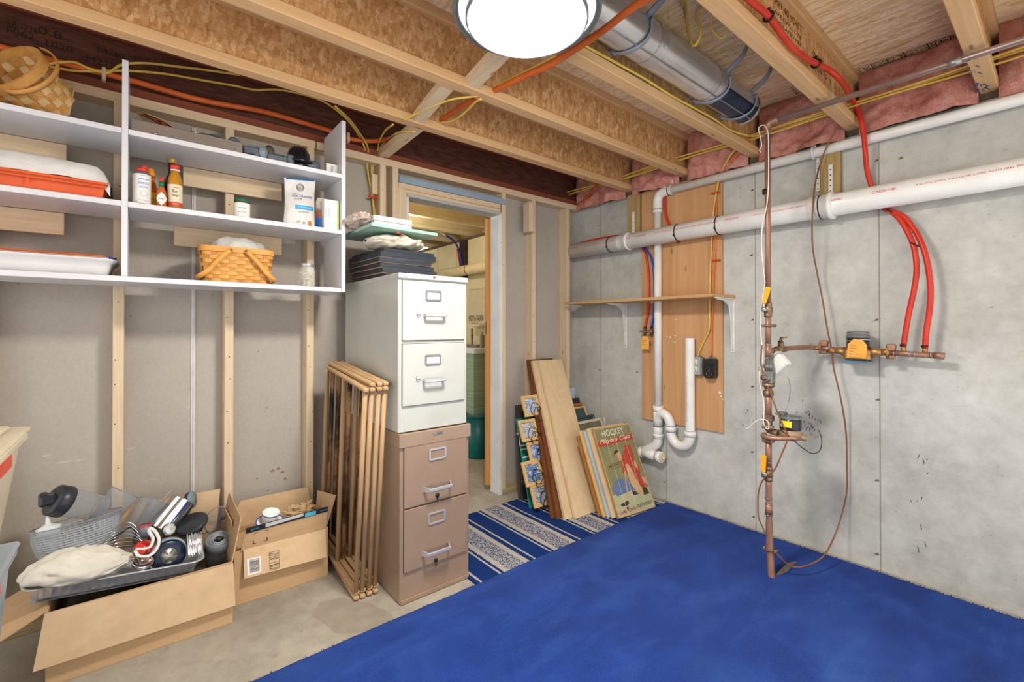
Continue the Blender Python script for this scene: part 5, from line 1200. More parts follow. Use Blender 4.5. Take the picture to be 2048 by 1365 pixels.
def flour_text(s_, u0, v0, wu, hv, mat):
    o = text(s_, (0, 0, 0), (1, 0, 0), (0, 1, 0), mat, t_, width=1, height=1); off = wloc(t_)
    for vt_ in o.data.vertices:
        p = vt_.co + off; vt_.co = on_flour(u0 + p.x * wu, v0 + p.y * hv, .0026) - off
    o.data.update()
flour_text('MEASURE', .24, .60, .30, .03, GREYL) if False else None
flour_text('Measure', .26, .645, .30, .022, GREYL); flour_text('FOR MEASURE', .22, .585, .68, .045, LBLUE); flour_text('FLOUR', .28, .535, .26, .03, GREYL)
flour_text('1:1', .40, .355, .10, .045, LABW); flour_text('SUBSTITUTION', .54, .365, .32, .025, LABW); flour_text('GLUTEN FREE', .42, .27, .34, .028, GREYL)
flour_text('GF', .36, .06, .12, .04, GREYL); flour_text('NON', .55, .05, .12, .035, LBLUE)
b = MB()
for r0 in (.105, .085, .06):
    pts = [on_flour(.49 + r0 * math.cos(k * .2618) * 1.15, .80 + r0 * .72 * math.sin(k * .2618) * 1.1, .0022) for k in range(25)]
    b.tube(pts, .0009, 4)
b.build('emblem', GREYL, t_); b = MB(); b.ball(on_flour(.49, .795, .001), (.006, .002, .005), 10, 6); b.build('emblem', M('gold_emblem', 'b98a34', 'a67826', 30, rough=.6), t_)

# small bag and carton at the right
c = at(641, 440, Y=-.22); c.z = Z2
t_ = T('snack_bag', 'small red and blue foil bag squeezed between flour and carton', 'bag', c)
h = zpx(641, 398, -.22) - Z2
b = MB(); b.grid(lambda u, v: Vector((c.x + (u * 2 - 1) * .022, -.22 - .018 * math.sin(math.pi * u) * (1 - v ** 4), Z2 + .0006 + h * v + .004 * u)), 10, 10); b.grid(lambda u, v: Vector((c.x + (u * 2 - 1) * .022, -.22 + .014 * math.sin(math.pi * u) * (1 - v ** 4), Z2 + .0006 + h * v + .004 * u)), 10, 10)
tt = NT('snack_bag_print'); tv = tt.coord(); sz = tt.n('ShaderNodeSeparateXYZ', Vector=tv).outputs[2]; nz_ = tt.noise(tt.coord(), 60, 3)
ad = tt.n('ShaderNodeMath', {'operation': 'MULTIPLY_ADD'}, i0=nz_, i1=.05, i2=tt.n('ShaderNodeMath', {'operation': 'DIVIDE'}, i0=sz, i1=.13).outputs[0]).outputs[0]
b.build('bag', tt.fin(tt.ramp(ad, [(0, '2a5fae'), (.5, '2d68b4'), (.55, 'a2543a'), (.8, '8a6a50'), (.95, 'b8b0a6')], 'LINEAR'), .3), t_)
b = MB(); b.ball((c.x + .010, -.238, Z2 + h * .86), (.007, .003, .012), 12, 8); b.build('round_logo', REDCAP, t_); b = MB(); b.ball((c.x + .008, -.240, Z2 + h * .22), (.006, .003, .010), 12, 8); b.build('round_logo', REDCAP, t_)
x0 = at(648, 460, Y=-.275).x; x1 = at(677, 460, Y=-.275).x; h = zpx(660, 400, -.275) - Z2
t_ = T('carton', 'white carton with green edge at the right end of the middle shelf', 'carton', ((x0 + x1) / 2, -.2, Z2))
b = MB(); b.box((x0, -.278, Z2 + .0006), (x1, -.13, Z2 + h), .001); b.build('box', LABW, t_)
b = MB(); b.box((x1 - .010, -.2786, Z2 + .001), (x1 + .0004, -.278, Z2 + h - .002)); b.build('green_edge', M('lime_edge', 'c2d486', 'b2c476', 14, rough=.6), t_)
for k in range(3): text(('Equal', 'zero calorie', 'sweetener')[k], (x0 + .009 + k * .008, -.2788, Z2 + h * .40), (0, 0, 1), (-1, 0, 0), (GREYL, M('green_print', '7aa05a', '8ab06a', 30, rough=.7), GREYL)[k], t_, width=h * (.30, .24, .34)[k], height=(.006, .003, .004)[k])

# ---------------------------------------------------------------- top right shelf
CHROME = M('polished_chrome', 'd2d4d6', 'c0c2c4', 10, rough=.08, metal=1)
STEEL = M('brushed_steel_plate', '8a7f74', '776d63', 30, (.1, 1, 1), .45, .35)
GREYP = M('blue_grey_plastic', '59646f', '4a545e', 14, rough=.45)
x0 = at(262, 262, Y=-.28).x; x1 = at(484, 305, Y=-.28).x
t_ = T('steel_slicer_body', 'long brushed steel plate lying along the front of the top shelf', 'slicer', ((x0 + x1) / 2, -.26, Z3))
b = MB(); b.box((x0, -.295, Z3 + .0006), (x1, -.288, Z3 + .050), .0015); b.box((x0, -.288, Z3 + .044), (x1, -.22, Z3 + .050), .001); b.build('plate', STEEL, t_)
b = MB(); b.box((x0 + .39, -.2958, Z3 + .008), (x0 + .43, -.295, Z3 + .012)); b.box((x0 + .385, -.2958, Z3 + .017), (x0 + .39, -.295, Z3 + .024)); b.build('slot', BLACKP, t_)
b = MB()
for px, py in ((268, 252), (345, 273), (470, 298)): p = at(px, py, Y=-.296); b.lathe([(.004, 0), (.003, .002), (0, .003)], p, 8, (0, -1, 0))
b.build('screw', CHROME, t_)['kind'] = 'stuff'
x2 = at(640, 335, Y=-.27).x
SZ = Matrix.Translation((0, 0, Z3)) @ Matrix.Diagonal((1, 1, 1.6, 1)) @ Matrix.Translation((0, 0, -Z3))
t_ = T('slicer_attachment', 'blue grey plastic slicer arm with dial beside the steel plate', 'slicer', ((x1 + x2) / 2, -.25, Z3))
b = MB(); b.M = SZ; b.box((x1 + .004, -.290, Z3 + .0006), (x1 + .10, -.24, Z3 + .028), .004); b.prism([(x1 + .02, -.286, Z3 + .028), (x1 + .10, -.286, Z3 + .028), (x1 + .095, -.286, Z3 + .032), (x1 + .03, -.286, Z3 + .034)], (0, .03, 0)); b.box((x1 + .10, -.285, Z3 + .0006), (x1 + .19, -.235, Z3 + .022), .004); b.build('arm', GREYP, t_)
b = MB(); b.M = SZ; b.lathe([(.017, 0), (.017, .008), (.008, .009), (.008, .012), (.0, .0125)], (x1 + .082, -.290, Z3 + .018), 20, (0, -1, 0)); b.build('knob', M('pale_knob', '8f9aa4', '7e8993', 14, rough=.35), t_)
b = MB(); b.M = SZ; b.lathe([(.020, 0), (.020, .006), (.0, .0065)], (x1 + .115, -.262, Z3 + .030), 24, (0, -.9, .45)); b.build('dial', M('scale_dial', '6a6a58', '3a3a34', 120, rough=.5), t_)
b = MB(); b.M = SZ; b.box((x1 + .10, -.255, Z3 + .022), (x1 + .185, -.225, Z3 + .030), .002); b.build('rail', BLACKP, t_)
b = MB(); b.M = SZ; b.box((x1 + .185, -.29, Z3 + .0006), (x1 + .215, -.23, Z3 + .030), .004); b.tube(smoothpath([(x1 + .20, -.262, Z3 + .012), (x1 + .24, -.266, Z3 + .013), (x1 + .29, -.268, Z3 + .014), (x2, -.266, Z3 + .018)], 5), [.012] * 10 + [.015, .016, .016, .015, .012, .008], 12); b.build('grip', GREYP, t_)
cxh = at(598, 318, Y=-.24).x
t_ = T('black_pusher', 'glossy black domed food pusher with brim on the top shelf', 'food pusher', (cxh, -.235, Z3))
b = MB(); b.M = Matrix.Translation((cxh, -.235, Z3)) @ Matrix.Scale(1.3, 4) @ Matrix.Translation((-cxh, .235, -Z3)); b.lathe([(.0, .012), (.052, .014), (.056, .018), (.053, .023), (.044, .026), (.041, .036), (.038, .056), (.033, .066), (.026, .071), (.024, .076), (.010, .077), (0, .077)], (cxh, -.235, Z3 + .004), 32); b.lathe([(.044, -.003), (.046, .006), (.04, .013)], (cxh, -.235, Z3 + .0036), 24); b.build('dome', M('gloss_black', '141519', '1d1e22', 8, rough=.15), t_)
x3 = at(653, 325, Y=-.19).x
t_ = T('white_hook_plate', 'small white plastic wall hook standing at the end of the top shelf', 'hook', (x3, -.2, Z3))
xa, xb = at(652, 330, Y=-.25).x, at(676, 330, Y=-.25).x
b = MB(); b.box((xa, -.252, Z3 + .0006), (xb, -.246, Z3 + .060), .002); b.build('plate', WHTMET, t_); b = MB(); b.tube(smoothpath([((xa + xb) / 2, -.253, Z3 + .045), ((xa + xb) / 2, -.266, Z3 + .04), ((xa + xb) / 2, -.270, Z3 + .022), ((xa + xb) / 2 - .004, -.264, Z3 + .014)], 5), .003, 8); b.build('hook', WHTMET, t_)
b = MB(); b.box((xa, -.246, Z3 + .0006), (xb, -.22, Z3 + .006), .002); b.build('foot', WHTMET, t_)
# shiny lid and strainer
c = at(318, 246, Y=-.17)
t_ = T('chrome_lid', 'shiny chrome disc with hub leaning behind the steel plate', 'lid', (c.x, -.17, Z3))
Mx = Matrix.Translation(c) @ Matrix.Rotation(R(38), 4, 'X') @ Matrix.Rotation(R(14), 4, 'Y')
b = MB(); b.M = Mx; b.lathe([(.0, .004), (.02, .006), (.06, .003), (.074, -.004), (.078, -.009), (.076, -.011), (.07, -.006), (.0, -.001)], (0, 0, 0), 40); b.build('disc', CHROME, t_)
b = MB(); b.M = Mx; b.lathe([(.018, -.003), (.018, -.020), (.012, -.024), (.0, -.025)], (0, 0, 0), 20); b.box((-.07, -.006, -.016), (.05, .006, -.010), .002); b.build('hub', CHROME, t_)
b = MB(); p = at(330, 255, Y=-.22); q_ = at(312, 268, Y=-.30); b.tube([p, q_], [.006, .005], 10); b.ball(q_, (.008, .008, .004), 10, 6); b.build('crank', CHROME, t_)
t_ = T('steel_skewer', 'thin steel rod with blue plastic tip lying on the steel plate', 'rod', at(390, 265, Y=-.22))
pa = at(338, 257, Y=-.22); pb_ = at(424, 270, Y=-.22); pc_ = at(440, 274, Y=-.22)
b = MB(); b.tube([pa, pb_], .0028, 8); b.build('rod', CHROME, t_); b = MB(); b.tube([pb_, (pb_ + pc_) / 2, pc_], [.004, .0065, .004], 10); b.build('tip', GREYP, t_)
t_ = T('grey_utensil', 'dark grey plastic utensil end poking over the steel plate', 'utensil', at(465, 290, Y=-.2))
b = MB(); b.tube(smoothpath([at(452, 284, Y=-.2), at(462, 279, Y=-.2), at(470, 280, Y=-.2), at(482, 290, Y=-.2), at(490, 300, Y=-.2)], 4), [.005] * 4 + [.010] * 5 + [.008] * 8, 10); b.build('grip', GREYP, t_)
# ================================================================ filing cabinets
BRN = M('tan_cabinet_enamel', '977f6b', '8d7561', 5, rough=.28, spec=.5)
IVO = M('ivory_cabinet_enamel', 'b6b7b0', 'adaea6', 5, rough=.3, spec=.5)
CHR = M('satin_chrome', 'c9cacb', 'b4b6b8', 14, rough=.3, metal=.55)
DGAP = M('dark_gap', '2c241f', '3a302a', 20, rough=.8)
PAPER = M('label_card', 'e2dccb', 'd6cfbc', 12, rough=.7)
def cabinet(name, label, x0, x1, y0, y1, z0, z1, mat, cap, drawers, style):
    t_ = T(name, label, 'filing cabinet', ((x0 + x1) / 2, (y0 + y1) / 2, z0))
    b = MB(); b.box((x0, y0 + .003, z0), (x1, y1, z1), .004); b.build('body', mat, t_)
    if cap: b = MB(); b.box((x0 - .006, y0 - .008, z1 - cap), (x1 + .006, y1, z1), .004); b.build('top_cap', mat, t_)
    for (za, zb, items) in drawers:
        d = bpy.data.objects.new('drawer', None); COL.objects.link(d); d.parent = t_; d.location = Vector(((x0 + x1) / 2, y0, za)) - wloc(t_)
        b = MB(); b.box((x0 + .016, y0 + .001, za - .002), (x1 - .016, y0 + .006, zb + .002)); b.build('gap', DGAP, d)
        b = MB(); b.box((x0 + .018, y0 - .006, za), (x1 - .018, y0 + .004, zb), .002); b.build('front', mat, d)
        (lx, lz), (hx_, hz_), (kx, kz) = items; yf = y0 - .006
        w_, h = (.074, .040); b = MB()
        if style == 'brown': w_, h = .082, .046
        for s_ in (-1, 1): b.box((lx - w_ / 2, yf - .005, lz + s_ * h / 2 - .0045), (lx + w_ / 2, yf, lz + s_ * h / 2 + .0045), .0015); b.box((lx + s_ * w_ / 2 - .0045, yf - .005, lz - h / 2), (lx + s_ * w_ / 2 + .0045, yf, lz + h / 2), .0015)
        b.build('label_holder', CHR if style == 'brown' else M('grey_holder', '8c929a', '7c828a', 14, rough=.35, metal=.5), d)
        b = MB(); b.box((lx - w_ / 2 + .004, yf - .001, lz - h / 2 + .004), (lx + w_ / 2 - .004, yf - .0002, lz + h / 2 - .004)); b.build('label_card', PAPER if style != 'brown' else mat, d)
        b = MB(); L = .062 if style == 'brown' else .049
        if style == 'brown':
            b.box((hx_ - L, yf - .040, hz_ - .008), (hx_ + L, yf - .030, hz_ + .008), .003)
            for s_ in (-1, 1): b.prism([(hx_ + s_ * (L - .012), yf - .036, hz_ - .008), (hx_ + s_ * (L - .012), yf - .036, hz_ + .008), (hx_ + s_ * (L + .004), yf, hz_ + .012), (hx_ + s_ * (L + .004), yf, hz_ - .012)], (s_ * .008, 0, 0))
        else:
            b.box((hx_ - L, yf - .034, hz_ - .008), (hx_ + L, yf - .026, hz_ + .008), .003)
            for s_ in (-1, 1): b.box((hx_ + s_ * L - .006, yf - .030, hz_ - .008), (hx_ + s_ * L + .006, yf, hz_ + .008), .003)
        b.build('handle', CHR, d)
        b = MB()
        if style == 'brown': b.lathe([(.010, 0), (.010, .004), (.007, .006), (0, .0062)], (kx, yf, kz), 14, (0, -1, 0)); b.box((kx - .003, yf - .006, kz - .024), (kx + .003, yf - .002, kz), .001)
        else: b.box((kx - .010, yf - .009, kz - .002), (kx + .010, yf, kz + .013), .002); b.lathe([(.005, 0), (.005, .004)], (kx, yf, kz - .008), 10, (0, -1, 0))
        b.build('latch', BLACKP if style == 'brown' else CHR, d)
    return t_
CY0, CY1 = -.765, -.085
F_ = lambda px, py, y=CY0: (lambda p: (p.x, p.z))(at(px, py, Y=y))
zt = F_(805, 888)[1]; zm = F_(805, 1021)[1]; zl = F_(805, 1148)[1]
brc = cabinet('filing_cabinet', 'tan brown two drawer metal filing cabinet standing on the concrete floor', -2.0, -1.638, CY0, CY1, 0.001, .752, BRN, .064, [(zm + .004, zt, (F_(874, 907), F_(873, 972), F_(873, 990))), (zl, zm - .004, (F_(872, 1034), F_(870, 1097), F_(870, 1120)))], 'brown')
b = MB(); p = at(876, 867, Y=CY0 - .009); b.box(p + Vector((-.024, -.001, -.007)), p + Vector((.024, .001, .007)), .001); b.build('maker_plate', M('worn_plate', '9a9690', '6c6862', 90, rough=.4, metal=.5), brc)
b = MB(); b.box((-1.998, CY0 - .004, .002), (-1.640, CY0 + .003, .022), .002); b.build('base_rail', BRN, brc)
za = F_(805, 560)[1]; zb_ = F_(803, 682)[1]; zc_ = F_(803, 689)[1]; zd = F_(800, 815)[1]
ivc = cabinet('filing_cabinet', 'ivory two drawer metal filing cabinet stacked on the tan cabinet', -2.006, -1.647, CY0 + .006, CY1, .7535, 1.462, IVO, .0, [(zb_, za, (F_(867, 592), F_(868, 631), F_(837, 629))), (zd, zc_, (F_(866, 720), F_(866, 760), F_(836, 758)))], 'ivory')
b = MB(); b.box((-2.008, CY0 - .002, 1.438), (-1.645, CY1, 1.4625), .003); b.build('top_edge', IVO, ivc)
b = MB(); p = at(869, 555, Y=CY0 - .003); b.box(p + Vector((-.007, -.0006, -.004)), p + Vector((.007, .0006, .004))); b.build('maker_badge', M('red_badge', 'a0442c', '8a3420', 60, rough=.5), ivc)

# ---------------------------------------------------------------- stack of boards on the cabinets
NAVY = M('black_laminate', '363d47', '272c34', 26, (.15, 1, 1), .38, bump=.15)
RAWE = M('raw_board_edge', 'b58f64', 'a07a50', 60, rough=.8)
z = 1.4632; rr = random.Random(21)
spec = [(-1.965, -1.665, -.500, .024, 2.0), (-1.975, -1.672, -.505, .026, 1.0), (-1.985, -1.685, -.49, .024, 2.5), (-1.99, -1.70, -.495, .026, 1.5), (-1.985, -1.668, -.485, .030, 3.0), (-1.965, -1.675, -.47, .018, 4.0)]
ords = ['bottom', 'second', 'third', 'fourth', 'fifth', 'topmost']
for i, (xa, xb, yf, th, rz) in enumerate(spec):
    t_ = T('black_shelf_board', 'black laminate board in the stack on the ivory cabinet, ' + ords[i] + (' one' if i in (0, 5) else ' from the cabinet up'), 'board', ((xa + xb) / 2, -.28, z), 'black boards on the filing cabinet')
    Mx = Matrix.Translation(((xa + xb) / 2, -.29, 0)) @ Matrix.Rotation(R(rz), 4, 'Z') @ Matrix.Translation((-(xa + xb) / 2, .29, 0))
    b = MB(); b.M = Mx; b.box((xa, yf, z + .0012), (xb, -.10, z + th), .001); b.build('board', NAVY, t_)
    b = MB(); b.M = Mx; b.box((xa - .0006, yf + .001, z), (xb, -.10, z + .0035)); b.build('raw_edge', RAWE, t_)
    z += th + .0012
zs = z
# cloth bundle in plastic
t_ = T('cloth_bundle', 'crumpled cream cloth bundle in clear plastic between black boards and glass sheet', 'bundle', (-1.85, -.35, zs))
b = MB()
def bun(u, v):
    x = -2.0 + .305 * u; th = 6.28318 * v; r0 = .042 * (max(math.sin(math.pi * (.0005 + u * .999)), 0) ** .35)
    k = 1 + .2 * mn.noise(Vector((x * 26, math.cos(th) * 2.2, math.sin(th) * 2.2))) + .05 * math.sin(x * 95 + 5 * mn.noise(Vector((x * 12, math.cos(th) * 1.5, math.sin(th) * 1.5))))
    return (x, -.36 + .14 * math.cos(th) * k * (r0 / .042), zs + .044 + r0 * math.sin(th) * k * .95)
b.grid(lambda u, v: bun(v, u), 40, 46, True, True); b.build('cloth', M('cream_cloth', 'dcd5c3', 'c4bca8', 30, rough=.6, bump=.3), t_)
b = MB(); b.box((-1.90, -.512, zs + .072), (-1.885, -.505, zs + .080)); b.box((-1.875, -.511, zs + .066), (-1.86, -.504, zs + .073)); b.build('red_print', REDCAP, t_)
# pale green glass sheet and white boxes
zg = zs + .089
t_ = T('glass_sheet', 'pale green frosted glass sheet lying over the cloth bundle', 'glass sheet', (-1.85, -.3, zg))
Mx = Matrix.Translation((-1.85, -.3, zg)) @ Matrix.Rotation(R(2.0), 4, 'Z') @ Matrix.Rotation(R(.3), 4, 'Y') @ Matrix.Rotation(R(-.8), 4, 'X')
b = MB(); b.M = Mx; b.box((-.185, -.20, 0), (.185, .20, .016), .001); b.build('sheet', M('green_glass_edge', 'a8cfc0', '98c2b2', 5, rough=.25), t_)
for k, (xa, xb, ya, zq, th, l_) in enumerate(((-2.0, -1.80, -.475, zg + .019, .020, 'flat white box lying on the green glass sheet'), (-2.005, -1.802, -.48, zg + .041, .024, 'upper flat white box on the green glass sheet'))):
    b = MB(); b.M = Matrix.Rotation(0, 4, 'Z'); b.box((xa, ya, zq), (xb, -.20, zq + th), .0015); o = b.build('white_box', LABW); tag(o, l_, 'box', 'white boxes on the filing cabinet')
t_ = T('pink_film_bag', 'rolled piece in pinkish clear plastic at the left on the glass sheet', 'bag', (-2.06, -.3, zg))
b = MB()
def film_(u, v):
    th = 6.28318 * u; ph = math.pi * (.01 + v * .98); d = Vector((math.sin(ph) * math.cos(th), math.cos(ph), math.sin(ph) * math.sin(th)))
    k = 1 + .28 * mn.fractal(d * 2.6 + Vector((2, 9, 4)), 1, 2, 4) - .12 * (1 - abs(math.sin(d.x * 7 + d.y * 5 + 5 * mn.noise(d * 3)))) ** 3
    return Vector((-2.035, -.33, zg + .055)) + Vector((d.x * .058 * k, d.y * .13 * k, d.z * .036 * k))
b.grid(film_, 48, 30, True, True); b.build('film', M('pink_film', 'd6c4b8', 'b8a294', 26, rough=.2, bump=.5), t_)
b = MB(); b.tube([(-2.035, -.40, zg + .055), (-2.035, -.26, zg + .055)], .022, 12); b.build('roll', BLACKP, t_)

# ---------------------------------------------------------------- folded wooden drying rack
RWOOD = wood('rack_wood', 'b3936e', '9c7e5a', '7e6142', 'z', fine=60, knots=False)
RBAR = wood('rack_bar_wood', 'bb9a72', 'a3835c', '876a48', 'y', fine=60, knots=False)
def burnt():
    t = NT('scorched_dowel'); v = t.coord((1, 1, .5)); a = t.noise(v, 9, 4, .6); g = t.noise(t.coord((1, 1, .08)), 60, 4)
    col = t.ramp(a, [(.36, '21140c'), (.46, '5a3a20'), (.56, 'a67a4c')]); t.bump(g, .2, .004); return t.fin(col, .6)
BURN = burnt()
rk = T('drying_rack', 'folded wooden drying rack of round dowels standing beside the tan cabinet', 'drying rack', (-2.09, -.4, 0))
u_ = Vector((.0, -.113, .9936)); l_ = Vector((0, .9936, .113)); o_ = Vector((-2.145, -.612, .002))
def rpt(x, s, h): return o_ + Vector((x, 0, 0)) + l_ * s + u_ * h
Mx = Matrix((Vector((1, 0, 0)), l_, u_)).transposed().to_4x4(); Mx.translation = o_
BL = .57; H = .945
xs = [.014, .042, .074, .102]
for lev, zz0 in (('bottom', 0), ('top', H)):
    for i, x in enumerate(xs):
        for lay in (0, 1):
            if lev == 'top' and lay == 1 and i == 0: continue
            dx = (.004 if lay else -.002); zz = zz0 + (lay * .019 if lev == 'top' else lay * .019)
            b = MB(); b.M = Mx @ Matrix.Translation((x + dx, 0, zz)) @ Matrix.Rotation(R(1.2 if lay else -1.2), 4, 'Z')
            b.box((-.0125, (.0 if not lay else .012), 0), (.0125, BL, .018), .005); b.build('slat', RBAR, rk)
for k, s in enumerate((.022, .285, .54)):
    for i, x in enumerate(xs):
        lean = (.014 - .007 * i) * (0 if k == 0 else 1)
        b = MB(); p0 = rpt(x + (.0 if k == 0 else .004), s, .030); p1 = rpt(x + .0, s, H + .004)
        b.tube([p0, p1], .0108, 10); b.build('dowel', BURN if (k > 0 and i % 2 == 1) or (k == 2) and i == 2 else RWOOD, rk)
# ================================================================ storage bins at the left edge
BEIGE = M('beige_bin_plastic', 'd2c7ae', 'c4b89c', 4, rough=.45)
RORG = M('red_orange_plastic', 'd9482c', 'c63c22', 6, rough=.4)
TOTE = M('blue_grey_translucent', '9fa9b0', '8d979f', 5, rough=.4)
def bin_(name, label, x1, y0, y1, z0, z1, w_, taper, mat, lidmat, lidh, clip):
    t_ = T(name, label, 'storage bin', (x1 - w_ / 2, (y0 + y1) / 2, z0))
    x0 = x1 - w_
    b = MB(); q0 = [(x0 + taper, y0 + taper), (x1 - taper, y0 + taper), (x1 - taper, y1 - taper), (x0 + taper, y1 - taper)]; q1 = [(x0, y0), (x1, y0), (x1, y1), (x0, y1)]
    zt = z1 - lidh
    b.add([(x, y, z0) for x, y in q0] + [(x, y, zt) for x, y in q1], [(3, 2, 1, 0), (4, 5, 6, 7), (0, 1, 5, 4), (1, 2, 6, 5), (2, 3, 7, 6), (3, 0, 4, 7)]); b.build('body', mat, t_)
    b = MB(); b.box((x0 - .012, y0 - .012, zt - .02), (x1 + .012, y1 + .012, zt + .004), .006); b.build('rim', mat, t_)
    l_ = bpy.data.objects.new('lid', None); COL.objects.link(l_); l_.parent = t_; l_.location = Vector((0, 0, zt - z0))
    b = MB(); b.box((x0 - .018, y0 - .018, zt + .004), (x1 + .018, y1 + .018, zt + .022), .007); b.build('lip', lidmat, l_)
    b = MB(); b.box((x0 + .02, y0 + .02, zt + .022), (x1 - .02, y1 - .02, z1), .006); b.build('panel', lidmat, l_)
    for yy in ((y0 + y1) / 2 - .06,):
        b = MB(); b.box((x1 - .008, yy - .05, zt - .062), (x1 + .006, yy + .10, zt - .022), .004); b.build('latch', clip, t_)
    return t_
bin_('storage_bin', 'blue grey plastic storage tote under the beige bin at the left edge', -3.182, -1.02, -.62, .001, .582, .55, .04, TOTE, TOTE, .03, RORG)
bin_('storage_bin', 'beige plastic storage bin with lid stacked on the blue grey tote', -3.162, -1.03, -.615, .5835, .930, .56, .042, BEIGE, BEIGE, .034, RORG)

# ================================================================ cardboard boxes
CARD = M('cardboard_kraft', 'c6a47c', 'bc9a72', 26, (.12, 1, 1), .85, bump=.06)
CARD2 = M('cardboard_kraft_light', 'd4b690', 'caac86', 22, (1, .12, 1), .85, bump=.06)
def panel(b, p, th=.004):
    """thin board through 4 points"""
    p = [Vector(q) for q in p]; n = (p[1] - p[0]).cross(p[3] - p[0]).normalized() * th; b.prism(p, n)
def open_box(name, label, x0, x1, y0, y1, h, flaps):
    t_ = T(name, label, 'cardboard box', ((x0 + x1) / 2, (y0 + y1) / 2, 0))
    th = .004
    for nm, a, c in (('front', (x0, y0, .001), (x1, y0 + th, h)), ('back', (x0, y1 - th, .001), (x1, y1, h)), ('side', (x0, y0 + th, .001), (x0 + th, y1 - th, h)), ('side', (x1 - th, y0 + th, .001), (x1, y1 - th, h)), ('bottom', (x0 + th, y0 + th, .001), (x1 - th, y1 - th, .005))):
        b = MB(); b.box(a, c); b.build(nm + '_wall' if nm != 'bottom' else nm, CARD, t_)
    for pts, m in flaps:
        b = MB(); panel(b, pts); b.build('flap', m, t_)
    return t_
bx = (-3.13, -2.585, -.43, -.03, .252)
b1 = open_box('cardboard_box', 'large open cardboard box full of kitchen parts in the left foreground', *bx, [
    ([(-3.132, -.436, .254), (-2.584, -.436, .246), (-2.578, -.452, .078), (-3.155, -.465, .086)], CARD2),
    ([(-3.13, -.42, .252), (-3.13, -.05, .252), (-3.34, -.07, .155), (-3.345, -.46, .150)], CARD),
    ([(-3.10, -.034, .252), (-2.60, -.034, .252), (-2.585, -.028, .442), (-3.08, -.028, .445)], CARD2),
    ([(-2.587, -.42, .250), (-2.587, -.05, .252), (-2.553, -.06, .425), (-2.553, -.40, .415)], CARD)])
# tape edge
# ---------------------------------------------------------------- contents of the large box
FOIL = M('aluminium_foil', 'dedfe0', 'c8cacc', 40, rough=.28, metal=.55, bump=.35)
CLR = clear('clear_plastic', 'f2f4f6', 'c9ced4')
CLR2 = clear('clear_plastic_thick', 'eef0f2', 'c4cad0', .15, .85)
CLRM = M('milky_clear_plastic', 'e4e8ea', 'd6dbde', 6, rough=.2, alpha=.72)
CLRE = M('clear_plastic_edge', '9aa2ac', '8890a0', 8, rough=.15, alpha=.8)
DK = M('charcoal_plastic', '2a2d31', '373a3f', 14, rough=.35)
GRY = M('mid_grey_plastic', '7b8087', '6a6f76', 10, rough=.4)
Lf = lambda px, py, Y: at(px, py, Y=Y)
pan = T('foil_pan', 'long ribbed aluminium roasting pan lying across the large cardboard box', 'foil pan', (-2.94, -.27, .25))
pl = Vector((-3.20, 0, .330)); pr_ = Vector((-2.675, 0, .272)); xd = (pr_ - pl).normalized()
Mx = Matrix((xd, Vector((0, 1, 0)), xd.cross(Vector((0, 1, 0))))).transposed().to_4x4(); Mx.translation = (pl + pr_) / 2 + Vector((0, -.265, 0))
La, Lb = (pr_ - pl).length / 2, .135
b = MB(); b.M = Mx
prof_ = [(1.0, .0, 0), (.985, .004, 0), (.96, .0, 0), (.93, -.012, 1), (.88, -.045, 1), (.84, -.056, 0), (.0, -.056, 0)]
def panf(u, v):
    k, z, rb = prof_[round(v * 6)]
    (x, y), n = loop_xy(La, Lb, .05, u); off = -(1 - k) * .30
    if k == 0: return (x * .3, y * .3, z)
    rib = .0028 * math.sin(u * 6.283 * 60) * rb
    return (x + n[0] * (off + rib), y + n[1] * (off + rib), z)
b.grid(panf, 480, 7, True, True); b.build('pan', FOIL, pan)
b = MB(); b.M = Mx; b.add([(x, y, -.0558) for x, y in ((-La * .9, -Lb * .75), (La * .9, -Lb * .75), (La * .9, Lb * .75), (-La * .9, Lb * .75))], [(0, 1, 2, 3)]); b.build('pan_bottom', FOIL, pan)
# white cloth bag
c = Lf(158, 1140, -.33)
cl = MB()
def cloth(u, v):
    th = 6.28318 * u; ph = math.pi * (v * .98 + .01)
    d = Vector((math.sin(ph) * math.cos(th), math.sin(ph) * math.sin(th), math.cos(ph)))
    w1 = mn.noise(d * 2.2 + Vector((3, 7, 1))); k = 1 + .10 * mn.fractal(d * 1.9 + Vector((5, 1, 2)), 1, 2, 4) - .07 * (1 - abs(math.sin(d.x * 5 + d.y * 4 + 4 * w1))) ** 3 + .03 * math.sin(d.x * 14 + 6 * w1)
    flat = .55 if d.z < 0 else 1
    taper = 1 - .40 * max(0, d.x) ** 2
    return c + Vector((d.x * .150 * k, d.y * .105 * k * taper, d.z * .068 * k * flat * taper + .008 - .012 * d.x))
cl.grid(cloth, 64, 36, True, True); cw = cl.build('cloth_bag', M('white_cotton', 'e2ddd0', 'd2ccbc', 14, rough=.85, bump=.35)); tag(cw, 'crumpled white cotton cloth bag lying in the foil pan', 'cloth bag')
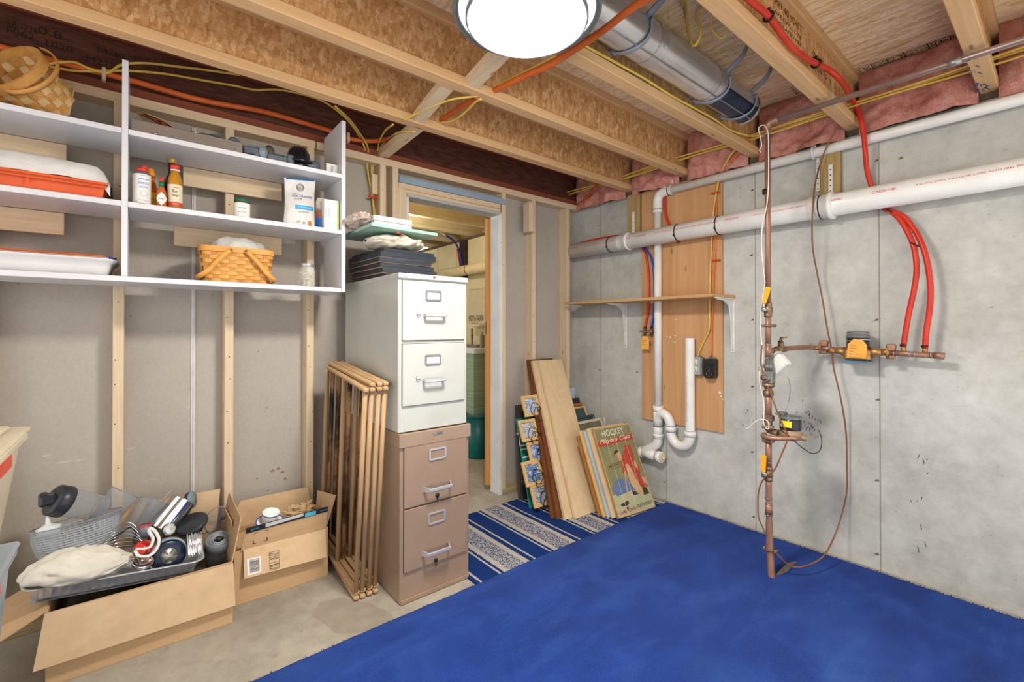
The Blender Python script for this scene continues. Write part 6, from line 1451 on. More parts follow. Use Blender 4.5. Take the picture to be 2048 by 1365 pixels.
# salad spinner
c = Lf(158, 1072, -.17)
sp = T('salad_spinner', 'clear salad spinner bowl with white slotted basket at the left of the large box', 'salad spinner', c - Vector((0, 0, .07)))
Mt = Matrix.Translation(c) @ Matrix.Rotation(R(-5), 4, 'Y') @ Matrix.Rotation(R(-11), 4, 'X')
b = MB(); b.M = Mt; b.lathe([(.06, -.085), (.10, -.07), (.122, -.03), (.131, .02), (.134, .058), (.137, .060), (.137, .063), (.132, .063)], (0, 0, 0), 48, cap=False); b.build('bowl', CLR2, sp)
b = MB(); b.M = Mt; b.tube([(.135 * math.cos(k * .1309), .135 * math.sin(k * .1309), .060) for k in range(49)], .0018, 6); b.build('bowl_rim', CLRE, sp)
for k in range(12):
    z = -.055 + k * .0088; r_ = .100 + .022 * (k / 11) ** .6
    b = MB(); b.M = Mt; b.tube([(r_ * math.cos(j * .1309), r_ * math.sin(j * .1309), z) for j in range(49)], .0026, 4); b.build('basket_ring', CLRM, sp)
b = MB(); b.M = Mt
for j in range(40):
    a_ = j * .15708; b.tube([(.099 * math.cos(a_), .099 * math.sin(a_), -.058), (.113 * math.cos(a_), .113 * math.sin(a_), .0), (.122 * math.cos(a_), .122 * math.sin(a_), .044)], .0022, 4)
b.build('basket_ribs', CLRM, sp)['kind'] = 'stuff'
b = MB(); b.M = Mt; b.lathe([(0, -.058), (.098, -.056)], (0, 0, 0), 32, cap=False); b.build('basket_floor', CLRM, sp)
b = MB(); b.M = Mt; b.lathe([(.030, .02), (.034, .055), (.036, .066), (.020, .072), (.008, .078), (.005, .105), (.003, .107)], (-.075, -.045, 0), 16); tag(b.build('squeeze_bottle', M('milky_white_plastic', 'dfe4e4', 'd0d6d6', 6, rough=.3)), 'milky white squeeze bottle with pointed nozzle in the salad spinner', 'bottle')
# blender jar lying on top
p0 = Lf(128, 1004, -.16); p1 = Lf(215, 1020, -.10)
bj = T('blender_jar', 'clear blender jar with black lid lying in the salad spinner', 'jar', p0); ax = (p1 - p0).normalized()
b = MB(); b.lathe([(.055, .0), (.054, .01), (.047, .13), (.046, .132)], p0, 32, ax, cap=False); b.build('jar', CLR2, bj)
b = MB(); 
for h_, r_ in ((.0, .0555), (.13, .0475)): b.lathe([(r_, h_ - .002), (r_ + .0015, h_), (r_, h_ + .002)], p0, 32, ax, cap=False)
b.build('jar_edge', CLRE, bj)['kind'] = 'stuff'
b = MB(); b.lathe([(.057, .006), (.058, -.004), (.056, -.034), (.047, -.040), (.0, -.042)], p0, 32, ax); b.build('lid', DK, bj)
b = MB(); q = p0 - ax * .04; b.box(q + Vector((-.03, -.028, -.014)), q + Vector((.012, .028, .022)), .006); b.box(q + Vector((-.036, -.018, -.02)), q + Vector((-.012, .018, .030)), .006); b.build('spout', DK, bj)
# tall clear beakers leaning at the back
def tumbler(name, label, pa, pb, r0, r1, mat=CLR2):
    ax = (pb - pa); h = ax.length; t_ = T(name, label, 'cup', pa)
    b = MB(); b.lathe([(r0, 0), (r1, h)], pa, 28, ax, cap=False); b.lathe([(0, .002), (r0, 0)], pa, 28, ax, cap=False); b.build('wall', mat, t_)
    b = MB(); a_ = ax.normalized(); b.lathe([(r1 - .001, -.0015), (r1 + .001, 0), (r1 - .001, .0015)], pb, 28, a_, cap=False); b.lathe([(r0 - .001, -.001), (r0 + .001, 0), (r0 - .001, .001)], pa, 28, a_, cap=False); b.build('rim', CLRE, t_); return t_
tumbler('clear_beaker', 'tall clear plastic beaker leaning up behind the salad spinner', Lf(205, 1040, -.10), Lf(250, 985, -.07), .042, .055)
tumbler('clear_cup', 'clear ribbed plastic cup leaning beside the steel canister', Lf(262, 1075, -.12), Lf(305, 1000, -.08), .040, .048)
tumbler('clear_cup', 'second clear plastic cup nested behind the ribbed one', Lf(280, 1080, -.10), Lf(325, 1005, -.06), .038, .046)
# steel canister with black lid
pa = Lf(318, 1062, -.14); pb = Lf(366, 1004, -.09); ax = (pb - pa); h = ax.length
t_ = T('steel_canister', 'polished steel canister with a dark plunger disc in the large box', 'canister', pa)
b = MB(); b.lathe([(.050, 0), (.051, .004), (.051, h), (.053, h + .003), (.051, h + .004), (.049, h)], pa, 32, ax, cap=False); b.lathe([(0, .002), (.05, 0)], pa, 32, ax, cap=False); b.build('body', CHROME, t_)
b = MB(); b.lathe([(.048, h - .02), (.0, h - .022)], pa, 32, ax, cap=False); b.build('interior', DK, t_)
q = Lf(377, 1002, -.09); b = MB(); b.lathe([(.034, -.006), (.037, 0), (.034, .006), (.0, .007)], q, 28, (1, -.45, .15)); b.build('plunger', DK, t_); b = MB(); b.lathe([(.036, .008), (.037, .010), (.036, .020), (0, .021)], q, 28, (1, -.45, .15)); b.build('grey_lid', M('blue_grey_lid', '7d8c98', '6d7c88', 10, rough=.4), t_)
# black blade base, crystal knob, motor drum, clear cover, blender cup
q = Lf(384, 1050, -.16); t_ = T('appliance_base', 'flat black appliance base with foot lying right of the steel canister', 'appliance base', q)
Mq = Matrix.Translation(q) @ Matrix.Rotation(R(-18), 4, 'Y') @ Matrix.Rotation(R(18), 4, 'X')
b = MB(); b.M = Mq; b.lathe([(0, -.004), (.060, -.004), (.063, 0), (.062, .012), (.055, .015), (0, .016)], (0, 0, 0), 32); b.build('disc', DK, t_)
b = MB(); b.M = Mq; b.lathe([(.034, -.004), (.032, -.040), (.026, -.044), (0, -.044)], (0, 0, 0), 24); b.build('foot', DK, t_)
q = Lf(338, 1060, -.24); t_ = T('faceted_knob', 'clear faceted plastic knob near the middle of the large box', 'knob', q)
b = MB(); b.lathe([(.0, .016), (.018, .014), (.024, .006), (.020, -.012), (.012, -.016)], q, 8, (.3, -.9, .3), smooth=False); b.build('crystal', M('faceted_clear', 'd4d6d6', 'b4b8b8', 50, rough=.15, metal=.3), t_); b = MB(); b.tube([q, q + Vector((.01, .06, -.02))], .008, 10); b.build('stem', CLRE, t_)
q = Lf(337, 1112, -.30); t_ = T('motor_drum', 'round grey appliance base with dark blue face and metal hub in the foil pan', 'appliance base', q)
axm = Vector((.12, -.95, .28)).normalized()
b = MB(); b.lathe([(.062, -.09), (.068, -.06), (.070, -.01), (.067, .0), (.058, .002)], q, 36, axm); b.build('housing', GRY, t_)
b = MB(); b.lathe([(.058, .002), (.052, .006), (.030, .0065), (0, .0066)], q, 36, axm); b.build('face', M('midnight_blue_plastic', '1a2a44', '142036', 10, rough=.25), t_)
b = MB(); b.lathe([(.030, .0068), (.028, .010), (.0, .011)], q, 24, axm); hb = b.build('hub', M('spun_steel', 'b4b4ac', '96968e', 60, rough=.3, metal=.8), t_)
u1 = axm.cross(Vector((0, 0, 1))).normalized(); u2 = axm.cross(u1)
for k in range(6):
    a_ = k * 1.0472; d = u1 * math.cos(a_) + u2 * math.sin(a_); b = MB(); b.tube([q + axm * .0112 + d * .006, q + axm * .0105 + d * .026], [.003, .006], 4, flat=(1, .3)); b.build('blade', M('dark_spoke', '7c7468', '6a6258', 40, rough=.4, metal=.6), t_)
b = MB(); b.tube([q + axm * .004 + (u1 * math.cos(k * .2618) + u2 * math.sin(k * .2618)) * .0635 for k in range(25)], .003, 6); b.build('ring', M('pale_blue_ring', '9fb0be', '8fa0ae', 10, rough=.3), t_)
# crumpled foil at the end of the pan
b = MB(); q = Lf(388, 1095, -.28)
b.grid(lambda u, v: q + Vector(((u - .5) * .05, (v - .5) * .14, .05 * math.sin(math.pi * v) + .016 * mn.noise(Vector((u * 9, v * 12, 1))) + .008 * math.sin(u * 40))), 18, 22); tag(b.build('crumpled_foil', FOIL), 'crumpled aluminium foil at the right end of the foil pan', 'foil')
q = Lf(440, 1042, -.13); t_ = T('clear_cover', 'round clear plastic cover with black knob standing behind the blender cup', 'cover', q)
axc = Vector((-.15, -.93, .3)).normalized(); b = MB(); b.lathe([(.058, -.05), (.061, 0), (.058, .002), (.05, .003), (.02, .004), (0, .004)], q, 36, axc, cap=False); b.build('cover', CLR, t_); b = MB(); b.lathe([(.059, -.002), (.0625, 0), (.059, .003)], q, 36, axc, cap=False); b.build('cover_rim', M('lilac_clear_edge', 'a79fb4', '958da4', 8, rough=.15, alpha=.8), t_)
b = MB(); b.lathe([(.004, 0), (.004, .012), (.009, .014), (.009, .020), (0, .021)], q + Vector((.012, -.006, .012)), 12, axc); b.build('knob', DK, t_)
q = Lf(438, 1082, -.25); t_ = T('blender_cup', 'clear blender cup with grey ring top at the right end of the large box', 'blender cup', q - Vector((0, 0, .1)))
axb = Vector((-.03, -.32, .95)).normalized()
b = MB(); b.lathe([(.052, .012), (.055, .008), (.055, -.028), (.052, -.03)], q, 36, axb, cap=False); b.lathe([(.053, .010), (.046, .012), (.042, .004), (.0, .002)], q, 36, axb, cap=False); b.build('ring_top', GRY, t_)
for r_, z_ in ((.034, .006), (.026, .009)):
    b = MB(); b.lathe([(r_, z_ - .003), (r_ - .002, z_ + .002), (r_ - .005, z_ + .002), (r_ - .006, z_ - .003)], q, 28, axb, cap=False); b.build('inner_ring', M('light_grey_ring', '989ca2', '888c92', 10, rough=.4), t_)
b = MB(); b.lathe([(.012, .004), (.012, .016), (0, .017)], q, 10, axb)
for k in range(4):
    a_ = k * 1.5708; d = Vector((math.cos(a_), math.sin(a_), 0)); b.tube([q + axb * .010, q + axb * .008 + d * .018], .0035, 5)
b.build('drive', DK, t_)
b = MB(); b.lathe([(.051, -.03), (.049, -.12), (.045, -.125)], q, 36, axb, cap=False); b.build('cup', CLR2, t_)
# odds and ends: whisk, cords, strap, mug, needle, red knob
cable('power_cable', 'thin black cord looping over the foil pan', 'cord', [Lf(215, 1085, -.25), Lf(245, 1065, -.22), Lf(262, 1055, -.2), Lf(272, 1066, -.22), Lf(268, 1085, -.25), Lf(290, 1085, -.24), Lf(305, 1070, -.2), Lf(318, 1090, -.24), Lf(300, 1108, -.28)], .0035, BLACKP, 'cords in the large box')
cable('power_cable', 'second black cord hanging over the dark blue appliance face', 'cord', [Lf(318, 1058, -.27), Lf(322, 1080, -.31), Lf(316, 1105, -.37), Lf(312, 1128, -.38), Lf(306, 1136, -.36)], .0035, DK, 'cords in the large box')
cable('white_strap', 'white looped plastic strap in front of the dark appliance base', 'strap', [Lf(270, 1102, -.36), Lf(278, 1112, -.38), Lf(298, 1112, -.38), Lf(312, 1100, -.37), Lf(318, 1082, -.36), Lf(312, 1066, -.34), Lf(302, 1058, -.33), Lf(298, 1064, -.33), Lf(306, 1078, -.34), Lf(300, 1094, -.36), Lf(285, 1098, -.36), Lf(272, 1098, -.35)], .0065, LABW, n=6, flat=(1, .4))
t_ = T('wire_whisk', 'wire whisk lying in the foil pan beside the white cloth', 'whisk', Lf(245, 1085, -.26))
for k in range(7):
    o = (k - 3) * .008; b = MB(); b.tube(smoothpath([Lf(205, 1095, -.28), Lf(225, 1078, -.27) + Vector((0, o, o)), Lf(255, 1068, -.25) + Vector((0, o * 1.5, o * 1.4)), Lf(275, 1075, -.25) + Vector((0, o, o)), Lf(285, 1085, -.26)], 4), .0012, 5); b.build('wire', CHROME, t_)
q = Lf(290, 1052, -.23); t_ = T('grey_mug', 'small grey cylinder with red rim standing among the cords', 'mug', q - Vector((0, 0, .04)))
b = MB(); b.lathe([(.020, -.045), (.021, 0)], q, 20); b.build('body', GRY, t_); b = MB(); b.lathe([(.021, 0), (.0215, .003), (.017, .004)], q, 20, cap=False); b.build('rim', REDCAP, t_)
q = Lf(288, 1095, -.31); t_ = T('red_dial', 'red round plastic lid under the white strap', 'plastic lid', q); b = MB(); b.lathe([(.030, -.008), (.031, .0), (.027, .004), (.014, .005), (.0, .009)], q, 24, (.1, -.6, .8)); b.build('disc', REDCAP, t_)
cable('thermometer_needle', 'thin steel probe sticking up behind the clear cups', 'probe', [Lf(305, 1022, -.08), Lf(325, 1000, -.06), Lf(344, 981, -.05)], .0018, CHROME)
q = Lf(285, 1128, -.36); tag(MB().lathe([(.026, -.01), (.034, .0), (.034, .012), (.031, .012), (.028, 0), (0, -.004)], q, 24, (.2, -.3, .9)).build('steel_ladle_bowl', CHROME), 'small steel cup lying at the end of the white cloth', 'cup')
# dark filler items down in the box so the pan rests on something
for (xa, xb, ya, yb, h_), l_ in zip(((-3.10, -2.86, -.41, -.06, .205), (-2.84, -2.60, -.40, -.06, .175)), ('dark plastic crate under the foil pan at the left', 'dark plastic crate under the foil pan at the right')):
    b = MB(); b.box((xa, ya, .006), (xb, yb, h_), .01); tag(b.build('plastic_crate', DK), l_ + ' end of the large box', 'crate')

# ---------------------------------------------------------------- second cardboard box
b2 = open_box('cardboard_box', 'smaller open cardboard box with a white cup and crumpled paper beside the rack', -2.563, -2.166, -.31, -.03, .238, [
    ([(-2.540, -.312, .238), (-2.178, -.312, .238), (-2.172, -.322, .342), (-2.522, -.322, .332)], CARD),
    ([(-2.53, -.316, .240), (-2.180, -.316, .236), (-2.183, -.345, .110), (-2.530, -.345, .124)], CARD2),
    ([(-2.560, -.030, .238), (-2.17, -.030, .238), (-2.185, -.026, .363), (-2.50, -.026, .363)], CARD2),
    ([(-2.560, -.30, .238), (-2.560, -.05, .238), (-2.575, -.05, .365), (-2.575, -.30, .372)], CARD),
    ([(-2.166, -.285, .238), (-2.166, -.10, .238), (-2.145, -.06, .345), (-2.120, -.28, .375)], CARD2)])
BT = M('black_packing_tape', '1d1f22', '2a2c30', 20, rough=.35); BT2 = M('cyan_tape_print', '4fb0d0', '3f9fc0', 14, rough=.4)
f0, f1 = Vector((-2.522, -.3265, .332)), Vector((-2.172, -.3265, .342))
b = MB(); d = (f1 - f0); b.add([f0 + Vector((0, -.0004, -.020)), f1 + Vector((0, -.0004, -.020)), f1 + Vector((0, -.0004, .001)), f0 + Vector((0, -.0004, .001)), f0 + Vector((0, .006, .002)), f1 + Vector((0, .006, .002))], [(0, 1, 2, 3), (3, 2, 5, 4)]); b.build('tape', BT, b2)
b = MB(); q0 = f0 + d * .70; q1 = f0 + d * .84; b.add([q0 + Vector((0, -.0008, -.019)), q1 + Vector((0, -.0008, -.019)), q1 + Vector((0, -.0008, 0)), q0 + Vector((0, -.0008, 0))], [(0, 1, 2, 3)]); b.build('tape_print', BT2, b2)
for k, x_ in ((.06, 'prime'), (.90, 'prime')): text(x_, f0 + d * k + Vector((0, -.001, -.014)), d, (0, 0, 1), BT2, b2, width=.03, height=.009)
b = MB(); q0 = f0 + d * .22; q1 = f0 + d * .68; b.add([q0 + Vector((0, -.001, -.016)), q1 + Vector((0, -.001, -.010)), q1 + Vector((0, -.001, .002)), q0 + Vector((0, -.001, .001))], [(0, 1, 2, 3)]); b.build('torn_tape', M('torn_white_film', 'c2c4c6', 'aeb0b2', 30, rough=.3), b2)
# print on the box: corner marks, barcode label
o0 = Vector((-2.530, -.3455, .124)); ex = (Vector((-2.183, -.3455, .110)) - o0).normalized(); ez = (Vector((-2.53, -.3165, .240)) - o0).normalized(); nb = ex.cross(ez) * .0035 
def onflap(a_, c_, e=.0045): return o0 + ex * a_ + ez * c_ + Vector((0, -.0006, 0)) - Vector((0, 0, 0))
b = MB(); b.add([onflap(.012, .010), onflap(.067, .010), onflap(.067, .078), onflap(.012, .078)], [(0, 1, 2, 3)]); b.build('barcode_label', LABW, b2)
b = MB(); rr = random.Random(9); y = .018
while y < .072:
    w_ = rr.choice((.0007, .0012, .002)); b.add([onflap(.022, y) + Vector((0, -.0005, 0)), onflap(.060, y) + Vector((0, -.0005, 0)), onflap(.060, y + w_) + Vector((0, -.0005, 0)), onflap(.022, y + w_) + Vector((0, -.0005, 0))], [(0, 1, 2, 3)]); y += w_ + rr.choice((.001, .0016))
b.build('barcode', INK, b2)['kind'] = 'stuff'
b = MB()
for y in (.012, .020, .026, .036, .050, .054, .060, .068, .074): b.add([onflap(.102, y), onflap(.138, y), onflap(.138, y + rr.choice((.001, .002, .003))), onflap(.102, y + .0025)], [(0, 1, 2, 3)])
for a_ in (.100, .139): b.add([onflap(a_, .008), onflap(a_ + .0015, .008), onflap(a_ + .0015, .082), onflap(a_, .082)], [(0, 1, 2, 3)])
for y in (.007, .0815): b.add([onflap(.100, y), onflap(.1405, y), onflap(.1405, y + .0015), onflap(.100, y + .0015)], [(0, 1, 2, 3)])
b.build('handling_mark', INK, b2)['kind'] = 'stuff'
g0 = Vector((-2.54, -.3125, .238)); gx = Vector((1, 0, 0)); gz = (Vector((-2.53, -.3225, .335)) - g0).normalized()
b = MB()
for sx, sz in ((0, 0), (1, 0), (0, 1), (1, 1)):
    p = g0 + gx * (.045 + sx * .055) + gz * (.018 + sz * .048) + Vector((0, -.0055, 0)); dx = (1 - 2 * sx) * .014; dz = (1 - 2 * sz) * .014
    b.box(p, p + Vector((dx, -.0002, .0016))); b.box(p, p + Vector((.0016, -.0002, 0)) + gz * dz)
b.build('corner_mark', INK, b2)['kind'] = 'stuff'
text('RECYCLE - reuse this box', (-2.29, -.3112, .075), (1, 0, 0), (0, 0, 1), M('grey_card_print', '9c8a70', 'a8967c', 30, rough=.8), b2, width=.10, height=.006); text('amz', (-2.215, -.3112, .092), (1, 0, 0), (0, 0, 1), M('grey_card_print', '9c8a70', 'a8967c', 30, rough=.8), b2, width=.022, height=.012) if False else None
# cup, saucer, paper
CHINA = M('white_china', 'e8e8e6', 'dddddb', 4, rough=.18); CBLUE = M('blue_glaze_band', '2c5fb4', '2453a4', 10, rough=.2)
c = Lf(540, 1040, -.22)
t_ = T('china_saucer', 'white china saucer with blue band under the cup in the smaller box', 'saucer', c - Vector((0, 0, .012)))
ax = Vector((.08, -.25, .96)).normalized(); c2_ = c + Vector((.0, .0, -.016))
b = MB(); b.lathe([(.02, -.006), (.035, -.004), (.058, .006), (.062, .009), (.057, .008), (.034, -.001), (0, -.002)], c2_, 32, ax, cap=False); b.build('dish', CHINA, t_); b = MB(); b.lathe([(.0585, .0075), (.0625, .0096), (.061, .0105), (.057, .0088)], c2_, 32, ax, cap=False); b.build('blue_band', CBLUE, t_)
t_ = T('china_cup', 'white china cup with blue rim band in the smaller box', 'cup', c)
b = MB(); b.lathe([(.022, -.008), (.030, -.006), (.036, .012), (.038, .040), (.0365, .040), (.034, .012), (.02, -.002), (0, -.003)], c, 32, ax, cap=False); b.build('body', CHINA, t_); b = MB(); b.lathe([(.0378, .032), (.0385, .033), (.0388, .037), (.0382, .038)], c, 32, ax, cap=False); b.build('blue_band', CBLUE, t_)
b = MB(); c = Lf(600, 1022, -.16)
def paper(u, v):
    th = 6.28318 * u; ph = math.pi * (.02 + v * .96); d = Vector((math.sin(ph) * math.cos(th), math.sin(ph) * math.sin(th), math.cos(ph)))
    k = 1 + .55 * mn.noise(d * 3.3) + .25 * mn.noise(d * 9); return c + Vector((d.x * .062 * k, d.y * .05 * k, d.z * .032 * k))
b.grid(paper, 36, 24, False, True); tag(b.build('crumpled_paper', M('brown_packing_paper', 'c9ad84', 'b3966c', 14, rough=.9)), 'crumpled brown packing paper in the smaller box', 'paper')
b = MB(); b.box((-2.55, -.30, .006), (-2.18, -.05, .22), .01); tag(b.build('parcel', CARD), 'inner cardboard parcel filling the smaller box under the cup', 'parcel')
# ================================================================ boards and pictures leaning in the corner
def slab(b, BL, BR, TL, th):
    """board given by its front face corners; thickness goes backwards"""
    BL, BR, TL = Vector(BL), Vector(BR), Vector(TL); n = (BR - BL).cross(TL - BL).normalized()
    if n.y > 0: n = -n
    b.prism([BL, BR, BR + TL - BL, TL], -n * th); return n
def lean_matrix(BL, BR, TL):
    BL, BR, TL = Vector(BL), Vector(BR), Vector(TL); ux = (BR - BL).normalized(); uy = (TL - BL); uy = (uy - ux * uy.dot(ux)).normalized(); n = ux.cross(uy)
    m = Matrix((ux, uy, n)).transposed().to_4x4(); m.translation = BL; return m, (BR - BL).length, (TL - BL).length, ux, uy, n
MAPLE = wood('pale_maple', 'd9c09a', 'cbb088', 'bb9d74', 'z', fine=30, knots=False)
MAPLE2 = wood('pale_pine_board', 'd6bd98', 'c8ac84', 'b3946a', 'z', fine=26, knots=False)
WALN = wood('red_brown_stain', '7a4826', '663818', '4c2810', 'z', fine=40, knots=False)
G = .0115
def board(name, label, BL, BR, TL, th, mat, grp=None):
    b = MB(); slab(b, BL, BR, TL, th); o = b.build(name, mat); return tag(o, label, 'board', grp)
tp = lambda px, py, Y: at(px, py, Y=Y)
t0 = tp(1055, 720, -.022); board('stained_board', 'red brown stained board leaning behind the pale boards, rear of the two', (-.865, -.545, G), (-.60, -.545, G), t0, .018, WALN, 'stained boards')
t0 = tp(1059, 722, -.044); board('stained_board', 'red brown stained board leaning directly behind the pale boards', (-.845, -.575, G), (-.56, -.575, G), t0, .016, WALN, 'stained boards')
t0 = tp(1064, 722, -.066); board('pale_board', 'narrow visible pale wooden board leaning behind the widest pale board', (-.815, -.612, G), (-.56, -.612, G), t0, .018, MAPLE2, 'pale boards')
t0 = tp(1077, 722, -.090); board('pale_board', 'wide pale wooden board at the front of the leaning boards', (-.752, -.642, G), (-.507, -.642, G), t0, .018, MAPLE, 'pale boards')

# dark frame, teal board and string of small pictures
DKW = wood('charcoal_wood', '4a4542', '3a3634', '2a2624', 'z', fine=50, knots=False)
board('dark_plank', 'charcoal stained plank leaning nearest the door jamb', (-.82, -.185, G), (-.70, -.185, G), tp(1033, 811, -.03), .022, DKW)
BLt, BRt, TLt = Vector((-.86, -.335, G)), Vector((-.50, -.335, G)), tp(1034, 838, -.09)
ts = T('teal_sign', 'teal sign board with white capital letters leaning behind small pictures', 'sign', BLt)
b = MB(); slab(b, BLt, BRt, TLt, .018); b.build('board', M('teal_paint', '1f8f86', '187c74', 8, rough=.45), ts)
m_, W_, H_, ux, uy, n_ = lean_matrix(BLt, BRt, TLt)
if n_.y > 0: n_ = -n_
for i, (s_, v, h) in enumerate((('LAUNDRY', .30, .085),)):
    pass
o = BLt + uy * .05 + ux * .115 + n_ * .001
text('WN', o, uy, -ux, LABW, ts, width=.14, height=.07); o = BLt + uy * .24 + ux * .125 + n_ * .001
text('AUDI', o, uy, -ux, LABW, ts, width=.26, height=.08)
FRW = wood('natural_frame_wood', 'dcb77c', 'caa062', 'b08548', 'z', fine=40, knots=True)
pcx = T('string_of_pictures', 'column of five small wooden picture frames with black wire loops', 'picture frames', (-.80, -.35, G))
LOOP = M('black_wire', '1a1a1a', '2a2a2a', 30, rough=.35, metal=.4)
cents = [(1062, 812), (1057, 861), (1074, 905), (1066, 946), (1081, 990)]
def ph(i):
    t = NT('small_photo_%d' % i); v = t.coord(); a = t.noise(v, 18 + i * 5, 4, .6, 1.5); sets = [('2a4a86', 'c8d0da', '4d6ca4'), ('1f2c44', 'b0b8c4', '44607e'), ('d8dcde', '3d62a8', 'e8ecee'), ('8fb0cc', '33507a', 'dfe6ea'), ('d5d8da', '5c6c7c', 'eceeee')][i]
    return t.fin(t.ramp(a, [(.35, sets[0]), (.5, sets[1]), (.65, sets[2])]), .4)
lean_u = Vector((.0, .35, .93)).normalized()
for i, (px, py) in enumerate(cents):
    Yc = -.405 + (1000 - py) / 190 * .20
    c = at(px, py, Y=Yc); ux_ = Vector((1, -.02, 0)).normalized(); m = frame4(c, ux_, lean_u); s_ = .074 if i != 3 else .080; fw_ = .022
    fr = bpy.data.objects.new('frame', None); COL.objects.link(fr); fr.parent = pcx; fr.location = c - wloc(pcx)
    for nm, a, d in (('rail', (-s_, s_ - fw_, -.008), (s_, s_, .008)), ('rail', (-s_, -s_, -.008), (s_, -s_ + fw_, .008)), ('rail', (-s_, -s_ + fw_, -.008), (-s_ + fw_, s_ - fw_, .008)), ('rail', (s_ - fw_, -s_ + fw_, -.008), (s_, s_ - fw_, .008))):
        b = MB(); b.M = m; b.box(a, d, .002); b.build(nm, FRW, fr)
    b = MB(); b.M = m; b.box((-s_ + fw_ - .002, -s_ + fw_ - .002, -.002), (s_ - fw_ + .002, s_ - fw_ + .002, .001)); b.build('photo', ph(i), fr)
    if i == 1:
        b = MB(); b.M = m
        for k in range(-3, 4): b.box((-.05, k * .013 - .001, .0012), (.05, k * .013 + .001, .0018)); b.box((k * .013 - .001, -.05, .0012), (k * .013 + .001, .05, .0018))
        b.build('net_lines', LABW, fr)
    if i in (2, 3):
        b = MB(); b.M = m; b.tube([(.012 * math.cos(k * .5236) + .01, .022 * math.sin(k * .5236), .002) for k in range(13)], .003, 5); b.build('figure', CBLUE, fr)
    for s2 in (0, 1):
        b = MB(); cc = (.022 + .014 * s2, -.030 - .035 * s2, .014 + .005 * s2); r_ = .042
        b.M = m; b.tube([(cc[0] + r_ * math.cos(k * .3142), cc[1] + r_ * 1.15 * math.sin(k * .3142), cc[2] + .006 * math.sin(k)) for k in range(21)], .0022, 6); b.build('wire_loop', LOOP, fr)

# frames seen right of the pale boards
def picture(name, label, BL, BR, TL, th, fmat, inner, fw_=.02, cat='picture frame'):
    t_ = T(name, label, cat, BL, 'framed pictures leaning in the corner')
    m, W, H, ux, uy, n = lean_matrix(BL, BR, TL)
    s = 1 if n.y < 0 else -1
    z0, z1 = (0, -th) if s > 0 else (0, th)
    for a, c in (((0, 0), (W, fw_)), ((0, H - fw_), (W, H)), ((0, fw_), (fw_, H - fw_)), ((W - fw_, fw_), (W, H - fw_))):
        b = MB(); b.M = m; b.box((*a, z0), (*c, z1), .002); b.build('rail', fmat, t_)
    b = MB(); b.M = m; b.box((fw_, fw_, z1 * .4), (W - fw_, H - fw_, z1)); b.build('picture', inner, t_)
    return t_
BLKF = M('black_frame', '26272a', '34363a', 14, rough=.4); DGRN = M('slate_green_picture', '3f5654', '34494a', 8, rough=.3); CRMF = M('cream_frame', 'd8cab4', 'cbbca4', 10, rough=.5); YELM = M('yellow_mat', 'e6cf62', 'dcc452', 8, rough=.6); GRYP = M('grey_olive_picture', '7c7a68', '6c6a58', 8, rough=.5); BRF = wood('brown_frame', 'a8743c', '92602c', '74481e', 'z', fine=40, knots=False)
SILV = M('pale_blue_panel', 'aebcc0', '9eacb0', 6, rough=.4)
def pic(name, label, px0, px1, pyt, Yt, yb, dx, th, fm, im, fw_=.02, dpy=0):
    TL = at(px0, pyt, Y=Yt); TR = at(px1, pyt, Y=Yt); w_ = TR.x - TL.x
    return picture(name, label, (TL.x + dx, yb, G), (TL.x + dx + w_, yb, G), TL, th, fm, im, fw_)
pic('picture_frame', 'black framed picture furthest back in the corner', 1140, 1175, 800, -.05, -.30, -.10, .014, BLKF, BLKF)
pic('picture_frame', 'brown wooden frame second from the back in the corner', 1140, 1181, 811, -.09, -.36, -.10, .014, BRF, BRF)
pic('picture_frame', 'natural wood frame around a slate green picture', 1142, 1186, 818, -.13, -.42, -.10, .014, FRW, DGRN, .014)
pic('picture_frame', 'slate green panel with a pale line in front of the natural frame', 1146, 1204, 838, -.17, -.48, -.10, .012, DGRN, DGRN, .02)
pic('picture_frame', 'cream moulded frame with olive picture behind the hockey sign', 1150, 1220, 848, -.23, -.56, -.11, .018, CRMF, GRYP, .022)
pic('picture_frame', 'frame with a bright yellow mat beside the widest pale board', 1152, 1196, 868, -.28, -.60, -.12, .014, YELM, YELM, .02)
b = MB(); c = at(1209, 838, Y=-.28); b.lathe([(.006, -.10), (.006, 0), (.003, .012), (0, .013)], c, 10, (.0, .1, 1)); tag(b.build('marker_pen', LABW), 'white marker pen tucked behind the cream frame', 'pen')
b = MB(); c = at(1148, 800, Y=-.02); b.box((c.x - .07, -.028, c.z - .45), (c.x + .005, -.020, c.z + .10), .001); tag(b.build('blue_board', M('pale_sky_panel', 'a9c0d4', '9ab2c6', 6, rough=.5)), 'pale blue strip of board standing behind the pale boards', 'board')
# thin panels just behind the hockey sign
HBL, HBR, HTL = Vector((-.545, -.818, G + .004)), Vector((-.197, -.853, G + .004)), Vector((-.512, -.575, .535))
for i, (l_, mt, dx, dy, hh) in enumerate((('thin brown panel leaning behind the hockey sign, rearmost of four', BRF, -.125, .10, .90), ('thin natural wood panel leaning behind the hockey sign', FRW, -.098, .076, .965), ('pale blue edged panel leaning behind the hockey sign', SILV, -.072, .052, .97), ('thin tan panel directly behind the hockey sign', MAPLE2, -.045, .028, 1.0))):
    d = Vector((dx * .55, dy, 0)); TLx = HBL + (HTL - HBL) * hh
    b = MB(); slab(b, HBL + d, HBR + d, TLx + d, .012); tag(b.build('thin_panel', mt), l_, 'panel', 'panels behind the hockey sign')
hs = T('hockey_sign', 'vintage wooden hockey sign with a red clad player leaning in the corner', 'sign', HBL)
b = MB(); slab(b, HBL, HBR, HTL, .014); b.build('board', M('sign_back_wood', 'b0884e', '9a7440', 20, rough=.7), hs)
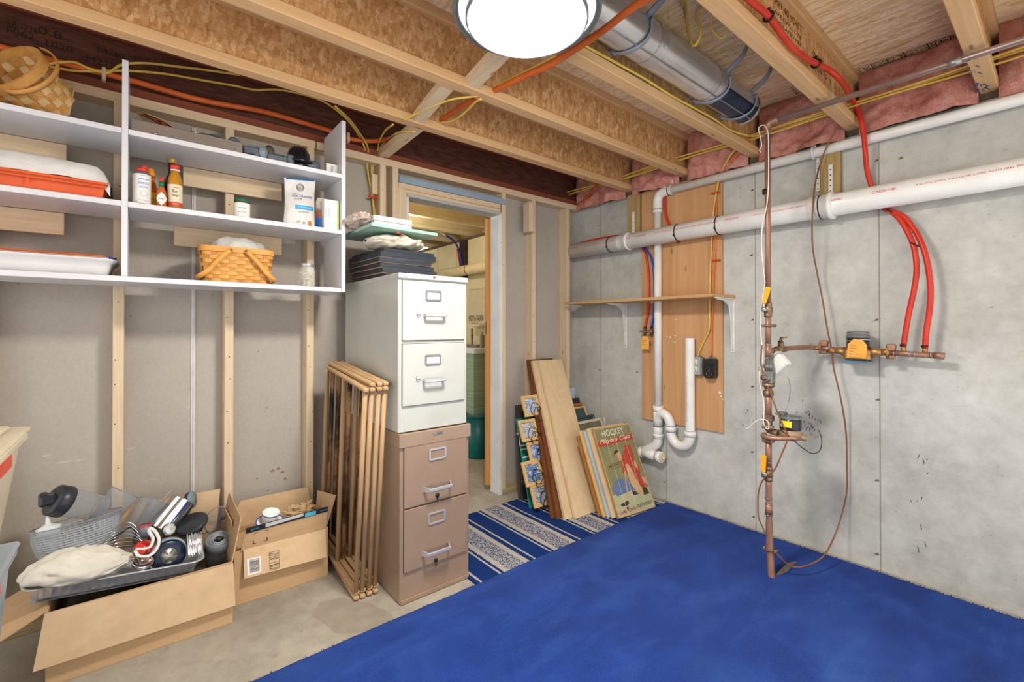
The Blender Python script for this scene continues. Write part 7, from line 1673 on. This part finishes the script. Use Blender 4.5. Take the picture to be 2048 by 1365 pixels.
m_, W_, H_, ux, uy, n_ = lean_matrix(HBL, HBR, HTL)
if n_.y > 0: n_ = -n_
SKEW = (HTL - HBL)
def sp_(u, v, e=.0006): return HBL + ux * (W_ * u) + SKEW * v + n_ * e
def spoly(pts, mat, name='print', e=.001):
    if name == 'player' and len(pts) > 4:
        q = pts[-2:] + pts + pts[:2]; q = smoothpath([(x, y, 0) for x, y in q], 4); q = q[8:-8]; pts = [(v.x, v.y) for v in q[:-1]]
    b = MB(); b.add([sp_(u, v, e) for u, v in pts], [list(range(len(pts)))]); b.build(name, mat, hs)
Cm = lambda n, a, c, s=14: M(n, a, c, s, rough=.6)
OLV = Cm('olive_green_ink', '87855c', '767650', 9); PALEG = Cm('pale_ice_ink', 'b3b28c', 'a3a480', 7); NAV = Cm('dusty_blue_ink', '56688c', '6c7ca0', 12)
RJ = Cm('red_jersey_ink', 'b84a34', 'a03a28', 16); FLESH = Cm('flesh_ink', 'd2a07c', 'c08c68', 20); DRK = Cm('dark_brown_ink', '3c2c26', '4c3a30', 20); TANC = Cm('worn_tan_ink', 'cda878', 'bb9464', 26); CREAMI = Cm('cream_ink', 'e4dcc4', 'd8cfb4', 12)
spoly([(.02, .012), (.98, .012), (.98, .985), (.02, .985)], OLV, 'print', .0006)
spoly([(.02, .012), (.98, .012), (.98, .22), (.75, .27), (.02, .24)], PALEG, 'print', .0009)
spoly([(.03, .30), (.22, .40), (.55, .36), (.80, .22), (.50, .24), (.12, .22)], NAV, 'print', .0011)
spoly([(.02, .775), (.98, .80), (.98, .865), (.02, .840)], RJ, 'print', .0011)
# player
spoly([(.62, .68), (.80, .74), (.86, .68), (.84, .55), (.90, .50), (.86, .38), (.62, .38), (.50, .48), (.46, .58)], RJ, 'player', .0014)
spoly([(.50, .60), (.62, .66), (.60, .50), (.48, .42), (.42, .48)], RJ, 'player', .0016)
spoly([(.66, .74), (.78, .76), (.82, .70), (.72, .66)], RJ, 'player', .0017)
spoly([(.38, .66), (.46, .69), (.52, .66), (.50, .60), (.42, .585)], FLESH, 'player', .0018); spoly([(.34, .655), (.38, .70), (.46, .71), (.46, .685), (.37, .665)], DRK, 'player', .0020)
spoly([(.40, .645), (.43, .65), (.43, .642), (.40, .637)], DRK, 'player', .0021); spoly([(.43, .612), (.47, .615), (.47, .609), (.43, .606)], RJ, 'player', .0021)
spoly([(.55, .52), (.66, .50), (.80, .22), (.76, .17), (.66, .20), (.52, .36)], TANC, 'player', .0019)
spoly([(.70, .40), (.84, .40), (.90, .26), (.84, .22), (.74, .30)], RJ, 'player', .0020); spoly([(.86, .36), (.97, .34), (.98, .27), (.88, .28)], FLESH, 'player', .0019)
spoly([(.80, .24), (.92, .23), (.95, .16), (.80, .155)], DRK, 'player', .0021); spoly([(.52, .24), (.62, .22), (.66, .18), (.52, .185)], DRK, 'player', .0020)
spoly([(.47, .46), (.50, .46), (.36, .12), (.33, .12)], TANC, 'stick', .0018); spoly([(.14, .13), (.34, .15), (.36, .12), (.30, .10), (.16, .105)], DRK, 'stick', .0019); spoly([(.26, .085), (.31, .09), (.31, .065), (.26, .062)], DRK, 'puck', .0019)
spoly([(.82, .56), (.88, .50), (.84, .44), (.78, .50)], TANC, 'player', .0019)
# plank seams and worn border
for u in (.25, .5, .75): spoly([(u - .003, .012), (u + .003, .012), (u + .003, .985), (u - .003, .985)], CREAMI, 'plank_seam', .0023)
for q_ in ([(0, 0), (1, 0), (1, .012), (0, .014)], [(0, .985), (1, .982), (1, 1), (0, 1)], [(0, 0), (.02, 0), (.018, 1), (0, 1)], [(.98, 0), (1, 0), (1, 1), (.983, 1)]): spoly(q_, TANC, 'worn_edge', .0024)
def stext(s_, u, v, wd, h, mat, shear=0, e=.0026): text(s_, sp_(u, v, e), ux + uy * .02, SKEW, mat, hs, width=wd * W_, height=h * SKEW.length, shear=shear, bold=.006)
stext('HOCKEY', .19, .885, .60, .072, CREAMI); stext('Players Club', .08, .795, .84, .062, CREAMI, .3); stext('McCARTHY\'S', .13, .535, .28, .022, DRK)
b = MB(); b.tube([sp_(u, v, .0022) for u, v in ((.10, .515), (.44, .525), (.44, .575), (.10, .565), (.10, .515))], .0011, 4); b.build('print', RJ, hs)
stext('GAME PUNISH', .05, .03, .46, .035, RJ); stext('PLAY HOCKEY', .54, .045, .42, .035, DRK); stext('official league of the players', .12, .757, .6, .012, OLV)
# ================================================================ the room beyond the doorway
b = MB(); b.box((0, .1, 0), (.22, 2.9, 2.222)); wf = b.build('wall_right_beyond', CREAM, kind='structure')
for y in (.75, 1.15, 1.35, 1.95, 2.4): b = MB(); b.prism([(0, y - .003, 0), (-.003, y, 0), (0, y + .003, 0)], (0, 0, 2.222)); b.build('form_joint', M('cream_joint', 'a8986a', '988858', 10, rough=.7), wf)
b = MB(); b.box((-4.3, 2.9, 0), (.22, 3.0, JB)); b.build('wall_far', CREAM, kind='structure')
DOORW = wood('honey_oak_door', 'cf9450', 'bd8040', 'a56c30', 'z', fine=40, knots=False)
b = MB(); b.box((-.886, .119, .045), (-.12, .152, 2.035), .002); d1 = b.build('door_1', DOORW, kind='structure')
b = MB(); b.lathe([(.010, 0), (.012, .012), (.024, .02), (.026, .036), (.018, .046), (0, .047)], (-.84, .118, .98), 16, (0, -1, 0)); 
b = MB(); b.box((-.8875, .128, 1.17), (-.886, .146, 1.26)); b.build('hinge', BRASS, d1)
cable('drain_pipe_beyond', 'cream painted drain pipe continuing along the wall beyond the doorway', 'pipe', [(BX, .11, BZ), (BX, 2.85, BZ)], BR, M('cream_painted_pipe', 'd6c596', 'c6b482', 8, rough=.5), smooth=False, n=28)
for y in (.62, 1.55): b = MB(); b.lathe([(.0575, -.004), (.060, -.003), (.060, .003), (.0575, .004)], (BX, y, BZ), 28, (0, 1, 0), cap=False); tag(b.build('pipe_tie', BLKTIE), 'black tie round the cream drain pipe ' + ('near the door edge' if y < 1 else 'further back'), 'cable tie')
cable('blue_water_tube', 'blue tube curving down to the drain pipe beyond the doorway', 'tube', [at(890, 470, X=-.25), at(906, 481, X=-.16), at(916, 495, X=-.10), at(922, 515, X=-.06), at(925, 533, X=-.06), at(925, 560, X=-.05)], .011, M('deep_blue_tube', '1c2f8a', '162676', 8, rough=.35))
cable('cream_cable', 'cream painted cable arching under the joists beyond the doorway', 'cable', [at(790, 447, X=-.6), at(830, 452, X=-.55), at(856, 455, X=-.45), at(875, 462, X=-.33), at(892, 472, X=-.24)], .010, CREAM)
cable('red_water_tube', 'red tube beside the blue one beyond the doorway', 'tube', [at(915, 498, X=-.04), at(918, 520, X=-.03), at(921, 535, X=-.03), at(921, 560, X=-.03)], .010, REDP, 'red water tubes')
b = MB(); y0 = at(927, 500, X=-.02).y; b.box((-.04, y0 - .06, 1.75), (0, y0 + .06, 2.22), .003); tag(b.build('dark_post', M('dark_post_paint', '3a2e22', '2c221a', 14, rough=.7)), 'dark painted post on the wall beyond the doorway', 'post')
# poster
pA, pB = at(936, 580, X=-.004), at(969, 652, X=-.004)
po = T('canvas_banner', 'pale canvas banner with black lettering on the wall beyond the doorway', 'banner', (0, (pA.y + pB.y) / 2, pB.z))
b = MB(); b.box((-.006, pB.y - .02, pB.z), (-.001, pA.y, pA.z), .001); b.build('cloth', M('canvas_banner', 'cdc2a4', 'bfb494', 14, rough=.85), po)
b = MB(); b.box((-.0064, pB.y - .02, pA.z - .005), (-.006, pA.y, pA.z)); b.box((-.0064, pB.y - .02, pB.z), (-.006, pA.y, pB.z + .004)); b.build('hem', M('canvas_hem', 'a89c7c', '988c6c', 14, rough=.85), po)
ly = at(938, 640, X=-.007); ry__ = at(967, 640, X=-.007)
text('HOYA SAXA', (-.0075, ly.y, at(938, 643, X=-.007).z), (0, -1, 0), (0, 0, 1), INK, po, width=ly.y - ry__.y, height=at(938, 631, X=-.007).z - at(938, 643, X=-.007).z, bold=.01)
text('GEORGETOWN', (-.0075, ly.y - .06, at(940, 648, X=-.007).z), (0, -1, 0), (0, 0, 1), GREYL, po, width=.12, height=.012)
# utility counter with green skirt, faucet
cz = at(950, 698, X=-.42).z
ct = T('utility_sink', 'white topped utility sink with green side panel beyond the doorway', 'sink', (-.22, 1.5, 0))
b = MB(); b.box((-.44, .95, cz - .05), (-.004, 2.6, cz), .006); b.build('top', WHITEP, ct)
gm = NT('green_ribbed_panel'); gv = gm.coord((1, 1, 90)); gw = gm.noise(gv, 1, 2); gm.bump(gw, .4, .01)
GRN = gm.fin(gm.ramp(gw, [(.3, '7f9a80'), (.7, 'a0b79c')]), .5)
b = MB(); b.box((-.43, .97, .002), (-.41, 2.58, cz - .05), .002); b.box((-.41, .97, .002), (-.01, .985, cz - .05), .002); b.build('panel', GRN, ct)
fa = at(944, 690, X=-.25); t_ = T('faucet', 'grey utility faucet with curved spout on the sink beyond the doorway', 'faucet', (fa.x, fa.y, cz))
b = MB(); b.tube(smoothpath([(fa.x, fa.y, cz), (fa.x, fa.y, cz + .12), (fa.x - .02, fa.y - .03, cz + .18), (fa.x - .05, fa.y - .07, cz + .17), (fa.x - .06, fa.y - .09, cz + .12)], 5), .012, 10); b.build('spout', STEELV, t_); b = MB(); b.box((fa.x - .03, fa.y - .12, cz), (fa.x + .03, fa.y + .06, cz + .03), .006); b.build('base', STEELV, t_)
b = MB(); b.box((fa.x - .02, fa.y - .20, cz + .001), (fa.x + .02, fa.y - .16, cz + .13), .006); b.tube([(fa.x, fa.y - .18, cz + .12), (fa.x, fa.y - .18, cz + .16)], .008, 8); tag(b.build('soap_dispenser', M('grey_olive_plastic', '8c8a70', '7a785e', 10, rough=.5)), 'small olive grey dispenser beside the faucet', 'dispenser')
b = MB(); z1 = at(955, 650, X=-.06).z; y1 = at(955, 650, X=-.06).y; b.box((-.12, y1 - .12, z1 - .02), (-.002, y1 + .10, z1), .003); tag(b.build('small_shelf', CREAM), 'small cream wall shelf under the banner', 'shelf')
# trash bin
tb = at(957, 920, Z=0); t_ = T('trash_bin', 'teal plastic trash bin beyond the doorway', 'trash bin', (tb.x + .06, tb.y + .10, 0)); c = Vector((tb.x + .06, tb.y + .10, .001))
TEAL = M('dark_teal_plastic', '17686a', '12585a', 6, rough=.35)
b = MB(); b.lathe([(.115, 0), (.12, .01), (.155, .40), (.150, .40), (.115, .02), (0, .018)], c, 32, cap=False); b.build('body', TEAL, t_); b = MB(); b.lathe([(.153, .385), (.170, .395), (.170, .405), (.152, .405)], c, 32, cap=False); b.build('rim', TEAL, t_)
# made-up bulb out of view, added to brighten the room beyond
bl = T('added_bulb', 'added unseen fill bulb in a porcelain holder under the joists beyond the doorway', 'light bulb', (-1.15, 1.18, 2.12))
b = MB(); b.lathe([(.055, .13), (.055, .115), (.03, .10), (.022, .075)], (-1.15, 1.18, 2.12), 16); b.build('holder', CHINA, bl)
b = MB(); b.lathe([(.014, .075), (.02, .062), (.03, .035), (.028, .012), (.016, .002), (0, 0)], (-1.15, 1.18, 2.12), 10, cap=False); b.build('bulb', glow('added_bulb_glow', 'fff1de', LAMP * 2.6), bl)
